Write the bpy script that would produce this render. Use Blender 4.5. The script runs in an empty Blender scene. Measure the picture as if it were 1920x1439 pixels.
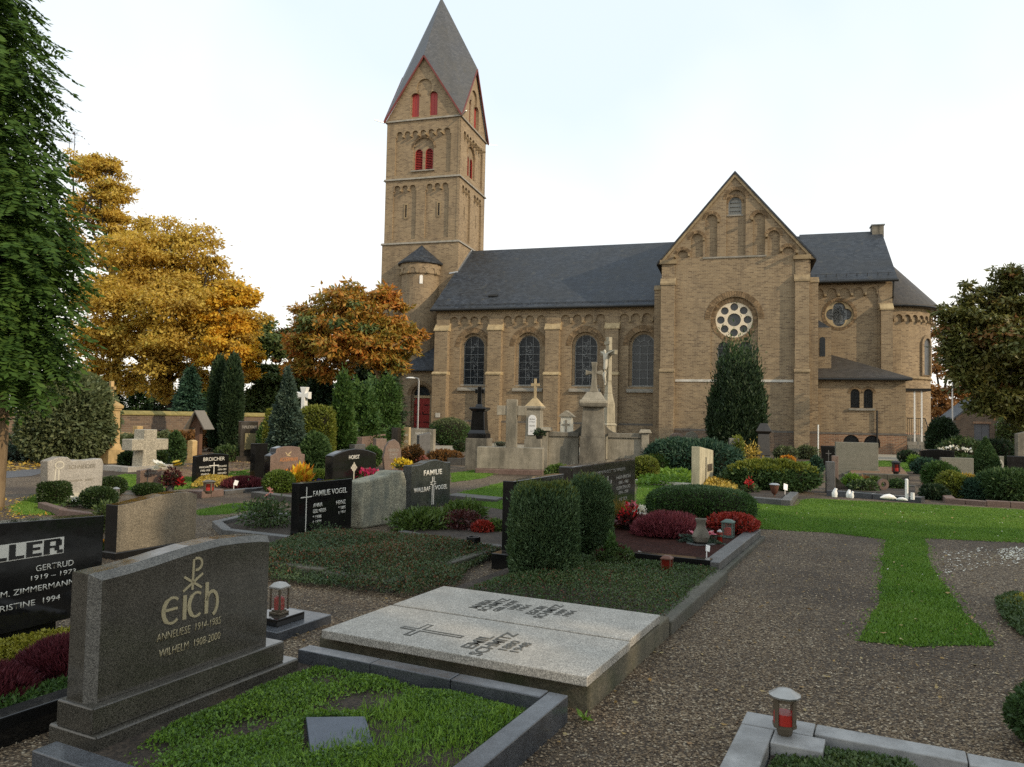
import bpy, bmesh, math, random
import numpy as np
from math import sin, cos, pi, radians, atan, sqrt
from mathutils import Vector, Matrix
from mathutils.geometry import tessellate_polygon

random.seed(7)
RNG = np.random.default_rng(11)
SC = bpy.context.scene
COL = SC.collection

# ------------------------------------------------------------------ camera, light, exposure
FPX, CX, CY, EYE = 1440.0, 960.0, 719.5, 1.65
PITCH, ROLL = atan(63.5 / 1440), radians(1.15)
camd = bpy.data.cameras.new('camera')
camd.sensor_fit = 'HORIZONTAL'; camd.sensor_width = 36.0; camd.lens = FPX * 36.0 / 1920.0
camd.clip_start = 0.05; camd.clip_end = 1200
cam = bpy.data.objects.new('camera', camd); COL.objects.link(cam)
CAM_M = Matrix.Rotation(pi / 2 + PITCH, 4, 'X') @ Matrix.Rotation(ROLL, 4, 'Z')
cam.matrix_world = Matrix.Translation((0, 0, EYE)) @ CAM_M
SC.camera = cam
SC.cycles.use_denoising = False      # keep the fine grain of brick, gravel and leaves
R3 = np.array(CAM_M.to_3x3())
CAMP = np.array([0, 0, EYE])

SUN_EL, SUN_AZ = radians(24), math.atan2(0.80, -0.60)       # azimuth measured from +Y towards +X
w = bpy.data.worlds.new('World'); SC.world = w; w.use_nodes = True
nt = w.node_tree; nt.nodes.clear()
wo = nt.nodes.new('ShaderNodeOutputWorld'); bg = nt.nodes.new('ShaderNodeBackground')
sky = nt.nodes.new('ShaderNodeTexSky'); sky.sky_type = 'NISHITA'; sky.sun_disc = False
sky.sun_elevation = SUN_EL; sky.sun_rotation = SUN_AZ
# a thin even veil of high cloud whitens the whole sky
mixn = nt.nodes.new('ShaderNodeMix'); mixn.data_type = 'RGBA'; mixn.inputs['Factor'].default_value = 0.84
tcw = nt.nodes.new('ShaderNodeTexCoord'); nzw = nt.nodes.new('ShaderNodeTexNoise')
nzw.inputs['Scale'].default_value = 1.6; nzw.inputs['Detail'].default_value = 4
rmw = nt.nodes.new('ShaderNodeValToRGB')
rmw.color_ramp.elements[0].position = 0.52; rmw.color_ramp.elements[1].position = 1.0
rmw.color_ramp.elements[0].color = (10.7, 10.15, 9.25, 1); rmw.color_ramp.elements[1].color = (7.0, 7.9, 8.6, 1)
sxw = nt.nodes.new('ShaderNodeSeparateXYZ'); maw = nt.nodes.new('ShaderNodeMath'); maw.operation = 'MULTIPLY_ADD'; maw.inputs[1].default_value = 0.8
nt.links.new(tcw.outputs['Generated'], sxw.inputs[0]); nt.links.new(sxw.outputs['Z'], maw.inputs[0]); nt.links.new(nzw.outputs['Fac'], maw.inputs[2])
nt.links.new(tcw.outputs['Generated'], nzw.inputs['Vector']); nt.links.new(maw.outputs[0], rmw.inputs['Fac'])
nt.links.new(sky.outputs[0], mixn.inputs['A']); nt.links.new(rmw.outputs[0], mixn.inputs['B'])
nt.links.new(mixn.outputs['Result'], bg.inputs['Color']); bg.inputs['Strength'].default_value = 0.127
nt.links.new(bg.outputs[0], wo.inputs['Surface'])
sund = bpy.data.lights.new('sun', 'SUN'); sund.energy = 2.7; sund.angle = radians(0.6); sund.color = (1.0, 0.80, 0.56)
sun = bpy.data.objects.new('sun', sund); COL.objects.link(sun)
sdir = Vector((sin(SUN_AZ) * cos(SUN_EL), cos(SUN_AZ) * cos(SUN_EL), sin(SUN_EL)))
sun.rotation_euler = sdir.to_track_quat('Z', 'Y').to_euler()
sun.location = sdir * 80
vs = SC.view_settings
vs.view_transform = 'Standard'; vs.look = 'None'; vs.exposure = 0.14; vs.gamma = 1.0; vs.use_curve_mapping = False
SC.cycles.max_bounces = 6; SC.cycles.transparent_max_bounces = 6

# ------------------------------------------------------------------ measuring helpers
def ray(x, y): return R3 @ np.array([(x - CX) / FPX, -(y - CY) / FPX, -1.0])
def G(x, y, z=0.0):
    d = ray(x, y); return CAMP + d * ((z - EYE) / d[2])
def AT(x, y, Y):
    d = ray(x, y); return CAMP + d * (Y / d[1])
def scale_at(P): return FPX / -(R3.T @ (np.asarray(P, float) - CAMP))[2]
def reach_x(P, dr, x):
    a = R3.T @ (np.asarray(P, float) - CAMP); b = R3.T @ np.asarray(dr, float); k = (x - CX) / FPX
    return -(a[0] + k * a[2]) / (b[0] + k * b[2])
def reach_y(P, dr, y):
    a = R3.T @ (np.asarray(P, float) - CAMP); b = R3.T @ np.asarray(dr, float); k = -(y - CY) / FPX
    return -(a[1] + k * a[2]) / (b[1] + k * b[2])
FB = radians(26.33)
D1 = np.array([sin(FB), cos(FB), 0]); E1 = np.array([cos(FB), -sin(FB), 0])
FAM = pi / 2 - FB                    # stones of the grave rows: face towards the right, x along D1
def ST(s, t, z=0.0): return D1 * s + E1 * t + np.array([0, 0, z])

# ------------------------------------------------------------------ object helpers
def tag(o, label=None, cat=None, group=None, kind=None):
    if label: o['label'] = label
    if cat: o['category'] = cat
    if group: o['group'] = group
    if kind: o['kind'] = kind
    return o
def empty(name, loc, rz=0.0, label=None, cat=None, group=None):
    o = bpy.data.objects.new(name, None); COL.objects.link(o)
    o.location = tuple(float(c) for c in loc); o.rotation_euler = (0, 0, rz); o.empty_display_size = 0.1
    return tag(o, label, cat, group)
def link_mesh(name, me, parent=None, loc=None, rz=0.0):
    o = bpy.data.objects.new(name, me); COL.objects.link(o)
    if parent: o.parent = parent
    if loc is not None: o.location = tuple(float(c) for c in loc)
    if rz: o.rotation_euler = (0, 0, rz)
    return o
def box_uv(me):
    n = len(me.loops)
    if not n: return
    uv = me.uv_layers.new(name='UVMap')
    co = np.empty(len(me.vertices) * 3); me.vertices.foreach_get('co', co); co = co.reshape(-1, 3)
    vi = np.empty(n, int); me.loops.foreach_get('vertex_index', vi)
    pn = np.empty(len(me.polygons) * 3); me.polygons.foreach_get('normal', pn); pn = pn.reshape(-1, 3)
    lt = np.empty(len(me.polygons), int); me.polygons.foreach_get('loop_total', lt)
    nn = np.repeat(pn, lt, axis=0); p = co[vi]
    h = np.hypot(nn[:, 0], nn[:, 1]) + 1e-9
    tx, ty = -nn[:, 1] / h, nn[:, 0] / h
    flat = np.abs(nn[:, 2]) > 0.93
    sl = np.sqrt(np.clip(1 - nn[:, 2] ** 2, 0.05, 1))
    u = np.where(flat, p[:, 0], p[:, 0] * tx + p[:, 1] * ty)
    v = np.where(flat, p[:, 1], p[:, 2] / sl)
    out = np.empty((n, 2)); out[:, 0] = u; out[:, 1] = v
    uv.data.foreach_set('uv', out.ravel())

class MB:
    def __init__(s): s.v = []; s.f = []
    def add(s, V, F):
        o = len(s.v); s.v += [tuple(map(float, p)) for p in V]; s.f += [tuple(i + o for i in f) for f in F]; return s
    def box(s, x0, x1, y0, y1, z0, z1):
        return s.add([(x0, y0, z0), (x1, y0, z0), (x1, y1, z0), (x0, y1, z0), (x0, y0, z1), (x1, y0, z1), (x1, y1, z1), (x0, y1, z1)],
                     [(0, 3, 2, 1), (4, 5, 6, 7), (0, 1, 5, 4), (1, 2, 6, 5), (2, 3, 7, 6), (3, 0, 4, 7)])
    def frustum(s, x0, x1, y0, y1, z0, z1, i, j=None):
        j = i if j is None else j
        return s.add([(x0, y0, z0), (x1, y0, z0), (x1, y1, z0), (x0, y1, z0), (x0 + i, y0 + j, z1), (x1 - i, y0 + j, z1), (x1 - i, y1 - j, z1), (x0 + i, y1 - j, z1)],
                     [(0, 3, 2, 1), (4, 5, 6, 7), (0, 1, 5, 4), (1, 2, 6, 5), (2, 3, 7, 6), (3, 0, 4, 7)])
    def slab(s, outer, holes=(), y0=0.0, y1=0.1, mp=None, back=True):
        mp = mp or (lambda a, b, t: (a, t, b))
        loops = [list(outer)] + [list(h) for h in holes]
        flat = [p for l in loops for p in l]; n = len(flat)
        V = [mp(a, b, y0) for a, b in flat] + [mp(a, b, y1) for a, b in flat]
        F = []
        if holes:
            for t in tessellate_polygon([[Vector((a, b, 0)) for a, b in l] for l in loops]):
                F.append(tuple(t))
                if back: F.append(tuple(n + i for i in reversed(t)))
        else:
            F.append(tuple(range(n)))
            if back: F.append(tuple(n + i for i in reversed(range(n))))
        k = 0
        for l in loops:
            m = len(l)
            for i in range(m):
                j = (i + 1) % m; F.append((k + i, k + j, n + k + j, n + k + i))
            k += m
        return s.add(V, F)
    def tube(s, pts, rad, n=8):
        pts = [Vector(p) for p in pts]
        if not hasattr(rad, '__len__'): rad = [rad] * len(pts)
        V = []; F = []
        for i, p in enumerate(pts):
            d = (pts[min(i + 1, len(pts) - 1)] - pts[max(i - 1, 0)]).normalized()
            a = d.cross(Vector((0.31, 0.95, 0.05))); a = a.normalized() if a.length > 1e-3 else Vector((1, 0, 0)); b = d.cross(a)
            for k in range(n):
                q = p + (a * cos(2 * pi * k / n) + b * sin(2 * pi * k / n)) * rad[i]; V.append(q)
        m = len(pts)
        for i in range(m - 1):
            for k in range(n):
                F.append((i * n + k, i * n + (k + 1) % n, (i + 1) * n + (k + 1) % n, (i + 1) * n + k))
        F.append(tuple(reversed(range(n)))); F.append(tuple((m - 1) * n + k for k in range(n)))
        return s.add(V, F)
    def lathe(s, prof, n=16, cx=0, cy=0, sx=1.0, sy=1.0, rot=0.0):
        V = []; F = []; m = len(prof)
        for r, z in prof:
            for k in range(n):
                a = 2 * pi * k / n + rot; V.append((cx + r * sx * cos(a), cy + r * sy * sin(a), z))
        for i in range(m - 1):
            for k in range(n): F.append((i * n + k, i * n + (k + 1) % n, (i + 1) * n + (k + 1) % n, (i + 1) * n + k))
        F.append(tuple(reversed(range(n)))); F.append(tuple((m - 1) * n + k for k in range(n)))
        return s.add(V, F)
    def ribbon(s, pts, wd, y0, y1):
        # flat stroke in the x-z plane
        P = [Vector((a, b)) for a, b in pts]; wds = wd if hasattr(wd, '__len__') else [wd] * len(P)
        L = []; Rr = []
        for i, p in enumerate(P):
            d = (P[min(i + 1, len(P) - 1)] - P[max(i - 1, 0)]).normalized(); nrm = Vector((-d.y, d.x)) * wds[i] / 2
            L.append(p + nrm); Rr.append(p - nrm)
        for i in range(len(P) - 1):
            q = [L[i], L[i + 1], Rr[i + 1], Rr[i]]
            s.slab([(c.x, c.y) for c in q], (), y0, y1)
        return s
    def obj(s, name, mat, parent=None, loc=None, rz=0.0, smooth=False, bevel=0.0, seg=2, uv=True):
        me = bpy.data.meshes.new(name); me.from_pydata(s.v, [], s.f); me.update()
        bm = bmesh.new(); bm.from_mesh(me); bmesh.ops.recalc_face_normals(bm, faces=bm.faces); bm.to_mesh(me); bm.free()
        me.materials.append(mat)
        if uv: box_uv(me)
        if smooth:
            me.polygons.foreach_set('use_smooth', [True] * len(me.polygons))
            try: me.set_sharp_from_angle(angle=radians(38))
            except Exception: pass
        o = link_mesh(name, me, parent, loc, rz)
        if bevel:
            b = o.modifiers.new('bevel', 'BEVEL'); b.width = bevel; b.segments = seg; b.limit_method = 'ANGLE'; b.angle_limit = radians(35)
        return o

def np_mesh(name, V, F, mats, parent=None, loc=None, midx=None):
    V = np.asarray(V, np.float32); F = np.asarray(F, np.int32); k = F.shape[1]
    me = bpy.data.meshes.new(name)
    me.vertices.add(len(V)); me.vertices.foreach_set('co', V.ravel())
    me.loops.add(F.size); me.loops.foreach_set('vertex_index', F.ravel())
    me.polygons.add(len(F)); me.polygons.foreach_set('loop_start', np.arange(0, F.size, k, dtype=np.int32))
    me.polygons.foreach_set('loop_total', np.full(len(F), k, np.int32))
    for m in mats: me.materials.append(m)
    if midx is not None: me.polygons.foreach_set('material_index', np.asarray(midx, np.int32))
    me.update(calc_edges=True)
    return link_mesh(name, me, parent, loc)

def arch(cx, hw, z0, zs, n=12, rise=None):
    rise = hw if rise is None else rise
    return [(cx - hw, z0)] + [(cx - hw * cos(pi * i / n), zs + rise * sin(pi * i / n)) for i in range(n + 1)] + [(cx + hw, z0)]
def circ(cx, cz, r, n=28, a0=0.0): return [(cx + r * cos(a0 + 2 * pi * i / n), cz + r * sin(a0 + 2 * pi * i / n)) for i in range(n)]

# ------------------------------------------------------------------ materials
class NT:
    def __init__(s, name):
        s.m = bpy.data.materials.new(name); s.m.use_nodes = True; s.t = s.m.node_tree
        s.b = s.t.nodes['Principled BSDF']; s.out = s.t.nodes['Material Output']
        s.tc = s.t.nodes.new('ShaderNodeTexCoord')
    def n(s, typ, **kw):
        o = s.t.nodes.new(typ)
        for k, v in kw.items():
            if k in o.inputs: o.inputs[k].default_value = v
            else: setattr(o, k, v)
        return o
    def l(s, a, b): s.t.links.new(a, b)
    def mapped(s, coord='Object', sc=(1, 1, 1)):
        m = s.n('ShaderNodeMapping'); m.inputs['Scale'].default_value = sc; s.l(s.tc.outputs[coord], m.inputs['Vector']); return m.outputs[0]
    def noise(s, scale, detail=3, coord='Object', sc=(1, 1, 1), rough=0.55):
        x = s.n('ShaderNodeTexNoise', Scale=scale, Detail=detail, Roughness=rough); s.l(s.mapped(coord, sc), x.inputs['Vector']); return x.outputs['Fac']
    def ramp(s, fac, stops):
        r = s.n('ShaderNodeValToRGB'); e = r.color_ramp.elements
        while len(e) < len(stops): e.new(0.5)
        for i, (p, c) in enumerate(stops):
            e[i].position = p; e[i].color = (c[0], c[1], c[2], 1) if hasattr(c, '__len__') else (c, c, c, 1)
        s.l(fac, r.inputs['Fac']); return r.outputs['Color']
    def mix(s, fac, a, b, mode='MIX'):
        m = s.n('ShaderNodeMix', data_type='RGBA', blend_type=mode)
        for sock, val in (('Factor', fac), ('A', a), ('B', b)):
            i = m.inputs[sock]
            if isinstance(val, bpy.types.NodeSocket): s.l(val, i)
            elif hasattr(val, '__len__'): i.default_value = (val[0], val[1], val[2], 1)
            else: i.default_value = val
        return m.outputs['Result']
    def bump(s, hgt, strength=0.3, dist=0.01, prev=None):
        b = s.n('ShaderNodeBump', Strength=strength, Distance=dist); s.l(hgt, b.inputs['Height'])
        if prev is not None: s.l(prev, b.inputs['Normal'])
        return b.outputs[0]
    def fin(s, col, rough=0.8, nrm=None, spec=0.5):
        if isinstance(col, bpy.types.NodeSocket): s.l(col, s.b.inputs['Base Color'])
        else: s.b.inputs['Base Color'].default_value = (*col, 1)
        if isinstance(rough, bpy.types.NodeSocket): s.l(rough, s.b.inputs['Roughness'])
        else: s.b.inputs['Roughness'].default_value = rough
        s.b.inputs['Specular IOR Level'].default_value = spec
        if nrm is not None: s.l(nrm, s.b.inputs['Normal'])
        return s.m

def flat_mat(name, c, rough=0.6, metal=0.0, var=0.12, spec=0.5):
    t = NT(name); f = t.noise(9, 4)
    col = t.mix(f, tuple(x * (1 - var * 1.6) for x in c), tuple(min(1, x * (1 + var)) for x in c))
    t.b.inputs['Metallic'].default_value = metal
    return t.fin(col, rough, t.bump(t.noise(60, 2), 0.12, 0.004), spec)

def stone_mat(name, c1, c2, rough=0.8, speck=0.0, speck_sc=260, bump=0.25, stain=None, stain_amt=0.6, stain_sc=2.2, streak=False, spec=0.5, pat=5):
    t = NT(name)
    col = t.mix(t.ramp(t.noise(pat, 6), [(0.32, 0), (0.68, 1)]), c1, c2)
    if speck:
        v = t.n('ShaderNodeTexVoronoi', Scale=speck_sc); t.l(t.mapped(), v.inputs['Vector'])
        sp = t.n('ShaderNodeSeparateColor'); t.l(v.outputs['Color'], sp.inputs[0])
        col = t.mix(speck, col, t.ramp(sp.outputs[0], [(0.0, 0.0), (0.45, 0.32), (1.0, 1.0)]), 'OVERLAY')
    if stain:
        f = t.ramp(t.noise(stain_sc, 7, sc=(1, 1, 0.25) if streak else (1, 1, 1), rough=0.68), [(0.45, 0), (0.66, stain_amt)])
        col = t.mix(f, col, stain)
    nb = t.bump(t.noise(38, 6), bump, 0.012)
    rr = t.ramp(t.noise(14, 5), [(0.3, max(0.03, rough - 0.07)), (0.7, min(1, rough + 0.07))])
    return t.fin(col, rr, nb, spec)

def brick_mat(name, ca, cb, mort, dark, bw=0.27, bh=0.09, grime=(0.07, 0.055, 0.045)):
    t = NT(name)
    br = t.n('ShaderNodeTexBrick', Scale=1.0, offset=0.5)
    br.inputs['Mortar Size'].default_value = 0.013; br.inputs['Brick Width'].default_value = bw; br.inputs['Row Height'].default_value = bh
    br.inputs['Bias'].default_value = -0.1; br.inputs['Mortar Smooth'].default_value = 0.3
    t.l(t.tc.outputs['UV'], br.inputs['Vector'])
    br.inputs['Color1'].default_value = (*ca, 1); br.inputs['Color2'].default_value = (*cb, 1); br.inputs['Mortar'].default_value = (*mort, 1)
    # bricks burnt darker here and there, one tone per brick
    cell = t.n('ShaderNodeTexBrick', Scale=1.0, offset=0.5)
    cell.inputs['Mortar Size'].default_value = 0.0; cell.inputs['Brick Width'].default_value = bw; cell.inputs['Row Height'].default_value = bh
    cell.inputs['Color1'].default_value = (0, 0, 0, 1); cell.inputs['Color2'].default_value = (1, 1, 1, 1); t.l(t.tc.outputs['UV'], cell.inputs['Vector'])
    col = t.mix(t.ramp(cell.outputs['Color'], [(0.66, 0), (0.95, 0.42)]), br.outputs['Color'], dark)
    col = t.mix(t.ramp(cell.outputs['Color'], [(0.03, 0.35), (0.14, 0)]), col, tuple(min(1, x * 1.45) for x in ca))
    col = t.mix(br.outputs['Fac'], col, mort)
    pat = t.ramp(t.noise(0.55, 6, rough=0.6), [(0.36, 0.0), (0.7, 0.4)])
    col = t.mix(pat, col, tuple(x * 0.62 for x in ca))
    col = t.mix(t.ramp(t.noise(1.3, 7, sc=(1, 1, 0.22), rough=0.7), [(0.52, 0), (0.74, 0.55)]), col, grime)
    col = t.mix(t.ramp(t.noise(3.1, 5), [(0.66, 0), (0.74, 0.3)]), col, tuple(min(1, x * 1.5) for x in ca))
    nb = t.bump(br.outputs['Fac'], -0.5, 0.012); nb = t.bump(t.noise(24, 4), 0.35, 0.02, nb)
    return t.fin(col, 0.9, nb, 0.25)

def slate_mat(name, c1, c2, rough=0.5):
    t = NT(name)
    br = t.n('ShaderNodeTexBrick', Scale=1.0, offset=0.5); t.l(t.tc.outputs['UV'], br.inputs['Vector'])
    br.inputs['Mortar Size'].default_value = 0.006; br.inputs['Brick Width'].default_value = 0.24; br.inputs['Row Height'].default_value = 0.17; br.inputs['Bias'].default_value = 0.0
    br.inputs['Color1'].default_value = (*c1, 1); br.inputs['Color2'].default_value = (*c2, 1); br.inputs['Mortar'].default_value = (c1[0] * .4, c1[1] * .4, c1[2] * .4, 1)
    col = t.mix(t.ramp(t.noise(0.5, 6), [(0.35, 0), (0.7, 0.6)]), br.outputs['Color'], (c1[0] * 1.25 + .01, c1[1] * 1.15 + .006, c1[2] * 0.95))
    col = t.mix(t.ramp(t.noise(2.4, 6, sc=(1, 1, .3)), [(0.58, 0), (0.75, 0.5)]), col, (0.085, 0.08, 0.06))
    rr = t.ramp(br.outputs['Color'], [(c1[0], rough - .05), (c2[0] + .03, rough + 0.12)])
    nb = t.bump(br.outputs['Fac'], -0.6, 0.012); nb = t.bump(t.noise(3, 5), 0.25, 0.05, nb)
    return t.fin(col, rr, nb, 0.3)

def leaf_mat(name, stops, rough=0.5, trans=0.25, clump=0.55, csc=1.4, spec=0.35):
    """per-leaf tint plus clump-sized drift of hue"""
    t = NT(name)
    g = t.n('ShaderNodeNewGeometry')
    m = t.n('ShaderNodeMath', operation='MULTIPLY_ADD'); t.l(g.outputs['Random Per Island'], m.inputs[0]); m.inputs[1].default_value = 1 - clump
    k = t.n('ShaderNodeMath', operation='MULTIPLY_ADD'); t.l(t.noise(csc, 3), k.inputs[0]); k.inputs[1].default_value = clump * 1.9; k.inputs[2].default_value = -clump * 0.45
    t.l(k.outputs[0], m.inputs[2])
    n = len(stops); col = t.ramp(m.outputs[0], [(i / max(1, n - 1), c) for i, c in enumerate(stops)])
    t.fin(col, rough, None, spec)
    if trans:
        tr = t.n('ShaderNodeBsdfTranslucent'); t.l(t.mix(1.0, col, (1.25, 1.15, 0.7), 'MULTIPLY'), tr.inputs['Color'])
        mx = t.n('ShaderNodeMixShader', Fac=trans); t.l(t.b.outputs[0], mx.inputs[1]); t.l(tr.outputs[0], mx.inputs[2]); t.l(mx.outputs[0], t.out.inputs['Surface'])
    return t.m

def glass_mat(name, c, rough=0.12, bumpy=0.2):
    t = NT(name); col = t.mix(t.noise(5, 3), tuple(x * .6 for x in c), tuple(x * 1.5 for x in c))
    return t.fin(col, rough, t.bump(t.noise(9, 2), bumpy, 0.02), 0.6 if rough < .2 else 0.3)

M = {}
M['brick'] = brick_mat('church_brick', (0.29, 0.213, 0.127), (0.205, 0.146, 0.09), (0.33, 0.27, 0.178), (0.075, 0.048, 0.033))
M['brick_red'] = brick_mat('red_brick', (0.30, 0.165, 0.095), (0.22, 0.115, 0.07), (0.34, 0.28, 0.20), (0.08, 0.05, 0.04))
M['brick_dark'] = brick_mat('weathered_brick', (0.17, 0.115, 0.075), (0.12, 0.08, 0.058), (0.20, 0.17, 0.13), (0.05, 0.04, 0.033))
M['slate'] = slate_mat('slate', (0.018, 0.023, 0.031), (0.052, 0.062, 0.076), 0.55)
M['slate_brown'] = slate_mat('brown_slate', (0.04, 0.037, 0.034), (0.066, 0.06, 0.054), 0.6)
M['slate_light'] = slate_mat('spire_slate', (0.058, 0.063, 0.07), (0.092, 0.097, 0.105), 0.5)
M['sandstone'] = stone_mat('sandstone', (0.38, 0.29, 0.16), (0.5, 0.395, 0.23), 0.9, stain=(0.2, 0.16, 0.10), stain_amt=0.5, spec=0.2)
M['trim'] = stone_mat('buff_trim_stone', (0.25, 0.188, 0.108), (0.34, 0.262, 0.155), 0.9, stain=(0.14, 0.11, 0.075), stain_amt=0.6, spec=0.2)
M['concrete_pale'] = stone_mat('weathered_pale_stone', (0.31, 0.275, 0.195), (0.43, 0.385, 0.28), 0.9, stain=(0.12, 0.11, 0.08), stain_amt=0.75, streak=True, spec=0.2)
M['monument'] = stone_mat('monument_sandstone', (0.42, 0.29, 0.13), (0.55, 0.39, 0.19), 0.9, stain=(0.19, 0.15, 0.07), stain_amt=0.7, streak=True, spec=0.2)
M['concrete'] = stone_mat('weathered_concrete', (0.25, 0.225, 0.17), (0.34, 0.305, 0.235), 0.9, speck=0.15, speck_sc=90, stain=(0.085, 0.08, 0.062), stain_amt=0.75, streak=True, spec=0.2)
M['concrete_dark'] = stone_mat('dark_concrete', (0.15, 0.135, 0.105), (0.25, 0.225, 0.175), 0.9, speck=0.15, speck_sc=90, stain=(0.055, 0.052, 0.043), stain_amt=0.8, streak=True, spec=0.2)
M['pale_stone'] = stone_mat('pale_limestone', (0.48, 0.45, 0.36), (0.6, 0.57, 0.47), 0.85, stain=(0.25, 0.23, 0.17), stain_amt=0.5, streak=True, spec=0.2)
M['cream_stone'] = stone_mat('cream_stone', (0.40, 0.36, 0.24), (0.5, 0.45, 0.31), 0.85, stain=(0.2, 0.18, 0.12), stain_amt=0.6, streak=True, stain_sc=6)
M['white'] = flat_mat('white_paint', (0.78, 0.77, 0.72), 0.5, var=0.06)
M['sill'] = stone_mat('grey_sill', (0.22, 0.2, 0.165), (0.3, 0.275, 0.225), 0.8, stain=(0.11, 0.12, 0.09), stain_amt=0.5)
M['lightband'] = stone_mat('light_band', (0.5, 0.48, 0.42), (0.6, 0.57, 0.5), 0.7, stain=(0.3, 0.28, 0.22))
M['plinth'] = stone_mat('dark_basalt_course', (0.075, 0.065, 0.052), (0.12, 0.105, 0.085), 0.85)
M['granite_eich'] = stone_mat('polished_brown_granite', (0.058, 0.053, 0.042), (0.085, 0.077, 0.062), 0.16, speck=0.75, speck_sc=330, bump=0.02)
M['granite_eich_rough'] = stone_mat('sawn_brown_granite', (0.10, 0.094, 0.08), (0.145, 0.136, 0.115), 0.6, speck=0.7, speck_sc=300, bump=0.1)
M['granite_kerb'] = stone_mat('polished_blue_grey_granite', (0.05, 0.054, 0.06), (0.085, 0.09, 0.098), 0.25, speck=0.55, speck_sc=300, bump=0.03)
M['granite_black'] = stone_mat('polished_black_granite', (0.008, 0.008, 0.008), (0.014, 0.0135, 0.013), 0.09, speck=0.2, speck_sc=400, bump=0.008, pat=3)
M['granite_brown'] = stone_mat('polished_dark_brown_granite', (0.026, 0.022, 0.017), (0.043, 0.037, 0.03), 0.14, speck=0.4, speck_sc=300, bump=0.01)
M['granite_vogel'] = stone_mat('speckled_green_black_granite', (0.028, 0.033, 0.03), (0.05, 0.056, 0.052), 0.22, speck=0.9, speck_sc=150, bump=0.02)
M['granite_back'] = stone_mat('sawn_buff_granite', (0.15, 0.126, 0.085), (0.195, 0.165, 0.115), 0.75, speck=0.55, speck_sc=170, bump=0.15)
M['granite_light'] = stone_mat('light_grey_granite', (0.31, 0.29, 0.25), (0.40, 0.375, 0.325), 0.62, speck=0.5, speck_sc=170, bump=0.15, stain=(0.26, 0.24, 0.2), stain_amt=0.4)
M['granite_cross'] = stone_mat('coarse_grey_granite', (0.31, 0.285, 0.22), (0.40, 0.365, 0.285), 0.8, speck=0.4, speck_sc=55, bump=0.3)
M['granite_red'] = stone_mat('reddish_brown_granite', (0.15, 0.098, 0.072), (0.21, 0.145, 0.108), 0.5, speck=0.5, speck_sc=170, bump=0.06, stain=(0.09, 0.07, 0.055))
M['granite_green'] = stone_mat('greenish_grey_stone', (0.16, 0.155, 0.115), (0.20, 0.19, 0.145), 0.75, speck=0.3, speck_sc=120)
M['granite_grey'] = stone_mat('mid_grey_granite', (0.075, 0.074, 0.07), (0.115, 0.113, 0.107), 0.5, speck=0.5, speck_sc=200)
M['rock'] = stone_mat('rough_gneiss', (0.21, 0.2, 0.145), (0.36, 0.335, 0.235), 0.9, speck=0.4, speck_sc=70, bump=0.9, stain=(0.14, 0.15, 0.12), stain_amt=0.85, streak=True, stain_sc=5)
M['marble'] = stone_mat('grey_veined_marble', (0.22, 0.22, 0.215), (0.33, 0.325, 0.31), 0.5, stain=(0.13, 0.125, 0.115), stain_amt=0.8, stain_sc=4)
M['kerb_old'] = stone_mat('mossy_kerb_stone', (0.07, 0.064, 0.048), (0.115, 0.105, 0.08), 0.9, speck=0.3, speck_sc=110, stain=(0.055, 0.058, 0.035), stain_amt=0.8, bump=0.6)
M['kerb_dark'] = stone_mat('dark_kerb_stone', (0.05, 0.048, 0.043), (0.085, 0.08, 0.07), 0.6, speck=0.3, speck_sc=200, stain=(0.1, 0.09, 0.07), stain_amt=0.5)
M['kerb_red'] = stone_mat('reddish_kerb_stone', (0.12, 0.075, 0.058), (0.17, 0.115, 0.09), 0.8, speck=0.3, speck_sc=110)
M['lichen'] = stone_mat('mossy_boulder', (0.13, 0.12, 0.09), (0.2, 0.19, 0.14), 0.95, bump=1.0, stain=(0.25, 0.29, 0.03), stain_amt=0.95, stain_sc=5)
M['base_tomb'] = stone_mat('tomb_base_stone', (0.085, 0.075, 0.05), (0.15, 0.13, 0.085), 0.9, speck=0.3, speck_sc=110, stain=(0.045, 0.055, 0.02), stain_amt=0.75, bump=0.5)
M['mulch'] = stone_mat('dark_red_mulch', (0.028, 0.010, 0.007), (0.05, 0.019, 0.013), 0.95, speck=0.6, speck_sc=90, bump=0.9, spec=.1)
M['soil'] = stone_mat('dark_soil', (0.03, 0.021, 0.014), (0.06, 0.043, 0.028), 0.95, speck=0.5, speck_sc=70, bump=1.0)
M['red_paint'] = flat_mat('red_paint', (0.31, 0.03, 0.022), 0.55)
M['trim_red'] = flat_mat('red_trim', (0.15, 0.03, 0.022), 0.6)
M['metal_dark'] = flat_mat('dark_metal', (0.035, 0.035, 0.033), 0.45, 0.6)
M['lead'] = flat_mat('lead_grey', (0.2, 0.212, 0.21), 0.5, 0.4)
M['zinc'] = flat_mat('zinc', (0.42, 0.43, 0.43), 0.4, 0.7)
M['silver'] = flat_mat('silver_metal', (0.40, 0.39, 0.365), 0.42, 0.8, var=.3)
M['bronze'] = flat_mat('dull_bronze', (0.17, 0.14, 0.10), 0.45, 0.7)
M['olive_plate'] = flat_mat('olive_bronze_plate', (0.19, 0.165, 0.075), 0.6)
M['bronze_green'] = flat_mat('green_bronze', (0.10, 0.15, 0.13), 0.6, 0.4)
M['bronze_red'] = flat_mat('red_brown_bronze', (0.16, 0.075, 0.05), 0.5, 0.5)
M['gold_letters'] = flat_mat('pale_gold_letters', (0.42, 0.36, 0.22), 0.45, 0.2)
M['white_letters'] = flat_mat('white_letters', (0.68, 0.66, 0.58), 0.6, var=0.08)
M['grey_letters'] = flat_mat('grey_letters', (0.33, 0.31, 0.27), 0.6, var=0.08)
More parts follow.
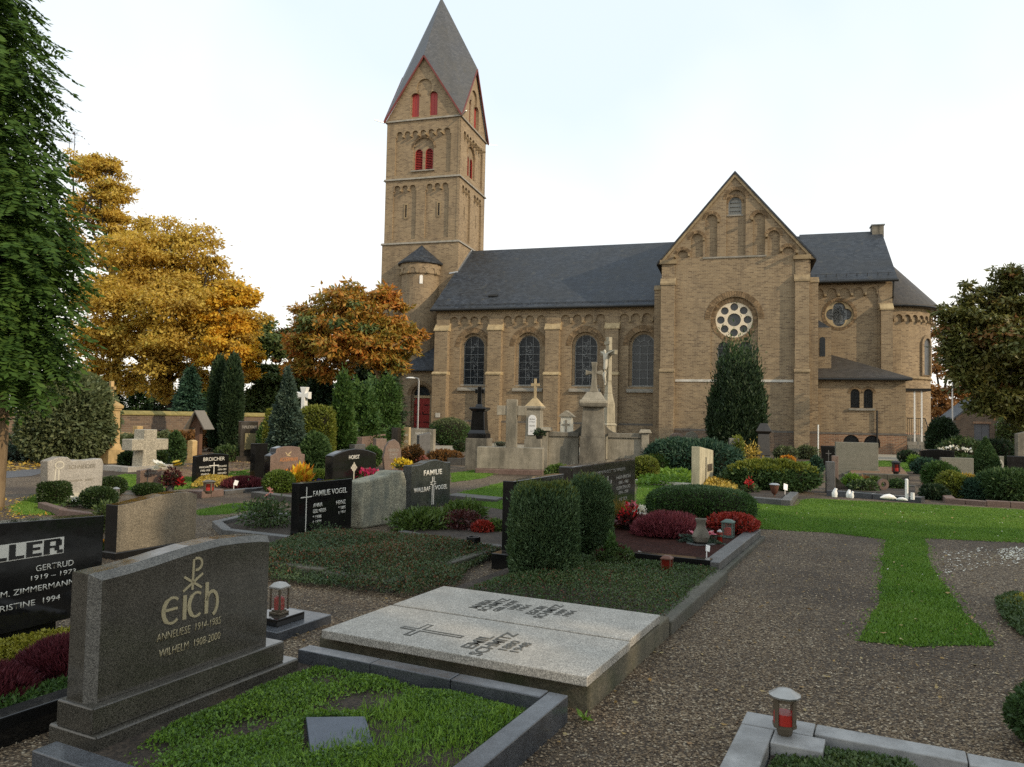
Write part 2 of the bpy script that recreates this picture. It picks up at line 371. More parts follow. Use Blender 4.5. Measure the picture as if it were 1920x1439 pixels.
M['orange_letters'] = flat_mat('copper_letters', (0.62, 0.27, 0.10), 0.4, 0.3)
M['dark_letters'] = flat_mat('dark_letters', (0.085, 0.083, 0.07), 0.6)
M['black'] = flat_mat('black_paint', (0.012, 0.012, 0.012), 0.35)
M['redglass'] = glass_mat('red_glass', (0.13, 0.012, 0.008), 0.1)
M['candle'] = flat_mat('red_candle', (0.36, 0.02, 0.012), 0.4)
def clear_mat():
    t = NT('dull_glass'); t.fin((0.3, 0.29, 0.25), 0.08, None, 0.6); tr = t.n('ShaderNodeBsdfTransparent'); mx = t.n('ShaderNodeMixShader', Fac=.9)
    t.l(t.b.outputs[0], mx.inputs[1]); t.l(tr.outputs[0], mx.inputs[2]); t.l(mx.outputs[0], t.out.inputs['Surface']); return t.m
M['clearglass'] = clear_mat()
M['pane'] = glass_mat('church_glass', (0.014, 0.018, 0.021), 0.3, 0.5)
M['pane_light'] = glass_mat('grey_church_glass', (0.06, 0.064, 0.064), 0.3, 0.5)
M['oak'] = flat_mat('brown_wood', (0.13, 0.066, 0.036), 0.75)
M['shingle'] = flat_mat('grey_shingle', (0.17, 0.155, 0.13), 0.8)
M['grey_door'] = flat_mat('grey_door_paint', (0.11, 0.11, 0.115), 0.6)
M['terracotta'] = flat_mat('terracotta', (0.34, 0.14, 0.075), 0.85)
M['pot_grey'] = flat_mat('grey_pot', (0.3, 0.27, 0.22), 0.8)
M['pot_pale'] = flat_mat('pale_bowl', (0.36, 0.33, 0.26), 0.85)
M['slate_plaque'] = stone_mat('blue_slate_plaque', (0.045, 0.056, 0.075), (0.066, 0.08, 0.105), 0.33, bump=0.05, speck=0.2)
M['porcelain'] = flat_mat('white_porcelain', (0.8, 0.79, 0.75), 0.25, var=0.04)
def bark_mat(name, c1, c2):
    t = NT(name); f = t.noise(7, 6, sc=(1, 1, 0.2), rough=0.7)
    return t.fin(t.mix(t.ramp(f, [(0.35, 0), (0.65, 1)]), c1, c2), 0.95, t.bump(f, 0.9, 0.05), 0.2)
M['bark'] = bark_mat('dark_bark', (0.02, 0.017, 0.012), (0.055, 0.045, 0.033))
M['bark_tan'] = bark_mat('tan_bark', (0.13, 0.09, 0.05), (0.25, 0.18, 0.105))
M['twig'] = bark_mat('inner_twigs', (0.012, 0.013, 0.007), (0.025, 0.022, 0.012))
# foliage
M['robinia'] = leaf_mat('robinia_leaf', [(0.026, 0.057, 0.012), (0.05, 0.102, 0.02), (0.095, 0.165, 0.03)], 0.65, 0.25, 0.35, 1.1, 0.15)
M['gold'] = leaf_mat('golden_maple_leaf', [(0.27, 0.17, 0.032), (0.5, 0.34, 0.06), (0.64, 0.48, 0.10), (0.30, 0.33, 0.075)], 0.6, 0.45, 0.62, 0.3)
M['gold_bright'] = leaf_mat('bright_yellow_leaf', [(0.48, 0.22, 0.022), (0.68, 0.40, 0.035), (0.72, 0.50, 0.06), (0.32, 0.32, 0.045)], 0.6, 0.4, 0.5, 0.4)
M['gold_brown'] = leaf_mat('ochre_leaf', [(0.25, 0.16, 0.03), (0.42, 0.28, 0.05), (0.56, 0.42, 0.08), (0.20, 0.24, 0.055)], 0.6, 0.35, 0.6, 0.3)
M['magnolia'] = leaf_mat('magnolia_leaf', [(0.28, 0.085, 0.02), (0.5, 0.185, 0.035), (0.40, 0.23, 0.04), (0.21, 0.20, 0.035), (0.56, 0.235, 0.05)], 0.5, 0.3, 0.6, 0.55)
M['magnolia_dark'] = leaf_mat('dark_magnolia_leaf', [(0.055, 0.07, 0.02), (0.10, 0.115, 0.03), (0.15, 0.145, 0.038), (0.18, 0.13, 0.034)], 0.45, 0.2, 0.6, 0.6)
M['brown_leaf'] = leaf_mat('brown_leaf', [(0.11, 0.055, 0.02), (0.2, 0.095, 0.028), (0.15, 0.1, 0.03)], 0.6, 0.25, 0.5, 0.5)
M['rust_leaf'] = leaf_mat('rusty_leaf', [(0.18, 0.085, 0.028), (0.33, 0.16, 0.045), (0.25, 0.16, 0.06)], 0.6, 0.3, 0.5, 0.3)
M['mid_green'] = leaf_mat('mid_green_leaf', [(0.05, 0.085, 0.028), (0.10, 0.15, 0.045), (0.19, 0.225, 0.085)], 0.55, 0.25, 0.5, 0.5)
M['dark_green'] = leaf_mat('dark_conifer_leaf', [(0.012, 0.026, 0.011), (0.024, 0.048, 0.018), (0.048, 0.08, 0.03)], 0.6, 0.1, 0.5, 1.5)
M['thuja'] = leaf_mat('thuja_leaf', [(0.026, 0.056, 0.02), (0.052, 0.10, 0.03), (0.09, 0.15, 0.045)], 0.6, 0.15, 0.55, 2.2)
M['thuja_bright'] = leaf_mat('bright_thuja_leaf', [(0.026, 0.062, 0.014), (0.055, 0.115, 0.025), (0.11, 0.18, 0.04)], 0.6, 0.2, 0.5, 1.6)
M['olive'] = leaf_mat('olive_bush_leaf', [(0.05, 0.068, 0.03), (0.10, 0.13, 0.055), (0.185, 0.205, 0.095)], 0.6, 0.15, 0.45, 2.0)
M['blue_fir'] = leaf_mat('blue_green_needle', [(0.026, 0.05, 0.035), (0.058, 0.095, 0.066), (0.105, 0.15, 0.11)], 0.6, 0.1, 0.5, 1.8)
M['near_thuja'] = leaf_mat('clipped_thuja_leaf', [(0.034, 0.066, 0.03), (0.074, 0.128, 0.054), (0.145, 0.21, 0.09)], 0.55, 0.2, 0.4, 3)
M['thuja_tip'] = leaf_mat('thuja_top_leaf', [(0.06, 0.085, 0.018), (0.11, 0.14, 0.028), (0.16, 0.17, 0.035)], 0.55, 0.15, 0.4, 3)
M['boxwood'] = leaf_mat('boxwood_leaf', [(0.017, 0.034, 0.012), (0.034, 0.062, 0.018), (0.06, 0.092, 0.026)], 0.4, 0.1, 0.4, 4)
M['box_bright'] = leaf_mat('bright_boxwood_leaf', [(0.04, 0.07, 0.012), (0.085, 0.14, 0.02), (0.14, 0.19, 0.03)], 0.5, 0.15, 0.4, 4)
M['hedge_yellow'] = leaf_mat('yellow_hedge_leaf', [(0.07, 0.10, 0.016), (0.145, 0.175, 0.026), (0.25, 0.25, 0.038)], 0.55, 0.2, 0.55, 1.8)
M['hedge_dark'] = leaf_mat('dark_hedge_leaf', [(0.02, 0.05, 0.012), (0.042, 0.095, 0.02), (0.08, 0.15, 0.03)], 0.6, 0.1, 0.5, 3)
M['juniper'] = leaf_mat('juniper_needle', [(0.016, 0.046, 0.026), (0.034, 0.082, 0.048), (0.07, 0.13, 0.08)], 0.6, 0.1, 0.5, 2)
M['rhodo'] = leaf_mat('rhododendron_leaf', [(0.045, 0.085, 0.018), (0.09, 0.15, 0.03), (0.16, 0.21, 0.055)], 0.4, 0.15, 0.35, 2)
M['creeper'] = leaf_mat('creeper_leaf', [(0.025, 0.046, 0.021), (0.052, 0.09, 0.036), (0.082, 0.125, 0.05), (0.13, 0.092, 0.04)], 0.5, 0.15, 0.5, 1.6)
M['creeper_red'] = leaf_mat('turning_creeper_leaf', [(0.10, 0.05, 0.022), (0.17, 0.06, 0.025), (0.09, 0.085, 0.03)], 0.55, 0.15, 0.4, 2)
M['weed'] = leaf_mat('fresh_weed_leaf', [(0.07, 0.14, 0.02), (0.14, 0.26, 0.032), (0.23, 0.36, 0.05)], 0.5, 0.25, 0.5, 3)
M['weed_dark'] = leaf_mat('dark_weed_leaf', [(0.045, 0.10, 0.02), (0.085, 0.16, 0.035), (0.13, 0.20, 0.06)], 0.5, 0.2, 0.5, 4)
M['cover'] = leaf_mat('ground_cover_leaf', [(0.03, 0.058, 0.018), (0.058, 0.10, 0.03), (0.105, 0.14, 0.045)], 0.5, 0.15, 0.5, 3)
M['heather'] = leaf_mat('heather_spike', [(0.12, 0.02, 0.028), (0.225, 0.05, 0.066), (0.31, 0.10, 0.115)], 0.6, 0.2, 0.3, 4)
M['heather_dark'] = leaf_mat('dark_heather_spike', [(0.055, 0.012, 0.017), (0.11, 0.02, 0.028), (0.15, 0.035, 0.045)], 0.6, 0.15, 0.3, 4)
M['sedum'] = leaf_mat('yellow_sedum', [(0.14, 0.15, 0.015), (0.27, 0.26, 0.025), (0.36, 0.31, 0.04)], 0.5, 0.15, 0.5, 4)
M['yellow_bed'] = leaf_mat('ochre_bed_plant', [(0.25, 0.17, 0.025), (0.42, 0.30, 0.05), (0.5, 0.4, 0.09)], 0.5, 0.15, 0.4, 3)
M['red_leaf'] = leaf_mat('red_leaf', [(0.16, 0.015, 0.012), (0.30, 0.03, 0.02), (0.38, 0.06, 0.03)], 0.5, 0.2, 0.4, 4)
M['maroon'] = leaf_mat('maroon_leaf', [(0.04, 0.012, 0.012), (0.075, 0.02, 0.018), (0.10, 0.035, 0.03)], 0.5, 0.15, 0.4, 4)
M['ochre_grass'] = leaf_mat('ochre_grass', [(0.16, 0.11, 0.02), (0.25, 0.17, 0.03), (0.12, 0.12, 0.03)], 0.6, 0.2, 0.4, 4)
def petal(name, a, b): return leaf_mat(name, [a, b], 0.5, 0.2, 0.0)
M['p_red'] = petal('red_petal', (0.4, 0.01, 0.015), (0.55, 0.04, 0.04)); M['p_pink'] = petal('pink_petal', (0.5, 0.08, 0.14), (0.6, 0.2, 0.24))
M['p_mag'] = petal('magenta_petal', (0.42, 0.02, 0.09), (0.55, 0.05, 0.14)); M['p_white'] = petal('white_petal', (0.7, 0.69, 0.6), (0.8, 0.78, 0.7))
M['p_yel'] = petal('yellow_petal', (0.6, 0.42, 0.02), (0.7, 0.55, 0.05)); M['p_ora'] = petal('orange_petal', (0.6, 0.2, 0.02), (0.65, 0.33, 0.03))
M['p_blue'] = petal('violet_petal', (0.08, 0.07, 0.3), (0.13, 0.1, 0.36)); M['p_salm'] = petal('salmon_petal', (0.55, 0.16, 0.1), (0.6, 0.25, 0.18))
M['litter'] = leaf_mat('fallen_leaf', [(0.16, 0.09, 0.03), (0.3, 0.18, 0.05), (0.38, 0.3, 0.14), (0.18, 0.07, 0.03)], 0.7, 0.1, 0.2, 1)
M['yellow_litter'] = leaf_mat('yellow_fallen_leaf', [(0.42, 0.27, 0.04), (0.55, 0.38, 0.06), (0.45, 0.22, 0.04)], 0.7, 0.1, 0.2, 1)
M['grass_blade'] = leaf_mat('grass_blade', [(0.05, 0.118, 0.014), (0.095, 0.20, 0.024), (0.15, 0.27, 0.04), (0.15, 0.21, 0.045)], 0.5, 0.25, 0.6, 0.9)
# ------------------------------------------------------------------ foliage
def unit(a): return a / (np.linalg.norm(a, axis=1, keepdims=True) + 1e-9)
def leaf_quads(P, A, size, aspect, rng, fold=0.12, flat=None):
    """one folded diamond per point; A = axis of each leaf"""
    n = len(P); A = unit(A)
    R = rng.normal(size=(n, 3)) if flat is None else (np.tile(np.array(flat, float), (n, 1)) if np.ndim(flat) == 1 else flat) + rng.normal(size=(n, 3)) * 0.35
    B = unit(np.cross(A, R)); Q = np.cross(A, B)
    s = (size * rng.uniform(0.65, 1.3, n))[:, None]
    V = np.empty((n, 4, 3))
    V[:, 0] = P; V[:, 1] = P + A * s * 0.45 + B * s * aspect * 0.5 + Q * s * fold
    V[:, 2] = P + A * s; V[:, 3] = P + A * s * 0.45 - B * s * aspect * 0.5 + Q * s * fold
    return V.reshape(-1, 3), np.arange(n * 4).reshape(n, 4)
class Lump:
    def __init__(s, rng, freq, k=7): s.w = rng.normal(size=(k, 3)) * freq; s.p = rng.uniform(0, 6.28, k); s.k = k
    def __call__(s, d): return np.cos(d @ s.w.T + s.p).sum(1) / sqrt(s.k)
def solid(rng, n, abc, p=2.0, amp=0.08, freq=3.5, taper=0.0, depth=0.16, zmin=0.0, half=False, fuzz=0.0):
    """points in the outer shell of a lumpy superellipsoid standing on z=0; returns P, outward dirs, mapper"""
    a, b, c = abc; L = Lump(rng, freq)
    def surf(d):
        r = (np.abs(d[:, 0] / a) ** p + np.abs(d[:, 1] / b) ** p + np.abs(d[:, 2] / c) ** p) ** (-1 / p)
        r = r * (1 + amp * L(d)); P = d * r[:, None]; return P
    def fix(P):
        P = P.copy(); H = 1.0 if half else 2.0
        z = P[:, 2] + (0 if half else c); k = np.clip(1 - taper * z / (H * c), 0.03, 2)
        P[:, 0] *= k; P[:, 1] *= k; P[:, 2] = z; return P
    # area-even directions: sample on box then normalise
    d = unit(rng.normal(size=(int(n * 1.25), 3)) * np.array([a, b, c]) ** 0.6)
    if half: d[:, 2] = np.abs(d[:, 2])
    s = 1 - depth * rng.random(len(d)) ** 1.6 + (rng.exponential(fuzz, len(d)) if fuzz else 0)
    P = fix(surf(d) * s[:, None]); N = unit(d / np.array([a, b, c]) ** 1.2)
    k = P[:, 2] > zmin; return P[k][:n], N[k][:n], surf, fix
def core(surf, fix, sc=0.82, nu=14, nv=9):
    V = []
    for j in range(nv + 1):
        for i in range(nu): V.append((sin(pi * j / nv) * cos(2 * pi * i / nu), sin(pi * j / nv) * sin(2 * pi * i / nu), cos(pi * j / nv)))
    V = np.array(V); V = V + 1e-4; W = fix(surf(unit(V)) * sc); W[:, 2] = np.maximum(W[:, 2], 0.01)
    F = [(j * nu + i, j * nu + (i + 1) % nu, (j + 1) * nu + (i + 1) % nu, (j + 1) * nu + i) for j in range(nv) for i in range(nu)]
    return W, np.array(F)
def shrub(name, label, cat, P, abc, mat, n, size, aspect=0.45, p=2.0, amp=0.08, freq=3.5, taper=0.0, out=0.9, up=0.15, jit=0.6, depth=0.18, rz=0.0,
          group=None, half=False, tips=None, parent=None, fuzz=0.018, tiplim=0.85, stem=None, z0=0.0, corem=None):
    rng = np.random.default_rng(abs(hash_(name + (label or '') + str(round(float(P[0]) * 50)))) % 2 ** 31)
    Q, N, surf, fix = solid(rng, n, abc, p, amp, freq, taper, depth, half=half, fuzz=fuzz)
    A = N * out + np.array([0, 0, up]) + rng.normal(size=Q.shape) * jit
    V, F = leaf_quads(Q, A, size, aspect, rng)
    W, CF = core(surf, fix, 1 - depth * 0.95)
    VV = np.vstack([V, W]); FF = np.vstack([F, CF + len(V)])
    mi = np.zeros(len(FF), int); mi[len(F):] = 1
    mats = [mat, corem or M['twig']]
    if tips is not None:
        top = Q[:, 2] > tiplim * Q[:, 2].max() * (1 + 0.05 * rng.normal(size=len(Q)))
        mats.append(tips); mi[:len(F)][top] = 2
    VV[:, 2] += z0
    if stem is not None or parent is None and name in ('conifer_sapling',): pass
    if parent is not None:
        return np_mesh(name, VV, FF, mats, parent, P, mi)
    o = np_mesh(name, VV, FF, mats, None, P, mi); o.rotation_euler = (0, 0, rz)
    return tag(o, label, cat, group)
def hash_(s):
    h = 5381
    for ch in s: h = (h * 33 + ord(ch)) & 0x7fffffff
    return h
def in_poly(x, y, poly):
    r = np.zeros(len(x), bool); n = len(poly)
    for i in range(n):
        x1, y1 = poly[i][:2]; x2, y2 = poly[(i + 1) % n][:2]
        c = ((y1 > y) != (y2 > y)) & (x < (x2 - x1) * (y - y1) / (y2 - y1 + 1e-12) + x1); r ^= c
    return r
def fill_poly(rng, n, poly):
    q = np.array([p[:2] for p in poly]); lo, hi = q.min(0), q.max(0); out = np.empty((0, 2))
    while len(out) < n:
        c = lo + rng.random((n * 2, 2)) * (hi - lo); out = np.vstack([out, c[in_poly(c[:, 0], c[:, 1], poly)]])
    return out[:n]
def edge_dist(XY, poly):
    q = np.array([p[:2] for p in poly]); d = np.full(len(XY), 1e9)
    for i in range(len(q)):
        a, b = q[i], q[(i + 1) % len(q)]; ab = b - a
        t = np.clip(((XY - a) @ ab) / (ab @ ab + 1e-9), 0, 1); d = np.minimum(d, np.linalg.norm(XY - a - t[:, None] * ab, axis=1))
    return d
def cover(name, label, poly, mat, n, size, aspect=0.6, hgt=0.08, up=0.4, jit=0.8, z0=0.0, kind='stuff', cat='ground cover', dome=0.25, thin=0.0, freq=2.2, mat2=None, frac2=0.1, group=None, clump=0.0, avoid=None):
    """a mat of leaves over a polygon, higher in the middle; thin>0 leaves bare gaps"""
    rng = np.random.default_rng(hash_(name + label) % 2 ** 31)
    XY = fill_poly(rng, n, poly); c = np.mean([p[:2] for p in poly], axis=0)
    L = Lump(rng, freq); h = L(np.c_[XY - c, np.zeros(len(XY))])
    if avoid is not None:
        k = ~in_poly(XY[:, 0], XY[:, 1], avoid); XY, h = XY[k], h[k]
    if thin:
        k = h + rng.normal(size=len(h)) * 0.35 > thin - 0.9; XY, h = XY[k], h[k]
    e = np.clip(edge_dist(XY, poly) / dome, 0, 1) ** 0.6
    z = z0 + hgt * (0.35 + 0.65 * e) * (0.8 + 0.28 * h if not clump else np.clip(.35 + clump * h, .12, 2.2)) * rng.random(len(XY)) ** 0.45
    P = np.c_[XY - c, z]; A = rng.normal(size=P.shape) * jit + np.array([0, 0, up])
    V, F = leaf_quads(P, A, size, aspect, rng); V[:, 2] = np.maximum(V[:, 2], z0 + 0.003)
    mi = None; mats = [mat]
    if mat2 is not None: mats.append(mat2); mi = (rng.random(len(F)) < frac2 * (1 + 1.2 * h)).astype(int)
    o = np_mesh(name, V, F, mats, None, (c[0], c[1], 0), mi)
    return tag(o, label, cat, group, kind)
def spikes(name, label, cat, P, abc, mat, n, size=0.09, group=None, z0=0.0, aspect=0.16, amp=0.06, jit=0.3, kind=None, up=0.9, out=0.8, mat2=None):
    rng = np.random.default_rng(hash_(name + label) % 2 ** 31)
    Q, N, surf, fix = solid(rng, n, abc, 2.0, amp, 3, 0, 0.3, half=True)
    A = N * out + np.array([0, 0, up]) + rng.normal(size=Q.shape) * jit
    V, F = leaf_quads(Q, A, size, aspect, rng, 0.05); W, CF = core(surf, fix, 0.72)
    mi = np.r_[np.zeros(len(F), int), np.ones(len(CF), int)]
    if mat2 is not None: mi[:len(F)][rng.random(len(F)) < 0.25] = 2
    V = np.vstack([V, W]); V[:, 2] += z0
    o = np_mesh(name, V, np.vstack([F, CF + len(V) - len(W)]), [mat, M['twig']] + ([mat2] if mat2 else []), None, P, mi)
    return tag(o, label, cat, group, kind)
def blossom(mb_list, rng, c, r, n): pass
def flowers(parent, name, mat, pts, r, petals=6, rng=None):
    """open flowers: a ring of petals round each point, one mesh"""
    rng = rng or RNG; V = []; F = []
    for (x, y, z) in pts:
        rr = r * rng.uniform(0.8, 1.2); tilt = rng.normal(size=2) * 0.35; ph = rng.random() * 6
        for k in range(petals):
            a = ph + 2 * pi * k / petals; d = np.array([cos(a), sin(a), 0.25 + tilt @ np.array([cos(a), sin(a)])]); s = np.array([-sin(a), cos(a), 0])
            o = len(V); q = np.array([x, y, z])
            V += [q, q + d * rr * .6 + s * rr * .35, q + d * rr, q + d * rr * .6 - s * rr * .35]; F.append((o, o + 1, o + 2, o + 3))
    return np_mesh(name, np.array(V), np.array(F), [mat], parent)

def tree(label, P, lobes, leafm, nleaf, size, aspect, trunk_r, barkm, group=None, sub=9, top=None, name='tree', droop=0.1, cat='tree', cluster=0.32, trunkpts=None, leafm2=None, frac2=0.0, fork=0.45, jit=0.9):
    """trunk with limbs to every lobe, crown of leaves gathered in clumps on the lobes; lobes: world (x,y,z,rx,ry,rz)"""
    rng = np.random.default_rng(hash_(label) % 2 ** 31)
    P = np.array([P[0], P[1], 0.0]); t = empty(name, P, 0, label, cat, group)
    L = np.array(lobes, float); L[:, :3] -= P
    zlow = (L[:, 2] - L[:, 5]).min(); ctr = L[:, :3].mean(0)
    if trunkpts is None:
        fz = max(0.8, zlow + fork * (ctr[2] - zlow)); tp = np.array([ctr[0] * 0.3, ctr[1] * 0.3, fz])
        tpts = [(0, 0, -0.1), tuple(tp * 0.33 + rng.normal(size=3) * 0.02 * fz), tuple(tp * 0.68 + rng.normal(size=3) * 0.03 * fz), tuple(tp)]
    else: tpts = [tuple(np.array(q) - P) for q in trunkpts]; tp = np.array(tpts[-1])
    b = MB(); m = len(tpts); b.tube(tpts, [trunk_r * (1.25 - 0.6 * i / (m - 1)) for i in range(m)], 10)
    Vs = []; Fs = []; Ms = []; o = 0; vol = (L[:, 3] * L[:, 4] * L[:, 5]) ** (2 / 3.); share = vol / vol.sum()
    for li, l in enumerate(L):
        c, r = l[:3], l[3:]
        mid = (tp + c) / 2 + rng.normal(size=3) * 0.12 * np.linalg.norm(c - tp) + np.array([0, 0, 0.08 * np.linalg.norm(c - tp)])
        b.tube([tuple(tp * 0.97), tuple(mid), tuple(c)], [trunk_r * 0.42, trunk_r * 0.28, trunk_r * 0.14], 6)
        nsub = sub; d = unit(rng.normal(size=(nsub, 3))); d[:, 2] *= 0.85
        sc = c + d * r * rng.uniform(0.3, 1.0, (nsub, 1))
        for q in sc: b.tube([tuple(c * 0.9 + tp * 0.1), tuple((c + q) / 2 + rng.normal(size=3) * 0.06 * r), tuple(q)], [trunk_r * 0.12, trunk_r * 0.08, trunk_r * 0.03], 4)
        k = int(nleaf * share[li]); which = rng.integers(0, nsub, k)
        g = np.where(rng.random((k, 1)) < .14, rng.normal(size=(k, 3)) * .62, unit(rng.normal(size=(k, 3))) * rng.random((k, 1)) ** .4)
        cr = r * rng.uniform(cluster * .42, cluster * 1.0, (nsub, 1)) * np.array([1.3, 1.3, .6])
        Q = sc[which] + g * cr[which]
        A = unit(g) * np.array([.8, .8, .2]) + rng.normal(size=(k, 3)) * jit * .7 + np.array([0, 0, -droop * 3])
        V, F = leaf_quads(Q, A, size, aspect, rng, flat=g * .8 + np.array([0, 0, .9]) + rng.normal(size=(k, 3)) * .35); Vs.append(V); Fs.append(F + o); o += len(V)
        pick = (np.array([rng.random() < frac2 for _ in range(nsub)]) if leafm2 is not None else np.zeros(nsub, bool))
        Ms.append(pick[which].astype(int))
    b.obj('trunk', barkm, t, smooth=True)
    np_mesh('crown', np.vstack(Vs), np.vstack(Fs), [leafm] + ([leafm2] if leafm2 else []), t, None, np.concatenate(Ms))
    return t
def lobes_px(Y, rows, dr=1.0, dy=0.0):
    out = []
    for r in rows:
        x, y, rp = r[:3]; yy = Y + (r[3] if len(r) > 3 else 0)
        c = AT(x, y, yy); m = rp / scale_at(c); asp = r[4] if len(r) > 4 else 0.85
        out.append((c[0], c[1], c[2], m, m * dr, m * asp))
    return out

# ------------------------------------------------------------------ the ground
def sheet(name, poly, z, mat, kind='structure', label=None, cat=None):
    me = bpy.data.meshes.new(name); V = [(p[0], p[1], z) for p in poly]
    tri = tessellate_polygon([[Vector((p[0], p[1], 0)) for p in poly]])
    me.from_pydata(V, [], [tuple(t) for t in tri]); me.update()
    bm = bmesh.new(); bm.from_mesh(me); bmesh.ops.recalc_face_normals(bm, faces=bm.faces)
    for f in bm.faces:
        if f.normal.z < 0: f.normal_flip()
    bm.to_mesh(me); bm.free(); me.materials.append(mat)
    o = link_mesh(name, me); return tag(o, label, cat, None, kind)
def gravel_mat():
    t = NT('gravel'); co = t.mapped('Object')
    v = t.n('ShaderNodeTexVoronoi', Scale=72.0); t.l(co, v.inputs['Vector'])
    sp = t.n('ShaderNodeSeparateColor'); t.l(v.outputs['Color'], sp.inputs[0])
    stones = t.ramp(sp.outputs[0], [(0.0, (0.032, 0.02, 0.011)), (0.3, (0.096, 0.064, 0.036)), (0.6, (0.18, 0.126, 0.073)), (0.86, (0.275, 0.205, 0.125)), (1.0, (0.46, 0.385, 0.27))])
    col = t.mix(t.ramp(v.outputs['Distance'], [(0.35, 0), (0.8, 0.9)]), stones, (0.022, 0.016, 0.011))
    dirt = t.ramp(t.noise(0.42, 7, rough=0.62), [(0.44, 0), (0.62, 0.8)])
    col = t.mix(dirt, col, (0.034, 0.024, 0.016))
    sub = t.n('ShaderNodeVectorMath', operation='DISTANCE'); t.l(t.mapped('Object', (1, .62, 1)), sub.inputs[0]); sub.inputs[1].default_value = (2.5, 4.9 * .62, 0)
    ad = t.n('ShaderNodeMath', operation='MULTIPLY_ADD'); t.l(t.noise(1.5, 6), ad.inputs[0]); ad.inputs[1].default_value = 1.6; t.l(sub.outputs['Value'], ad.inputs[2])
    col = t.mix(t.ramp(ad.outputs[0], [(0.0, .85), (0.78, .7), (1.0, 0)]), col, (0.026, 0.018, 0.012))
    col = t.mix(t.ramp(t.noise(2.7, 6), [(0.55, 0), (0.75, 0.35)]), col, (0.075, 0.053, 0.034))
    nb = t.bump(v.outputs['Distance'], -1.0, 0.02); nb = t.bump(t.noise(3, 5), 0.3, 0.05, nb)
    return t.fin(col, 0.85, nb, 0.3)
def lawn_mat():
    t = NT('lawn'); f = t.noise(1.1, 6); col = t.mix(t.ramp(f, [(0.3, 0), (0.7, 1)]), (0.045, 0.088, 0.014), (0.09, 0.15, 0.026))
    col = t.mix(t.ramp(t.noise(3.3, 6), [(0.55, 0), (0.75, 0.55)]), col, (0.085, 0.105, 0.02))
    v = t.n('ShaderNodeTexNoise', Scale=220.0, Detail=3); t.l(t.mapped('Object'), v.inputs['Vector'])
    col = t.mix(t.ramp(v.outputs['Fac'], [(0.4, 0), (0.62, 0.6)]), col, (0.022, 0.058, 0.008))
    return t.fin(col, 0.9, t.bump(v.outputs['Fac'], 0.9, 0.03), 0.15)
M['gravel'] = gravel_mat(); M['lawn'] = lawn_mat()
M['asphalt'] = stone_mat('grey_path', (0.07, 0.072, 0.078), (0.10, 0.102, 0.11), 0.85, speck=0.4, speck_sc=90)
M['litter_soil'] = stone_mat('brown_leafy_soil', (0.12, 0.062, 0.032), (0.19, 0.105, 0.055), 0.95, speck=0.6, speck_sc=30, bump=0.8, stain=(0.3, 0.2, 0.08), stain_amt=0.4, stain_sc=9)
M['paving'] = stone_mat('pale_paving', (0.27, 0.24, 0.18), (0.35, 0.31, 0.235), 0.9, speck=0.3, speck_sc=60)
sheet('ground', [(-400, -60), (400, -60), (400, 700), (-400, 700)], 0.0, M['gravel'])
def gp(*pts): return [tuple(G(x, y)[:2]) for x, y in pts]
LAWNS = {
 'right': gp((1196, 905), (1300, 917), (1420, 938), (1492, 951), (1506, 938), (1522, 936), (1720, 946), (1930, 958), (1960, 1020), (1735, 1010), (1745, 1060), (1790, 1125), (1866, 1212), (1720, 1214), (1610, 1203), (1648, 1120), (1660, 1012), (1560, 1000), (1432, 993), (1352, 985), (1290, 965), (1192, 950)),
 'middle': gp((838, 930), (945, 905), (1000, 906), (960, 972), (900, 968), (868, 945)),
 'centre': gp((846, 888), (930, 877), (945, 884), (900, 898), (848, 905)),
 'strip': gp((372, 958), (430, 946), (490, 944), (492, 952), (430, 964), (372, 967)),
 'left': gp((20, 950), (70, 928), (112, 940), (104, 966), (30, 966)),
 'path': gp((192, 900), (230, 890), (330, 893), (375, 896), (372, 915), (300, 922), (196, 918)),
 'back': gp((425, 905), (430, 886), (480, 880), (500, 890), (478, 907)),
 'church': gp((1480, 868), (1560, 862), (1760, 866), (1765, 884), (1640, 886), (1500, 878)),
}
def rough(poly, s=1.0):
    out = []; rr_ = random.Random(len(poly)); n = len(poly)
    for i in range(n):
        p, q = np.array(poly[i][:2]), np.array(poly[(i + 1) % n][:2]); L = np.linalg.norm(q - p); k = max(1, int(L / .22)); nn = np.array([-(q - p)[1], (q - p)[0]]) / (L + 1e-9)
        for j in range(k): out.append(tuple(p + (q - p) * j / k + nn * (rr_.gauss(0, .014) if j else 0) * s))
    return out
LAWNS = {k: rough(v) for k, v in LAWNS.items()}
def grass(name, label, poly, n, hgt, thin=0.0):
    rng = np.random.default_rng(hash_(name + label)); XY = fill_poly(rng, n, poly); c = XY.mean(0)
    ed = edge_dist(XY, poly); k_ = (ed < .07) & (rng.random(n) < .5); XY[k_] += rng.normal(size=(k_.sum(), 2)) * .05
    hh = hgt * rng.uniform(0.5, 1.3, n) * np.clip(0.55 + edge_dist(XY, poly) * 4, 0, 1); a = rng.random(n) * 6.28; wd = 0.005 * max(1.0, np.median(np.hypot(XY[:, 0], XY[:, 1])) / 9)
    b0 = np.c_[XY - c, np.full(n, 0.004)]; s = np.c_[np.cos(a), np.sin(a), np.zeros(n)] * wd
    lean = np.c_[rng.normal(size=(n, 2)) * 0.35, np.ones(n)] * hh[:, None]
    s = s * 1.0; V = np.empty((n, 3, 3)); V[:, 0] = b0 - s; V[:, 1] = b0 + s; V[:, 2] = b0 + lean
    o = np_mesh(name, V.reshape(-1, 3), np.arange(n * 3).reshape(n, 3), [M['grass_blade']], None, (c[0], c[1], 0)); return tag(o, label, 'grass', None, 'stuff')
NB = {'right': 230000, 'middle': 26000, 'centre': 18000, 'strip': 14000, 'left': 12000, 'path': 16000, 'back': 12000, 'church': 20000}
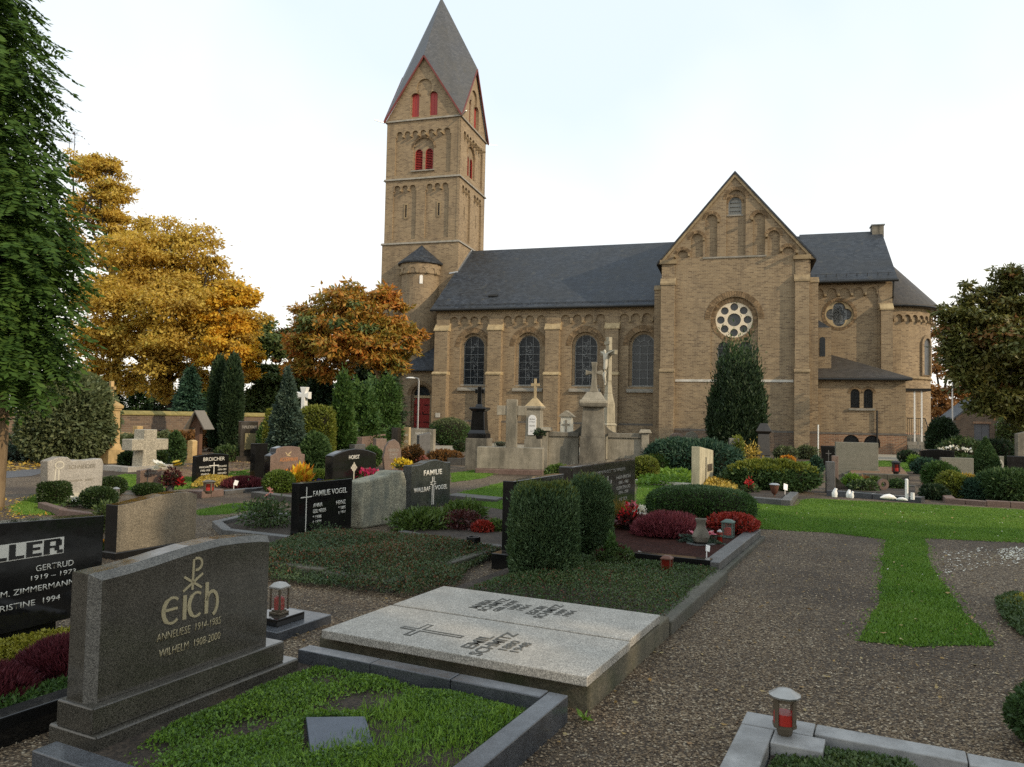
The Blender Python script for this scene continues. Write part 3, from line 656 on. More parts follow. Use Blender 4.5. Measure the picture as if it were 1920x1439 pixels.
GL = {'right': 'mown green lawn with a narrow tongue running towards the viewer', 'middle': 'small lawn behind the flowering border beside the black stone', 'centre': 'green strip curving before the concrete cross block',
      'strip': 'thin grass strip along the gravel left of the black stone with the cross', 'left': 'grass patch with yellow leaves at the left trunk', 'path': 'grass patch behind the book shaped stone',
      'back': 'grass behind the dark heather bed', 'church': 'grass strip along the foot of the church'}
for k, poly in LAWNS.items():
    sheet('lawn', poly, 0.004, M['lawn']); grass('grass', GL[k], poly, NB[k], 0.024)
sheet('path', gp((-60, 893), (-60, 903), (60, 893), (84, 886), (84, 879), (0, 885)), 0.005, M['asphalt'])
sheet('leafy_ground', gp((300, 880), (470, 858), (520, 872), (520, 890), (430, 892), (330, 896)), 0.003, M['litter_soil'])
sheet('forecourt', gp((800, 826), (1240, 846), (1240, 856), (1000, 852), (800, 842)), 0.003, M['paving'])
sheet('church_path', gp((1640, 850), (1760, 850), (1760, 866), (1640, 866)), 0.003, M['paving'])
# loose stones and leaves
def chips():
    rng = np.random.default_rng(5); n = 150000
    r = 3.0 + 10.5 * rng.random(n) ** 1.25; a = rng.uniform(-0.60, 0.62, n); XY = np.c_[r * np.sin(a), r * np.cos(a)]
    ok = np.ones(n, bool)
    for poly in LAWNS.values(): ok &= ~in_poly(XY[:, 0], XY[:, 1], poly)
    s = XY @ D1[:2]; t = XY @ E1[:2]
    ok &= ~((t < -1.62) & (t > -3.75) & (s > 2.1) & (s < 3.95)) & ~((t < -1.6) & (t > -3.6) & (s > 4.2) & (s < 8.3))
    ok &= rng.random(n) < np.clip(.75 + .5 * Lump(np.random.default_rng(3), .9)(np.c_[XY, np.zeros(n)]), .2, 1); XY = XY[ok]; n = len(XY); sz = 0.004 + 0.0068 * rng.random(n) ** 2.2
    base = np.array([(1, 0, 0), (0, 1, 0), (-1, 0, 0), (0, -1, 0), (0, 0, 0.7), (0, 0, -0.5)], float)
    a = rng.random(n) * 6.28; ca, sa = np.cos(a), np.sin(a); st = rng.uniform(0.55, 1.5, (n, 1)); B = np.tile(base, (n, 1, 1)) * rng.uniform(0.6, 1.2, (n, 6, 1))
    X = B[:, :, 0] * st; Y = B[:, :, 1]; V = np.stack([X * ca[:, None] - Y * sa[:, None], X * sa[:, None] + Y * ca[:, None], B[:, :, 2]], 2) * sz[:, None, None]
    V[:, :, 0] += XY[:, :1]; V[:, :, 1] += XY[:, 1:]; V[:, :, 2] += (sz * 0.35)[:, None]
    F = np.array([(0, 1, 4), (1, 2, 4), (2, 3, 4), (3, 0, 4)]); F = (F[None] + np.arange(n)[:, None, None] * 6).reshape(-1, 3)
    m = leaf_mat('gravel_chips', [(0.034, 0.021, 0.012), (0.095, 0.062, 0.034), (0.17, 0.118, 0.067), (0.26, 0.19, 0.115), (0.5, 0.42, 0.3)], 0.7, 0, 0.2, 0.6)
    tag(np_mesh('gravel_stones', V.reshape(-1, 3), F, [m]), 'loose brown and pale gravel stones on the path', 'gravel', None, 'stuff')
chips()
def litter(label, poly, n, size, mat, z=0.012):
    rng = np.random.default_rng(hash_(label)); XY = fill_poly(rng, n, poly); P = np.c_[XY, np.full(n, z)]
    A = np.c_[rng.normal(size=(n, 2)), rng.normal(size=n) * 0.18]; V, F = leaf_quads(P, A, size, 0.6, rng, 0.08, flat=(0, 0, 1)); V[:, 2] = np.maximum(V[:, 2], 0.006)
    tag(np_mesh('fallen_leaves', V, F, [mat]), label, 'fallen leaves', None, 'stuff')
litter('dry leaves scattered over the foreground gravel', gp((430, 1439), (1100, 1439), (1920, 1300), (1920, 1050), (1440, 1000), (900, 1040), (520, 1190)), 560, 0.034, M['litter'])
litter('brown leaves lying on the soil beside the dark headstones', gp((300, 880), (470, 858), (520, 872), (520, 890), (430, 892), (330, 896)), 900, 0.09, M['litter'])
litter('yellow leaves along the left path', gp((-20, 945), (90, 925), (110, 960), (60, 975), (-20, 975)), 420, 0.05, M['yellow_litter'])
litter('bright yellow leaves under the round thuja', gp((0, 868), (80, 862), (90, 878), (0, 886)), 500, 0.1, M['yellow_litter'])
litter('pale petals dotted over the right lawn', LAWNS['right'], 150, 0.02, M['p_white'], 0.045)
litter('white petals on the soil at the right edge', gp((1760, 1035), (1850, 1028), (1930, 1035), (1930, 1062), (1860, 1062), (1770, 1080)), 260, 0.028, M['p_white'])
litter('dense white petals at the right frame edge', gp((1870, 1030), (1935, 1028), (1935, 1052), (1880, 1050)), 320, 0.03, M['p_white'])

# ------------------------------------------------------------------ the church (local axes: x east along the nave, y away from the viewer)
CA = radians(16.5); CO = (-5.208, 51.906, 0.0)
church = empty('church', CO, -CA, 'tan brick church with tall square tower, slate roofs and round rose window', 'church')
def cpart(name, mb, mat, **k): return mb.obj(name, mat, church, **k)
EASTU = lambda u: (lambda a, b, t: (u - t, a, b))
def arcade(mb, u0, u1, ztop, zs, r, n, depth=(0.0, 0.1), foot=0.22, mp=None):
    """flat band with n round arches cut in its lower edge"""
    pit = (u1 - u0) / n; r = min(r, pit * 0.42); pts = [(u0, ztop), (u0, zs - foot)]
    for i in range(n):
        c = u0 + pit * (i + 0.5)
        pts += [(c - r, zs - foot)] + [(c - r * cos(pi * k / 8), zs + r * sin(pi * k / 8)) for k in range(9)] + [(c + r, zs - foot)]
    pts += [(u1, zs - foot), (u1, ztop)]
    q = [pts[0]]
    for a in pts[1:]:
        if abs(a[0] - q[-1][0]) + abs(a[1] - q[-1][1]) > 1e-5: q.append(a)
    mb.slab(q, (), depth[0], depth[1], mp)
    return [(u0 + pit * i, zs - foot) for i in range(1, n)]
corbels = MB()
def corbel_row(pts, mp=None, y0=-0.03, w_=0.055):
    for a, b in pts:
        y0 = y0 - .07; corbels.slab([(a - w_, b - 0.02), (a + w_, b - 0.02), (a + w_ * 1.2, b + 0.12), (a - w_ * 1.2, b + 0.12)], (), y0, 0.09, mp)
def arch_ring(mb, cx, zs, r0, r1, y0, y1, n=22, a0=0.0, a1=pi, mp=None):
    """radial brick-on-edge ring, every brick its own wedge"""
    for i in range(n):
        t0 = a0 + (a1 - a0) * (i + 0.08) / n; t1 = a0 + (a1 - a0) * (i + 0.92) / n
        mb.slab([(cx + r0 * cos(t0), zs + r0 * sin(t0)), (cx + r0 * cos(t1), zs + r0 * sin(t1)), (cx + r1 * cos(t1), zs + r1 * sin(t1)), (cx + r1 * cos(t0), zs + r1 * sin(t0))], (), y0, y1, mp)
rings = MB()
# -- nave
NW = [2.62, 6.46, 10.26, 13.95]
nave = MB(); nave.slab([(0, 0), (15.25, 0), (15.25, 8.75), (0, 8.75)], [arch(c, 0.92, 3.72, 6.33) for c in NW], 0.1, 0.34)
nave.slab([(0, 3.5), (15.25, 3.5), (15.25, 7.4), (0, 7.4)], [arch(c, 0.73, 3.78, 6.33) for c in NW], 0.34, 0.62)
BT = [(0.02, 0.95), (3.79, 4.71), (7.7, 8.61), (11.6, 12.43)]
for i, (a, b) in enumerate(BT):
    bt = MB(); bt.box(a, b, -0.32, 0.11, 4.5, 7.36); bt.box(a - 0.03, b + 0.03, -0.5, 0.105, 0.0, 4.5); bt.box(a + 0.03, b - 0.03, -0.09, 0.108, 7.36, 8.6)
    cpart('buttress', bt, M['brick'])
    nxt = BT[i + 1][0] if i < 3 else 15.2
    corbel_row(arcade(nave, b - 0.03, nxt + 0.03, 8.62, 8.04, 0.3, 4, (-0.07, 0.11)))
nave.box(0.0, 0.05, 0.0, 0.11, 0, 8.62)
cpart('nave_wall', nave, M['brick'])
b = MB()
b.box(-0.04, 15.25, 0.34, 0.6, 0, 3.48); b.box(0.0, 0.3, 0.62, 13.7, 0, 8.7); b.box(0.0, 28.3, 13.7, 14, 0, 8.7)
b.slab([(0.62, 8.7), (13.7, 8.7), (7.1, 13.9)], (), 0, 0.3, lambda a, z, t: (0.0 + t, a, z)); cpart('end_wall', b, M['brick'])
pl_ = MB(); pl_.frustum(-0.06, 15.25, -0.04, 0.3, 1.3, 1.42, 0.0, 0.05); cpart('base_course', pl_, M['plinth'])
pl_ = MB(); pl_.box(-0.05, 15.25, -0.03, 0.2, 0, 1.3); cpart('base_wall', pl_, M['brick'])
cr = MB(); cr.box(-0.05, 15.2, -0.1, 0.12, 8.62, 8.8); cpart('eaves_cornice', cr, M['trim'])
for a, bb in BT:
    caps = MB(); caps.slab([(-0.38, 7.36), (-0.38, 7.44), (0.02, 7.88), (0.1, 7.88), (0.1, 7.36)], (), a - 0.06, bb + 0.06, lambda y, z, t: (t, y, z)); cpart('buttress_cap', caps, M['sandstone'])
    caps = MB(); caps.slab([(-0.56, 4.42), (-0.56, 4.5), (-0.33, 4.62), (0.1, 4.62), (0.1, 4.42)], (), a - 0.07, bb + 0.07, lambda y, z, t: (t, y, z))
    cpart('buttress_cap', caps, M['sandstone'])
for c in NW:
    sl = MB(); sl.slab([(-0.06, 3.36), (-0.06, 3.44), (0.34, 3.8), (0.5, 3.8), (0.5, 3.36)], (), c - 1.02, c + 1.02, lambda y, z, t: (t, y, z))
    arch_ring(rings, c, 6.33, 0.95, 1.28, 0.085, 0.12)
    cpart('window_sill', sl, M['sill'])
def pane_mesh(name, poly, mat, th=0.02):
    m = MB(); m.slab(poly, (), 0, th); me = bpy.data.meshes.new(name); me.from_pydata(m.v, [], m.f); me.update(); me.materials.append(mat); return me
PM = {}
def leaded_window(parent, cx, hw, z0, zs, y, cols, rows, mat, barm, rz_=None, fan=False, bw=0.028):
    """bars as one part with every pane a sub-part behind them"""
    f = MB(); f.slab(arch(cx, hw, z0, zs), [arch(cx, hw - 0.05, z0 + 0.05, zs)], y - 0.05, y)
    for i in range(1, cols):
        x = cx - hw + 2 * hw * i / cols; zt = zs + sqrt(max(0, hw * hw - (x - cx) ** 2)) - 0.02
        f.box(x - bw / 2, x + bw / 2, y - 0.045, y - 0.005, z0, zs if fan else zt)
    for j in range(1, rows + 1):
        z = z0 + (zs - z0) * j / rows; f.box(cx - hw + 0.01, cx + hw - 0.01, y - 0.04, y - 0.008, z - bw / 2, z + bw / 2)
    if fan:
        for a in (0.25, 0.5, 0.75): f.ribbon([(cx + hw * .45 * cos(pi * a), zs + hw * .45 * sin(pi * a)), (cx + hw * .97 * cos(pi * a), zs + hw * .97 * sin(pi * a))], bw, y - 0.04, y - 0.01)
        f.ribbon([(cx + hw * .45 * cos(pi * k / 10), zs + hw * .45 * sin(pi * k / 10)) for k in range(11)], bw, y - 0.042, y - 0.012)
    w_ = f.obj('window', barm, parent)
    pw, ph = 2 * hw / cols, (zs - z0) / rows; key = ('p', round(pw, 3), round(ph, 3), mat.name)
    if key not in PM: PM[key] = pane_mesh('pane', [(-pw / 2, 0), (pw / 2, 0), (pw / 2, ph), (-pw / 2, ph)], mat)
    for i in range(cols):
        for j in range(rows):
            p = link_mesh('pane', PM[key], w_, (cx - hw + pw * (i + .5), y + 0.01, z0 + ph * j)); p.rotation_euler = (random.gauss(0, .012), 0, random.gauss(0, .02))
        xa, xb = cx - hw + pw * i, cx - hw + pw * (i + 1); k2 = ('a', round(hw, 3), cols, i, mat.name)
        if k2 not in PM:
            pts = [(xa - cx, 0), (xb - cx, 0)] + [(xb - cx + (xa - xb) * q / 6, sqrt(max(0.0, hw * hw - (xb - cx + (xa - xb) * q / 6) ** 2)) + 0.001) for q in range(7)]
            PM[k2] = pane_mesh('pane', pts, mat)
        p = link_mesh('pane', PM[k2], w_, (cx, y + 0.012, zs)); p.rotation_euler = (random.gauss(0, .012), 0, 0)
    return w_
for i, c in enumerate(NW): leaded_window(church, c, 0.73, 3.78, 6.33, 0.52, 3, 5, M['pane'] if i < 3 else M['pane_light'], M['lead'], fan=i == 3)
# coloured-glass figures in the middle lights: irregular lead lines
ld = MB(); rr = random.Random(3)
for c in NW[:3]:
    for k in range(46):
        x = c + rr.uniform(-.2, .2); z = rr.uniform(3.9, 6.7); a = rr.uniform(0, pi); l_ = rr.uniform(.06, .14)
        ld.ribbon([(x - l_ * cos(a), z - l_ * sin(a)), (x, z + rr.uniform(-.04, .04)), (x + l_ * cos(a), z + l_ * sin(a))], 0.022, 0.485, 0.5)
    for k in range(30):
        x = c + rr.choice((-1, 1)) * rr.uniform(.27, .66); z = rr.uniform(3.85, 6.4); ld.box(x - .1, x + .1, 0.487, 0.5, z - .006, z + .006)
tag(cpart('leading', ld, M['lead'], uv=False), kind='stuff')
# -- roofs
SLOPE = (14.28 - 8.78) / 7.35
def rz_(v): return 8.78 + SLOPE * (min(v, 14 - v) + 0.35)
rf = MB()
rf.slab([(-0.38, 8.75), (7, 14.25), (14.38, 8.75), (14.38, 8.87), (7, 14.39), (-0.38, 8.87)], (), -0.28, 23.6, lambda y, z, t: (t, y, z))
zc = rz_(1.62)
rf.slab([(1.62, zc), (7, 14.36), (12.4, zc), (12.4, zc + .13), (7, 14.5), (1.62, zc + .13)], (), 23.6, 28.72, lambda y, z, t: (t, y, z))
cpart('nave_roof', rf, M['slate'])
gt = MB(); gt.tube([(-0.3, -0.46, 8.76), (15.2, -0.46, 8.76)], 0.085, 8); cpart('gutter', gt, M['metal_dark'])
gt = MB(); gt.tube([(24.0, 1.53, zc), (28.75, 1.53, zc)], 0.085, 8); cpart('gutter', gt, M['metal_dark'])
gt = MB(); gt.tube([(28.5, 1.6, zc - 0.02), (28.5, 1.75, zc - 0.9), (28.62, 3.1, 9.0), (28.62, 3.35, 8.6), (28.62, 3.35, 0.3)], 0.055, 6); cpart('downpipe', gt, M['metal_dark'])
gt = MB(); gt.tube([(27.2, -0.9, 2.45), (27.2, -0.9, 0.6)], 0.05, 6); cpart('downpipe', gt, M['metal_dark'])
gt = MB(); gt.tube([(23.95, -1.12, 4.2), (28.95, -1.12, 4.2)], 0.07, 8)
cpart('gutter', gt, M['metal_dark'])
g2 = MB()
for k in range(26): g2.box(0.2 + k * .58, 0.24 + k * .58, -0.1, -0.06, 9.0, 9.16)
g2.box(0.1, 15.0, -0.1, -0.075, 9.07, 9.09); g2.box(0.1, 15.0, -0.1, -0.075, 9.14, 9.16)
for k in range(8): g2.box(24.2 + k * .58, 24.24 + k * .58, 1.95, 1.99, zc + .4, zc + .56)
g2.box(24.1, 28.6, 1.95, 1.97, zc + .53, zc + .55); tag(cpart('snow_guard', g2, M['metal_dark']), kind='stuff')
hs = MB(); hs.box(3.4, 4.05, 0.75, 0.95, rz_(.9) + .08, rz_(.9) + .2); cpart('roof_hatch', hs, M['metal_dark'])
# -- transept
TV = -1.6
tr = MB()
gab = [(15.2, 0), (23.6, 0), (23.6, 11.2), (19.41, 16.22), (15.2, 11.22)]
def dblarch(cx, hw, z0, zs): return arch(cx, hw, z0, zs, 16)
holes = [dblarch(19.42, 1.34, 4.1, 7.66), arch(19.48, 0.55, 11.4, 14.8), arch(18.08, 0.34, 11.4, 13.62), arch(20.78, 0.34, 11.4, 13.56),
         arch(17.25, 0.35, 11.42, 12.5), arch(21.6, 0.33, 11.42, 12.5), arch(16.42, 0.32, 11.42, 11.56), arch(22.4, 0.33, 11.42, 11.5)]
tr.slab(gab, holes, TV, TV + 0.16)
tr.slab([(15.25, 11.0), (23.55, 11.0), (19.41, 16.0)], [arch(19.42, 0.37, 13.9, 14.6)], TV + 0.16, TV + 0.4)
lanc = [arch(18.84, 0.35, 4.35, 6.0), arch(20.06, 0.37, 4.35, 6.0)]
tr.slab([(17.9, 4.0), (20.95, 4.0), (20.95, 9.2), (17.9, 9.2)], lanc + [circ(19.42, 7.66, 1.06)], TV + 0.16, TV + 0.42)
for a, bb in ((15.2, 16.0), (22.76, 23.52)):
    bt = MB(); bt.box(a, bb, TV - 0.3, TV + 0.05, 4.6, 9.75); bt.box(a - 0.03, bb + 0.03, TV - 0.48, TV + 0.04, 0, 4.6); bt.box(a + 0.02, bb - 0.02, TV - 0.07, TV + 0.04, 9.75, 11.15); cpart('buttress', bt, M['brick'])
bt = MB(); bt.box(23.52, 24.05, TV + 0.25, TV + 1.1, 0, 9.75); cpart('buttress', bt, M['brick'])
bt = MB(); bt.box(14.72, 15.2, TV + 0.6, TV + 1.4, 0, 9.6); cpart('buttress', bt, M['brick'])
tr.box(15.2, 15.5, TV + 0.17, 7, 0, 11.2); tr.box(23.3, 23.6, TV + 0.17, 7, 0, 11.15)
cpart('transept_wall', tr, M['brick'])
for a, hw, zs in ((19.48, .55, 14.8), (18.08, .34, 13.62), (20.78, .34, 13.56), (17.25, .35, 12.5), (21.6, .33, 12.5), (16.42, .32, 11.56), (22.4, .33, 11.5)):
    arch_ring(rings, a, zs, hw + 0.02, hw + 0.2, TV - 0.02, TV + 0.02, 14)
arch_ring(rings, 19.42, 7.66, 1.37, 1.68, TV - 0.02, TV + 0.02, 34)
arch_ring(rings, 19.42, 7.66, 1.07, 1.33, TV + 0.14, TV + 0.19, 40, 0, 2 * pi)
arch_ring(rings, 19.42, 14.6, .38, .54, TV + .14, TV + .19, 12)
tm = MB(); tm.box(16.06, 22.7, TV - 0.05, TV + 0.05, 3.98, 4.12)
tag(cpart('string_course', tm, M['lightband']), 'pale horizontal band across the transept')
ts = MB(); ts.box(17.6, 21.2, TV - 0.06, TV + 0.1, 11.3, 11.4); cpart('gable_sill', ts, M['sill']); ts = MB(); ts.box(18.95, 19.9, TV + .1, TV + .3, 13.82, 13.9)
cpart('gable_sill', ts, M['sill'])
for a, bb in ((15.15, 16.05), (22.71, 23.57)):
    tc2 = MB(); tc2.slab([(TV - .36, 9.75), (TV - .36, 9.86), (TV - .05, 10.2), (TV + .02, 10.2), (TV + .02, 9.75)], (), a, bb, lambda y, z, t: (t, y, z))
    cpart('buttress_cap', tc2, M['trim']); tc2 = MB(); tc2.slab([(TV - .54, 4.52), (TV - .54, 4.6), (TV - .31, 4.72), (TV + .02, 4.72), (TV + .02, 4.52)], (), a, bb, lambda y, z, t: (t, y, z))
    cpart('buttress_cap', tc2, M['trim']); tc2 = MB(); tc2.slab([(TV - .2, 11.05), (TV - .2, 11.3), (TV + .03, 11.3), (TV + .03, 11.05)], (), a - .05, bb + .05, lambda y, z, t: (t, y, z)); cpart('buttress_cap', tc2, M['trim'])
tc2 = MB(); tc2.slab([(TV + .2, 9.75), (TV + .2, 9.8), (TV + .5, 10.1), (TV + 1.1, 10.1), (TV + 1.1, 9.75)], (), 23.5, 24.1, lambda y, z, t: (t, y, z)); cpart('buttress_cap', tc2, M['trim'])
tc2 = MB(); tc2.slab([(TV + .55, 9.6), (TV + .55, 9.66), (TV + .9, 9.95), (TV + 1.4, 9.95), (TV + 1.4, 9.6)], (), 14.68, 15.2, lambda y, z, t: (t, y, z))
cpart('buttress_cap', tc2, M['trim'])
for sg, u0, u1, z0, z1 in ((0, 15.0, 19.41, 11.08, 16.3), (0, 23.82, 19.41, 11.05, 16.3)):
    vt = MB(); vt.slab([(u0, z0), (u1, z1), (u1, z1 - .2), (u0 + (.17 if u1 > u0 else -.17), z0)], (), TV - 0.12, TV + 0.1)
    cpart('gable_verge', vt, M['trim'])
tro = MB()
for u0, z0 in ((14.9, 11.0), (23.92, 10.97)):
    tro.slab([(u0, z0), (19.41, 16.31), (19.41, 16.46), (u0, z0 + .14)], (), TV - 0.16, 7.6)
cpart('transept_roof', tro, M['slate'])
tp_ = MB(); tp_.frustum(15.2, 24.1, TV - 0.09, TV + .2, 1.08, 1.2, 0, 0.06); cpart('base_course', tp_, M['plinth'])
tp_ = MB(); tp_.box(15.16, 24.1, TV - 0.08, TV + 0.1, 0, 1.08); cpart('base_wall', tp_, M['brick_dark'])
corbel_row([(u, z) for u, z in ((16.8, 11.5), (17.65, 12.4), (18.5, 13.45), (20.4, 13.45), (21.2, 12.4), (22.0, 11.5), (15.98, 11.4), (22.84, 11.35))], lambda a, bz, t: (a, TV - .02 + t - .03, bz))
# rose window: stone wheel with nine round lights
rose = MB(); rh = [circ(19.42, 7.66, 0.385, 24)] + [circ(19.42 + .76 * cos(pi * k / 4), 7.66 + .76 * sin(pi * k / 4), 0.225, 18) for k in range(8)]
rose.slab(circ(19.42, 7.66, 1.055, 40), rh, TV + 0.22, TV + 0.38)
rw = cpart('rose_window', rose, flat_mat('cream_tracery', (0.72, 0.62, 0.45), 0.7), bevel=0.012)
pr = {r: pane_mesh('pane', circ(0, 0, r + .02, 20), M['pane_light']) for r in (0.385, 0.225)}
link_mesh('pane', pr[0.385], rw, (19.42, TV + .33, 7.66))
for k in range(8):
    p = link_mesh('pane', pr[0.225], rw, (19.42 + .76 * cos(pi * k / 4), TV + .33, 7.66 + .76 * sin(pi * k / 4))); p.rotation_euler = (random.gauss(0, .02), 0, random.gauss(0, .03))
for c, hw in ((18.84, .35), (20.06, .37)): leaded_window(church, c, hw, 4.35, 6.0, TV + .4, 2, 4, M['pane'], M['lead'])
gw = MB(); gw.slab(arch(19.42, .37, 13.9, 14.6), [arch(19.42, .31, 13.96, 14.6)], TV + .28, TV + .36)
for k in range(3): gw.box(19.1, 19.74, TV + .28, TV + .34, 14.16 + k * .25, 14.18 + k * .25)
gww = cpart('window', gw, M['lead']); link_mesh('pane', pane_mesh('pane', arch(0, .35, 0, .7), flat_mat('dull_grey_pane', (.24, .235, .2), .4)), gww, (19.42, TV + .36, 13.9))
# -- choir, side chapel, sacristy, apse
chv = 2.0
ch = MB(); ch.slab([(23.6, 0), (28.5, 0), (28.5, zc), (23.6, zc)], [circ(25.56, 8.35, 0.8)], chv + .1, chv + .4)
corbel_row(arcade(ch, 24.0, 27.75, zc - .12, 9.68, 0.27, 5, (chv, chv + .12)), lambda a, bz, t: (a, chv + t, bz))
ch.box(27.7, 28.5, chv, chv + .12, 0, zc - .1); ch.box(27.82, 28.46, chv - .38, chv + .02, 0, 8.5)
ch.box(28.2, 28.5, chv + .4, 12, 0, zc); ch.slab([(chv + .4, zc), (12, zc), (7, 14.3)], (), 0, .3, lambda y, z, t: (28.2 + t, y, z))
cm = MB(); cm.box(28.1, 28.8, 6.6, 7.4, 14.0, 14.8); cpart('chimney', cm, M['concrete_dark'])
cpart('choir_wall', ch, M['brick'])
cc = MB(); cc.slab([(chv - .44, 8.5), (chv - .44, 8.6), (chv - .1, 8.92), (chv + .02, 8.92), (chv + .02, 8.5)], (), 27.77, 28.51, lambda y, z, t: (t, y, z)); cpart('buttress_cap', cc, M['sandstone'])
cl = MB(); cl.box(28.04, 28.86, 6.54, 7.46, 14.8, 14.87); cpart('chimney_cap', cl, M['lead'])
qf = MB()
def quatre(cx, cz, R, n=8):
    pts = []
    for k in range(4):
        a = k * pi / 2; c = (cx + R * .48 * cos(a), cz + R * .48 * sin(a))
        for i in range(n + 1): t = a - pi * .42 + pi * .84 * i / n; pts.append((c[0] + R * .44 * cos(t), c[1] + R * .44 * sin(t)))
        t = a + pi / 4; pts.append((cx + R * .62 * cos(t), cz + R * .62 * sin(t)))
    return pts
qf.slab(circ(25.56, 8.35, .795, 36), [quatre(25.56, 8.35, .8)], chv + .2, chv + .36)
qo = cpart('quatrefoil_window', qf, M['sandstone'])
ql = MB()
for k in range(26): ql.box(25.56 + rr.uniform(-.45, .45), 25.56 + rr.uniform(-.45, .45) + .02, chv + .3, chv + .32, 8.35 + rr.uniform(-.6, 0), 8.35 + rr.uniform(0, .6))
for k in range(5): ql.box(25.56 - .62, 25.56 + .62, chv + .3, chv + .315, 7.95 + k * .2, 7.965 + k * .2); ql.box(25.16 + k * .2, 25.175 + k * .2, chv + .3, chv + .315, 7.73, 8.97)
ql.obj('leading', M['lead'], qo, uv=False); link_mesh('pane', pane_mesh('pane', circ(0, 0, .78, 24), M['pane_light']), qo, (25.56, chv + .33, 8.35))
arch_ring(rings, 25.56, 8.35, .82, 1.0, chv + .08, chv + .12, 32, 0, 2 * pi)
sc_ = MB(); sc_.box(23.6, 24.9, 0.1, chv + .05, 4.0, 7.3); cpart('side_chapel_wall', sc_, M['brick'])
s2_ = MB(); s2_.add([(23.6, 0.1, 7.3), (24.85, 0.1, 7.3), (24.85, 2.1, 7.3), (23.6, 2.1, 7.3), (23.6, .5, 8.2), (24.1, 2.1, 8.2), (23.6, 2.1, 8.2)], [(0, 1, 5, 4), (1, 2, 5), (0, 3, 2, 1), (4, 5, 6)]); cpart('side_chapel_roof', s2_, M['slate'])
sw = MB(); sw.slab(arch(0.82, .15, 5.6, 6.6), (), -.02, .06, lambda a, bz, t: (23.6 + a, .1 + t, bz)); cpart('window', sw, M['pane'])
ss = MB(); sv = -0.8
ss.slab([(23.6, 0), (28.68, 0), (28.68, 4.2), (23.6, 4.2)], [arch(26.07, .24, 2.58, 3.42), arch(26.76, .24, 2.58, 3.42), arch(25.86, .42, 0.35, .62), arch(26.95, .42, .35, .62)], sv, sv + .3)
ss.box(28.4, 28.68, sv + .3, chv, 0, 4.2); cpart('sacristy_wall', ss, M['brick'])
for c in (26.07, 26.76): arch_ring(rings, c, 3.42, .25, .4, sv - .015, sv + .02, 10)
for c in (25.86, 26.95): arch_ring(rings, c, .62, .43, .62, sv - .015, sv + .02, 12)
sp_ = MB(); sp_.frustum(23.6, 28.74, sv - .07, sv + .2, 1.06, 1.18, 0, .05); cpart('base_course', sp_, M['plinth'])
sp_ = MB(); sp_.slab([(23.6, 0), (28.73, 0), (28.73, 1.06), (23.6, 1.06)], [arch(25.86, .42, .35, .62), arch(26.95, .42, .35, .62)], sv - .05, sv + .1); sp_.box(28.6, 28.73, sv + .1, 2, 0, 1.06); cpart('base_wall', sp_, M['brick_red'])
sg = MB(); sg.box(25.72, 27.1, sv - .1, sv + .1, 2.44, 2.56); cpart('window_sill', sg, M['sill'])
for c in (26.07, 26.76):
    leaded_window(church, c, .24, 2.58, 3.42, sv + .25, 2, 3, M['pane'], M['metal_dark'], bw=.02)
    gr = MB()
    for k in range(5): gr.box(c - .2 + k * .1 - .008, c - .2 + k * .1 + .008, sv + .08, sv + .1, 2.58, 3.5)
    gr.box(c - .24, c + .24, sv + .08, sv + .1, 2.8, 2.82); cpart('window_grille', gr, M['metal_dark'])
bw_ = MB(); bw_.box(25.3, 27.5, sv + .22, sv + .28, .3, 1.05); cpart('cellar_window', bw_, M['pane'])
sr = MB(); sr.add([(23.6, sv - .3, 4.18), (28.98, sv - .3, 4.18), (28.98, 2.1, 4.18), (25.0, 2.1, 5.78), (23.6, 2.1, 5.78), (23.6, sv - .3, 4.3), (28.98, sv - .3, 4.3), (28.98, 2.1, 4.3), (25.0, 2.1, 5.9), (23.6, 2.1, 5.9)],
    [(5, 6, 8, 9), (6, 7, 8), (0, 1, 6, 5), (1, 2, 7, 6), (0, 4, 3, 2, 1)]); cpart('sacristy_roof', sr, M['slate_brown'])
AX, AY, AR = 28.3, 7.0, 3.25
ap = MB(); ap.lathe([(AR, 0), (AR, 9.0)], 40, AX, AY)
for k in range(40):
    pass
cpart('apse_wall', ap, M['brick'])
ab = MB(); ab.lathe([(AR + .06, 4.5), (AR + .12, 4.56), (AR + .02, 4.72)], 40, AX, AY); cpart('string_course', ab, M['trim'])
ab = MB(); ab.lathe([(AR + .1, 0), (AR + .1, 1.1), (AR + .02, 1.2)], 40, AX, AY); cpart('base_wall', ab, M['brick_red'])
ar = MB(); ar.lathe([(AR + .42, 9.0), (AR + .42, 9.12), (0.9, 12.1), (0.0, 12.65)], 40, AX + .2, AY); cpart('apse_roof', ar, M['slate_brown'])
ag = MB(); ag.lathe([(AR + .42, 8.93), (AR + .5, 9.0), (AR + .42, 9.06)], 40, AX + .2, AY); cpart('gutter', ag, M['metal_dark'])
acor = MB(); acor.lathe([(AR + .1, 8.72), (AR + .16, 8.95), (AR + .0, 8.95)], 40, AX, AY); cpart('eaves_cornice', acor, M['trim'])
def on_apse(ang, dz=0):   # frame on the curved wall: a = along the tangent
    ca, sa = cos(ang), sin(ang)
    return lambda a, z, t: (AX + (AR + .14 - t) * cos(ang + a / AR), AY + (AR + .14 - t) * sin(ang + a / AR), z)
af = MB()
for k in range(-3, 4):
    an = -0.75 + k * 0.32; arcade(af, -.52, .52, 8.75, 8.3, .2, 2, (0.0, .16), mp=on_apse(an)); corbel_row([(0, 8.08), (-.5, 8.08)], mp=on_apse(an), y0=-.04)
cpart('apse_frieze', af, M['brick'])
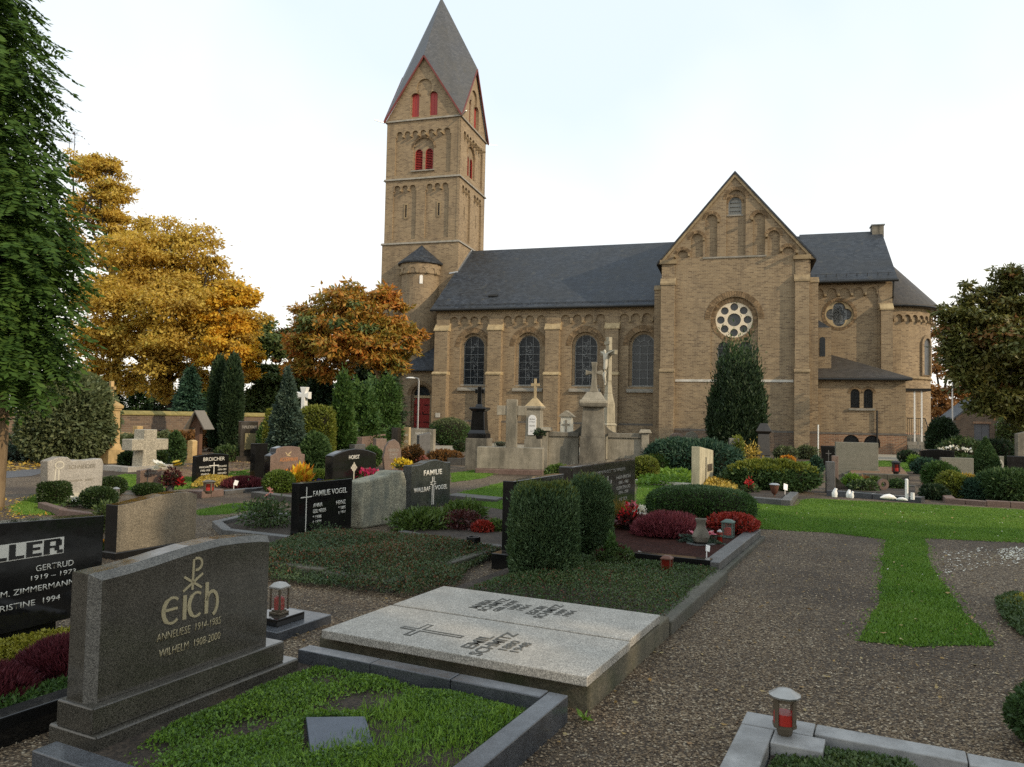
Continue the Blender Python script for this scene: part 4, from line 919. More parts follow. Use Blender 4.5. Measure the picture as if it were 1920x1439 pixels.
for an in (-0.62, 0.25):
    aw = MB(); aw.slab(arch(0, .62, 4.75, 6.7), [arch(0, .42, 4.8, 6.7)], .0, .16, on_apse(an)); cpart('window_surround', aw, M['brick'])
    aw = MB(); aw.slab(arch(0, .43, 4.78, 6.7), (), .1, .15, on_apse(an)); aw2 = cpart('window', aw, M['pane_light'])
# sacristy porch: steps, canopy and rails on the east side
for k in range(6):
    st_ = MB(); st_.box(28.75, 29.75, -0.2 - 0.29 * k, (1.2 if k == 0 else 0.088 - 0.29 * k), 0.0, 1.12 - 0.185 * k); cpart('step', st_, M['sill'])
cn = MB(); cn.box(28.68, 29.98, -0.75, 1.6, 3.58, 3.72); cpart('canopy', cn, M['metal_dark'])
for q in (29.12, 29.48): po = MB(); po.box(q, q + .08, -.66, -.58, .5, 3.58); cpart('canopy_post', po, M['white'])
rl = MB(); rl.tube([(29.78, 1.0, 2.05), (29.78, -.2, 2.05), (29.78, -1.65, 1.0), (29.78, -1.65, .05)], .025, 6); rl.tube([(28.8, -.5, 2.05), (29.5, -.5, 2.05)], .02, 6)
for k in range(9): rl.tube([(29.78, -1.5 + .27 * k, .2 + .19 * min(k, 5)), (29.78, -1.5 + .27 * k, 1.1 + .19 * min(k, 5))], .012, 5)
for k in range(7): rl.tube([(28.82 + .11 * k, -.5, 1.1), (28.82 + .11 * k, -.5, 2.05)], .012, 5)
cpart('handrail', rl, M['metal_dark'])
pr_ = MB(); pr_.box(29.86, 30.1, -1.9, -1.6, 0, 1.45); pr_.frustum(29.83, 30.13, -1.93, -1.57, 1.45, 1.58, .05); cpart('stair_pier', pr_, M['brick'])
# -- tower
T0, T1, U0, U1 = 4.2, 10.1, -6.15, -0.2
TC = ((U0 + U1) / 2, (T0 + T1) / 2); HW = 2.975
tow = MB(); tow.box(U0 - .1, U1 + .1, T0 - .1, T1 + .1, 0, 14.45); tow.box(U0 + .7, U1 - .7, T0 + .7, T1 - .7, 14.45, 24.2); tow.box(U0, U0 + .3, T0 + .3, T1, 14.45, 24.0); tow.box(U0 + .3, U1 - .3, T1 - .3, T1, 14.45, 24.0)
cpart('tower_wall', tow, M['brick'])
SMAP = lambda a, b, t: (TC[0] + a, T0 + t, b)
EMAP = lambda a, b, t: (U1 - t, TC[1] + a, b)
tf = MB(); red = []; twin = MB()
def cut_frieze(u0, u1, z0, ztop, zs, n, mp):
    """panel opening whose head is a row of arches"""
    pit = (u1 - u0) / n; r = pit * .4; pts = [(u0, z0), (u0, zs - .2)]
    for i in range(n):
        c = u0 + pit * (i + .5); pts += [(c - r, zs - .2)] + [(c - r * cos(pi * k / 8), zs + r * sin(pi * k / 8)) for k in range(9)] + [(c + r, zs - .2)]
    pts += [(u1, zs - .2), (u1, z0)]
    q = []
    for p in pts:
        if not q or abs(p[0] - q[-1][0]) + abs(p[1] - q[-1][1]) > 1e-5: q.append(p)
    corbel_row([(u0 + pit * i, zs - .2) for i in range(1, n)], mp, -.04); return q
for mp in (SMAP, EMAP):
    h1 = [cut_frieze(-2.33, -.42, 14.85, 0, 18.72, 3, mp), cut_frieze(.3, 2.2, 14.85, 0, 18.72, 3, mp)]
    tf.slab([(-HW, 14.6), (HW, 14.6), (HW, 19.35), (-HW, 19.35)], h1, 0, .16, mp)
    h2 = [cut_frieze(-2.25, 2.25, 19.75, 0, 22.85, 7, mp)]
    tf.slab([(-HW, 19.5), (HW, 19.5), (HW, 23.85), (-HW, 23.85)], h2, 0, .15, mp)
    # belfry opening in the recessed field
    tf.slab([(-HW + .17, 14.6), (HW - .17, 14.6), (HW - .17, 23.9), (-HW + .17, 23.9)], [arch(0, .84, 20.1, 21.72)] + [[(c - .07, 16.55), (c + .07, 16.55), (c + .07, 17.5), (c - .07, 17.5)] for c in (-1.3, 1.36)], .155, .3, mp)
    tf.slab([(-.9, 19.95), (.9, 19.95), (.9, 22.6), (-.9, 22.6)], [arch(-.42, .31, 20.12, 21.45), arch(.42, .31, 20.12, 21.45)], .3, .42, mp)
    arch_ring(rings, 0, 21.72, .86, 1.02, .14, .17, 18, mp=mp)
    # gable with blind trefoil over two shutters
    f = 1.0
    hg = []
    def tref():
        pts = [(-1.12, 24.15), (-1.12, 25.6)] + [(-.72 - .4 * cos(pi * k / 8), 25.6 + .4 * sin(pi * k / 8)) for k in range(1, 6)]
        pts += [(-.62 * cos(.0) * 1.0, 26.15)] + [(-.62 * cos(pi * k / 10), 26.4 + .62 * sin(pi * k / 10)) for k in range(11)] + [(.62, 26.15)]
        pts += [(.72 + .4 * cos(pi * k / 8), 25.6 + .4 * sin(pi * k / 8)) for k in range(5, 0, -1)] + [(1.12, 25.6), (1.12, 24.15)]
        return pts
    tf.slab([(-HW - .12, 23.98), (HW + .12, 23.98), (0, 28.84)], [tref()], 0, .15, mp)
    tf.slab([(-2.5, 24.0), (2.5, 24.0), (0, 28.2)], [arch(-.74, .3, 24.2, 25.75), arch(.74, .3, 24.2, 25.75)], .15, .3, mp)
    for c in (-.74, .74): arch_ring(rings, c, 25.75, .31, .44, .13, .17, 10, mp=mp)
cpart('tower_facing', tf, M['brick'])
SHM = {}
for mi_, (mp, rot) in enumerate(((SMAP, 0.0), (EMAP, pi / 2))):
    for c in (-.74, .74):
        b = MB(); b.slab(arch(c, .31, 24.2, 25.75), (), .24, .32, mp); b.slab([(c - .012, 24.2), (c + .012, 24.2), (c + .012, 26), (c - .012, 26)], (), .22, .25, mp); cpart('shutter', b, M['red_paint'])
    for c in (-.42, .42):
        b = MB(); b.slab(arch(c, .31, 20.12, 21.45), [arch(c, .27, 20.16, 21.45)], .33, .4, mp); wv = cpart('belfry_window', b, M['red_paint'])
        b = MB(); b.slab(arch(c, .32, 20.12, 21.45), (), .5, .52, mp); b.obj('backing', M['black'], wv)
        if 's' not in SHM:
            q = MB(); q.add([(-.28, 0, 0), (.28, 0, 0), (.28, .1, .09), (-.28, .1, .09), (-.28, 0, .02), (.28, 0, .02), (.28, .1, .11), (-.28, .1, .11)], [(0, 3, 2, 1), (4, 5, 6, 7), (0, 1, 5, 4), (1, 2, 6, 5), (2, 3, 7, 6), (3, 0, 4, 7)])
            SHM['s'] = q.obj('slat', M['red_paint'], wv).data; wv.children[-1].name = 'slat'
            bpy.data.objects.remove([o for o in wv.children if o.name.startswith('slat')][0])
        for k in range(12):
            z = 20.17 + k * .125; p = mp(c, z, .36); o = link_mesh('slat', SHM['s'], wv, p, rot)
            if z > 21.45: o.scale = (sqrt(max(.05, .29 ** 2 - (z - 21.42) ** 2)) / .29, 1, 1)
for mp in (SMAP, EMAP):
    for c in (-1.3, 1.36):
        sls = MB(); sls.slab([(c - .07, 16.55), (c + .07, 16.55), (c + .07, 17.5), (c - .07, 17.5)], (), .22, .28, mp); cpart('slit_window', sls, M['black'])
for c in (-1.3, 1.36): slf = MB(); slf.slab([(c - .16, 16.45), (c + .16, 16.45), (c + .16, 17.6), (c - .16, 17.6)], [[(c - .07, 16.55), (c + .07, 16.55), (c + .07, 17.5), (c - .07, 17.5)]], .11, .15, SMAP); cpart('slit_surround', slf, M['trim'])
for z, o_ in ((14.45, .2), (19.35, .13), (23.85, .13)):
    scs = MB(); scs.frustum(U0 - o_, U1 + o_, T0 - o_, T1 + o_, z, z + .14, .05); cpart('string_course', scs, M['sill'])
scs = MB(); scs.box(TC[0] - .95, TC[0] + .95, T0 + .02, T0 + .14, 19.98, 20.08); cpart('window_sill', scs, M['sill'])
# Rhenish helm: four rhombic slopes between gable tops, corners and tip
z0, z1, z2, e_ = 23.95, 28.8, 34.9, HW + .18
cx_, cy_ = TC
K = [(cx_ - e_, cy_ - e_), (cx_ + e_, cy_ - e_), (cx_ + e_, cy_ + e_), (cx_ - e_, cy_ + e_)]
Ax = [(cx_, cy_ - e_), (cx_ + e_, cy_), (cx_, cy_ + e_), (cx_ - e_, cy_)]
sp2 = MB(); V = [(*k, z0) for k in K] + [(*a, z1) for a in Ax] + [(cx_, cy_, z2)]
F = [(1, 8, 4), (1, 5, 8), (2, 8, 5), (2, 6, 8), (3, 8, 6), (3, 7, 8), (0, 8, 7), (0, 4, 8)]
sp2.add(V, F); V2 = [(x, y, z - .12) for x, y, z in V]; sp2.add(V2, [tuple(reversed(f)) for f in F])
cpart('spire', sp2, M['slate_light'])
def bar3(mb, p, q, w_, h_):
    p, q = Vector(p), Vector(q); d = (q - p).normalized(); s = d.cross(Vector((0, 0, 1))).normalized() * w_ / 2; n_ = s.cross(d).normalized() * h_ / 2
    V = [p - s - n_, p + s - n_, p + s + n_, p - s + n_, q - s - n_, q + s - n_, q + s + n_, q - s + n_]
    mb.add(V, [(0, 3, 2, 1), (4, 5, 6, 7), (0, 1, 5, 4), (1, 2, 6, 5), (2, 3, 7, 6), (3, 0, 4, 7)])
for i in range(4):
    a = (*Ax[i], z1 - .1)
    for kk in (K[i], K[(i + 1) % 4]): tv = MB(); bar3(tv, (*kk, z0 - .1), a, .1, .12); cpart('gable_trim', tv, M['trim_red'])
for i, k in enumerate(K):
    gs = MB(); d = Vector((k[0] - cx_, k[1] - cy_, 0)).normalized(); bar3(gs, (k[0], k[1], z0 - .1), (k[0] + d.x * .75, k[1] + d.y * .75, z0 - .02), .08, .06); cpart('corner_spout', gs, M['zinc'])
# stair turret
tu = MB(); tu.lathe([(1.42, 0), (1.42, 11.9), (1.52, 12.0), (1.52, 12.75)], 32, -3.0, 4.1); cpart('turret_wall', tu, M['brick'])
tu = MB()
tm_ = lambda ang: (lambda a, z, t: (-3.0 + (1.56 - t) * cos(ang + a / 1.5), 4.1 + (1.56 - t) * sin(ang + a / 1.5), z))
for k in range(-3, 4): arcade(tu, -.36, .36, 12.75, 12.2, .2, 1, (0, .13), mp=tm_(-pi / 2 + k * .48)); corbel_row([(-.36, 11.98)], tm_(-pi / 2 + k * .48), -.03)
cpart('turret_frieze', tu, M['brick'])
tu = MB(); tu.lathe([(1.72, 12.75), (1.74, 12.86), (.3, 14.05), (0.0, 14.32)], 24, -3.0, 4.1); cpart('turret_roof', tu, M['slate'])
tu = MB(); am = -pi / 2 + .42; tu.slab(arch(0, .11, 11.2, 11.72), (), -.02, .1, lambda a, z, t: (-3.0 + (1.44 - t) * cos(am + a / 1.4), 4.1 + (1.44 - t) * sin(am + a / 1.4), z)); cpart('turret_window', tu, M['white'])
fl = MB(); bar3(fl, (U1 + .12, T0 - .02, rz_(4.2) + .15), (U1 + .12, 7.0, 14.5), .05, .16); bar3(fl, (-.75, T0 - .13, rz_(4.0) + .1), (U1 + .14, T0 - .13, rz_(4.1) + .12), .05, .1); cpart('flashing', fl, M['zinc'])
# west porch with the red door
pv = 1.3
pc = MB(); pc.slab([(-3.0, 0), (-.0, 0), (0, 4.75), (-3.0, 4.75)], [arch(-1.6, .72, .8, 3.08)], pv, pv + .25)
pc.slab([(-2.6, .5), (-.6, .5), (-.6, 4.4), (-2.6, 4.4)], [arch(-1.6, .61, .8, 3.08)], pv + .25, pv + .45)
pc.box(-3.0, -2.7, pv + .25, T0, 0, 4.75); pc.box(-4.4, -3.0, 2.8, T0, 0, 4.6); cpart('porch_wall', pc, M['brick'])
arch_ring(rings, -1.6, 3.08, .74, .98, pv - .02, pv + .02, 18)
b = MB(); b.add([(-3.25, pv - .3, 4.75), (0, pv - .3, 4.75), (0, T0, 6.9), (-1.3, T0, 6.9), (-3.25, T0, 4.75), (-3.25, pv - .3, 4.85), (0, pv - .3, 4.85), (0, T0, 7.0), (-1.3, T0, 7.0), (-3.25, T0, 4.85)], [(5, 6, 7, 8), (5, 8, 9), (0, 5, 9, 4), (0, 1, 6, 5), (0, 4, 3, 2, 1)]); cpart('porch_roof', b, M['slate'])
b = MB(); b.box(-4.55, -3.25, 2.6, T0, 4.6, 4.72); cpart('porch_roof', b, M['slate'])
b = MB(); b.slab([(-2.19, .8), (-1.01, .8), (-1.01, 2.88), (-2.19, 2.88)], (), pv + .35, pv + .42)
for k in range(1, 6): b.box(-2.19 + k * .197 - .006, -2.19 + k * .197 + .006, pv + .34, pv + .36, .82, 2.86)
dr = cpart('door', b, M['red_paint']); tag(dr, 'dark red double door under a round arch')
b = MB()
for z in (1.2, 1.75, 2.4):
    for s_ in (-1, 1): b.box(-1.6 + s_ * .1 - (.42 if s_ < 0 else 0), -1.6 + s_ * .1 + (.42 if s_ > 0 else 0), pv + .32, pv + .345, z - .025, z + .025)
b.obj('hinge', M['metal_dark'], dr); b = MB(); b.box(-1.55, -1.5, pv + .28, pv + .34, 1.75, 1.9); b.obj('handle', M['metal_dark'], dr)
b = MB(); b.box(-2.21, -.99, pv + .3, pv + .45, 2.88, 3.06); cpart('door_lintel', b, M['sandstone'])
b = MB(); b.slab(arch(-1.6, .6, 3.06, 3.1), (), pv + .38, pv + .42); cpart('fanlight', b, M['pane'])
for k in range(4): b = MB(); b.box(-2.6, -.5, pv - .3 - .3 * k, pv - .002 - .3 * k + (.3 if k == 0 else 0), 0, .78 - .19 * k); cpart('step', b, M['paving'])
b = MB(); b.box(.3, .62, -.53, -.5, 1.55, 1.85); tag(cpart('notice', b, M['lightband']), 'small pale notice on the buttress')
tag(cpart('corbel', corbels, M['trim']), kind='stuff'); tag(cpart('arch_bricks', rings, stone_mat('arch_brick', (0.235, 0.163, 0.09), (0.17, 0.114, 0.064), 0.9, speck=.4, speck_sc=6, bump=.1, spec=.2)), kind='stuff')
# ------------------------------------------------------------------ grave furniture builders
def text(root, s, x, z, h, mat, w=None, y=-0.002, align='CENTER', flat=False, thin=0.0, name='inscription', ext=0.003, slant=0.0):
    cu = bpy.data.curves.new('text', 'FONT'); cu.body = s; cu.align_x = 'LEFT'; cu.size = 1; cu.extrude = 0.0; cu.resolution_u = 3; cu.offset = thin; cu.shear = slant
    to = bpy.data.objects.new('text', cu); COL.objects.link(to)
    dg = bpy.context.evaluated_depsgraph_get(); me = bpy.data.meshes.new_from_object(to.evaluated_get(dg))
    bpy.data.objects.remove(to); bpy.data.curves.remove(cu); me.name = name
    n = len(me.vertices); co = np.empty(n * 3); me.vertices.foreach_get('co', co); co = co.reshape(-1, 3)
    lo, hi = co.min(0), co.max(0); sz = hi - lo; k = h / sz[1]; kx = (w / sz[0]) if w else k
    X = (co[:, 0] - lo[0]) * kx; Z = (co[:, 1] - lo[1]) * k; W_ = sz[0] * kx
    off = {'CENTER': -W_ / 2, 'LEFT': 0, 'RIGHT': -W_}[align]
    out = np.zeros((n, 3)); out[:, 0] = X + x + off
    if flat: out[:, 1] = Z + z; out[:, 2] = y
    else: out[:, 2] = Z + z; out[:, 1] = y
    me.vertices.foreach_set('co', out.ravel().astype(np.float32)); me.update(); me.materials.clear(); me.materials.append(mat)
    o = link_mesh(name, me, root); sm = o.modifiers.new('depth', 'SOLIDIFY'); sm.thickness = ext; sm.offset = 0; return o
def strokes(root, name, list_, wd, mat, y0=-0.004, y1=0.002, flat=False):
    b = MB()
    for p in list_: b.ribbon(p[0] if isinstance(p, tuple) else p, p[1] if isinstance(p, tuple) else wd, y0, y1)
    if flat: b.v = [(x, z, -y) for x, y, z in b.v]
    return b.obj(name, mat, root, uv=False)
def arc(cx, cz, rx, rz, a0, a1, n=14): return [(cx + rx * cos(a0 + (a1 - a0) * i / n), cz + rz * sin(a0 + (a1 - a0) * i / n)) for i in range(n + 1)]
def cross_strokes(root, x, z0, z1, wd, half, zb, mat, name='cross', y0=-0.006):
    b = MB(); b.box(x - wd / 2, x + wd / 2, y0, 0.001, z0, z1); b.box(x - half, x - wd / 2 - .0005, y0 + .001, 0.001, zb - wd / 2, zb + wd / 2); b.box(x + wd / 2 + .0005, x + half, y0 + .001, 0.001, zb - wd / 2, zb + wd / 2)
    return b.obj(name, mat, root, uv=False)
SH = {
 'rect': [(0, 0), (1, 0), (1, 1), (0, 1)],
 'arch': [(0, 0), (1, 0), (1, .86), (.93, .9), (.8, .95), (.65, .985), (.5, 1), (.35, .985), (.2, .95), (.07, .9), (0, .86)],
 'arch_low': [(0, 0), (1, 0), (1, .93), (.8, .97), (.5, 1), (.2, .97), (0, .93)],
 'wave': [(0, 0), (1, 0), (1, .93), (.95, .925), (.85, .935), (.75, .965), (.64, .995), (.54, 1), (.42, .985), (.32, .95), (.22, .925), (.12, .915), (0, .915)],
 'rise': [(0, 0), (1, 0), (1, .955), (.9, .985), (.75, 1), (.55, .985), (.35, .955), (.2, .93), (0, .92)],
 'shoulder': [(0, 0), (1, 0), (1, .80), (.9, .82), (.86, .9), (.84, .97), (.6, 1), (.35, 1), (.16, .96), (.14, .86), (0, .80)],
 'slant': [(0, 0), (1, 0), (1, .88), (0, 1)], 'slant_r': [(0, 0), (1, 0), (1, 1), (0, .9)],
 'taper': [(.1, 0), (.9, 0), (1, 1), (0, 1)],
 'flare': [(.06, 0), (.94, 0), (1, .9), (.9, .965), (.6, 1), (.3, .985), (.0, .93)],
 'eich': [(0, 0), (1, 0), (1, .955), (.93, .975), (.8, .992), (.66, 1), (.5, .985), (.38, .962), (.25, .935), (.12, .915), (0, .905)],
 'leaf': [(.1, 0), (.9, 0), (1, .35), (.97, .65), (.85, .88), (.6, 1), (.3, .93), (.12, .75), (0, .4)],
 'boulder': [(.04, 0), (.98, 0), (1, .8), (.96, .93), (.62, .9), (.55, .92), (.42, .91), (.34, .99), (.2, 1), (.08, .95), (0, .92)],
 'rock': [(.1, 0), (.92, 0), (1, .3), (.99, .78), (.93, .97), (.8, 1), (.66, .985), (.6, .93), (.4, .9), (.16, .86), (.06, .85), (.03, .5)],
}
def make_stone(label, loc, rz, w, h, th, mat, shape='rect', base=None, basemat=None, cat='headstone', bevel=0.006, group=None, name='headstone', lean=0.0, edge=None):
    r = empty(name, loc, rz, label, cat, group); z0 = 0.0
    if base:
        for (dx, bh, dy) in base:
            b = MB(); b.box(-dx, w + dx, -dy, th + dy, z0 - (0.05 if z0 == 0 else 0), z0 + bh); b.obj('base', basemat or mat, r, bevel=0.006); z0 += bh
    pts = SH[shape] if isinstance(shape, str) else shape
    b = MB(); b.slab([(fx * w, z0 + fz * (h - z0)) for fx, fz in pts], (), 0, th); s = b.obj('stone', mat, r, bevel=bevel)
    if edge: s.data.materials.append(edge); [setattr(p, 'material_index', 1) for p in s.data.polygons if abs(p.normal.y) < 0.9]
    return r
def stone_px(label, bx, by, rx, ty, th, mat, shape='rect', rz=FAM, base=None, basemat=None, **k):
    P = G(bx, by); d = (cos(rz), sin(rz), 0); w = reach_x(P, d, rx); h = reach_y(P, (0, 0, 1), ty)
    r = make_stone(label, P, rz, w, h, th, mat, shape, base, basemat, **k); r['_w'] = w; r['_h'] = h; return r, w, h
def border(label, s0, s1, t0, t1, hgt, wd, mat, sides='nswe', soil='soil', parts=(2, 2), z0=0.0, jitter=0.004, bevel=0.008, cat='grave border', soilz=None):
    """kerb round a grave in row axes; each kerb stone a part. n: far long side, s: near long side, w: headstone end, e: path end"""
    r = empty('grave_border', ST(s0, t0), FAM, label, cat); L = s1 - s0; D = t1 - t0; rr_ = random.Random(hash_(label))
    def piece(x0, x1, y0, y1):
        b = MB(); dz = rr_.uniform(-jitter, jitter); b.box(x0, x1, y0, y1, -0.05, hgt + dz); b.obj('kerb_stone', mat, r, bevel=bevel)
    g = 0.003
    if 'w' in sides: piece(0, L, -wd, 0)
    if 'e' in sides: piece(0, L, -D, -D + wd)
    for sd, x in (('s', 0), ('n', L - wd)):
        if sd in sides:
            n = parts[0]
            for i in range(n):
                a, b_ = -wd - (D - 2 * wd) * (i + 1) / n, -wd - (D - 2 * wd) * i / n; piece(x, x + wd, a + g, b_ - g)
    if soil:
        b = MB(); b.add([(wd * .5, -D + wd * .5, 0), (L - wd * .5, -D + wd * .5, 0), (L - wd * .5, -wd * .5, 0), (wd * .5, -wd * .5, 0)], [(0, 1, 2, 3)])
        so = b.obj('soil_bed', M[soil], r); so.location.z = soilz if soilz is not None else max(0.012, hgt - 0.05)
    return r
def kerb_px(label, pts, hgt, wd, mat, closed=False, cat='grave border', per=1, soil=None, inward=1):
    """kerb stones along a ground polyline given by its outer edge"""
    P = [G(x, y)[:2] for x, y in pts]; r = empty('grave_border', (P[0][0], P[0][1], 0), 0, label, cat); o = np.array(P[0]); seq = list(range(len(P) - (0 if closed else 1))); rr_ = random.Random(hash_(label))
    for i in seq:
        a, b_ = np.array(P[i]) - o, np.array(P[(i + 1) % len(P)]) - o; d = b_ - a; l_ = np.linalg.norm(d); d = d / l_; nn = np.array([-d[1], d[0]]) * wd * inward
        for k in range(per):
            p, q = a + d * (l_ * k / per + .004), a + d * (l_ * (k + 1) / per - .004); hz = hgt + rr_.uniform(-.012, .012); m = MB()
            m.add([(*p, -.05), (*q, -.05), (*(q + nn), -.05), (*(p + nn), -.05), (*p, hz), (*q, hz), (*(q + nn), hz), (*(p + nn), hz)], [(0, 3, 2, 1), (4, 5, 6, 7), (0, 1, 5, 4), (1, 2, 6, 5), (2, 3, 7, 6), (3, 0, 4, 7)])
            m.obj('kerb_stone', mat, r, bevel=0.01)
    if soil:
        tri = tessellate_polygon([[Vector((p[0] - o[0], p[1] - o[1], 0)) for p in P]]); m = MB(); m.add([(p[0] - o[0], p[1] - o[1], 0) for p in P], [tuple(t) for t in tri])
        so = m.obj('soil_bed', M[soil], r); so.location.z = max(.008, hgt - .05)
    return r
def lantern_box(label, P, w, h, metal, lidm=None, glow=True, rz=FAM, z=0.0, glass='redglass', roof=0.25, group=None):
    r = empty('grave_lantern', (P[0], P[1], z), rz, label, 'grave lantern', group); hw = w / 2
    b = MB(); b.box(-hw, hw, -hw, hw, 0, h * .08); b.box(-hw * .75, hw * .75, -hw * .75, hw * .75, h * .08, h * .13); b.obj('foot', metal, r, bevel=.003)
    for sx in (-1, 1):
        for sy in (-1, 1):
            b = MB(); x, y = sx * hw * .86, sy * hw * .86; b.box(x - w * .06, x + w * .06, y - w * .06, y + w * .06, h * .13, h * .82); b.obj('post', metal, r, bevel=.002)
    b = MB(); b.frustum(-hw * 1.1, hw * 1.1, -hw * 1.1, hw * 1.1, h * .82, h * .88, 0); b.frustum(-hw * 1.05, hw * 1.05, -hw * 1.05, hw * 1.05, h * .88, h * (.88 + .12), hw * (1 - roof) * .9); b.obj('lid', lidm or metal, r, bevel=.002)
    if glass == 'clearglass': b = MB(); b.lathe([(hw * .74, h * .14), (hw * .74, h * .5), (hw * .4, h * .56)], 14); b.obj('candle', M['candle'], r, smooth=True)
    for k in range(4):
        b = MB(); b.box(-hw * .78, hw * .78, -hw * .88, -hw * .84, h * .14, h * .81); o = b.obj('glass', M[glass], r); o.rotation_euler = (0, 0, k * pi / 2)
    return r
def lantern_round(label, P, rad, h, metal, z=0.0, lidm=None, glass='clearglass', sides=8, group=None):
    r = empty('grave_lantern', (P[0], P[1], z), 0.2, label, 'grave lantern', group)
    b = MB(); b.lathe([(rad * .55, 0), (rad * .62, h * .06), (rad * .7, h * .17)], sides); b.obj('foot', metal, r, bevel=.002)
    for p_ in ([(rad * .94, h * .17), (rad * .96, h * .24)], [(rad * .96, h * .73), (rad * .95, h * .8)]): b = MB(); b.lathe(p_, sides); b.obj('collar', metal, r)
    for k in range(sides // 2):
        a = 2 * pi * k / (sides // 2) + .35; b = MB(); b.box(rad * .84, rad * 1.0, -rad * .17, rad * .17, h * .2, h * .78); o = b.obj('post', metal, r, bevel=.002); o.rotation_euler = (0, 0, a)
    b = MB(); b.lathe([(rad * .8, h * .22), (rad * .8, h * .76)], 14); b.obj('glass', M[glass], r, smooth=True)
    b = MB(); b.lathe([(rad * .84, h * .24), (rad * .84, h * .47)], 14); b.obj('candle', M['candle'], r, smooth=True)
    b = MB(); n = 24; prof = [(rad * 1.16, h * .82), (rad * 1.2, h * .86), (rad * .55, h * .97), (0.0, h)]; b.lathe(prof, n)
    b.v = [(x * (1 + .04 * (i % 2)), y * (1 + .04 * (i % 2)), z_) for i, (x, y, z_) in enumerate(b.v)]; b.obj('lid', lidm or metal, r)
    return r
def candle(label, P, rad, h, z=0.0, mat='redglass', group=None):
    r = empty('grave_candle', (P[0], P[1], z), 0, label, 'grave candle', group)
    b = MB(); b.lathe([(rad * .8, 0), (rad, h * .1), (rad * .72, h * .45), (rad, h * .62), (rad * .9, h * .8)], 14); b.obj('cup', M[mat], r, smooth=True)
    b = MB(); b.lathe([(rad * .75, h * .8), (rad * .8, h * .86), (rad * .35, h * .94), (rad * .3, h)], 12); b.obj('lid', M['zinc'], r); return r
def plant_tag(label, P, z=0.0, h=0.16, rz=0.3, sc=1.0):
    r = empty('plant_tag', (P[0], P[1], z), rz, label, 'plant tag')
    b = MB(); b.box(-.006, .006, 0, .004, -.02, h * .65); b.obj('stake', M['porcelain'], r)
    b = MB(); b.box(-.026 * sc, .026 * sc, -.004, .002, h * .6, h * .6 + .07 * sc); o = b.obj('plate', M['porcelain'], r); o.rotation_euler = (-.3, .3, 0); return r
def potted(label, P, rp, hp, potm, parts, z=0.0, cat='potted plant', name='potted_plant', bowl=False):
    """parts: (kind, material, n, (a,b,c), size, dx, dy, dz)"""
    r = empty(name, (P[0], P[1], z), 0, label, cat)
    if potm is not None:
        b = MB(); b.lathe([(rp * .72, 0), (rp, hp * .85), (rp * 1.06, hp), (rp * .92, hp), (rp * .88, hp * .8), (0.01, hp * .75)], 20); b.obj('pot', potm, r, smooth=True)
    for k, (mat, n, abc, size, dx, dy, dz, asp, up) in enumerate(parts):
        shrub('foliage' if k == 0 else 'flower', None, None, (dx, dy, dz + hp * .7), abc, M[mat], n, size, asp, 2, .14, 4, 0, .7, up, .7, .35, parent=r, half=True)
    return r
def bud(label, P, a, c, mat='box_bright', n=4200, size=0.028, p=2.0, **k): return shrub('box_ball', label, 'box shrub', P, (a, a, c), M[mat], n, size, .6, p, k.pop('amp', .03), 5, 0, .7, .1, .7, .1, **k)
def center_of(x, yb, wpx):
    P = G(x, yb); a = wpx / 2 / scale_at(P); d = np.array([P[0], P[1], 0]); d = d / np.linalg.norm(d); P = P + d * a * .8; a = wpx / 2 / scale_at(P); return P, a
def shrub_px(name, label, cat, x, yb, wpx, ty, mat, n, size, p=2.0, taper=0.0, dr=1.0, rz=0.0, **k):
    P, a = center_of(x, yb, wpx); h = reach_y(P, (0, 0, 1), ty)
    return shrub(name, label, cat, P, (a, a * dr, h / 2), M[mat], n, size, k.pop('aspect', .45), p, k.pop('amp', .07), k.pop('freq', 3.5), taper, rz=rz, **k)

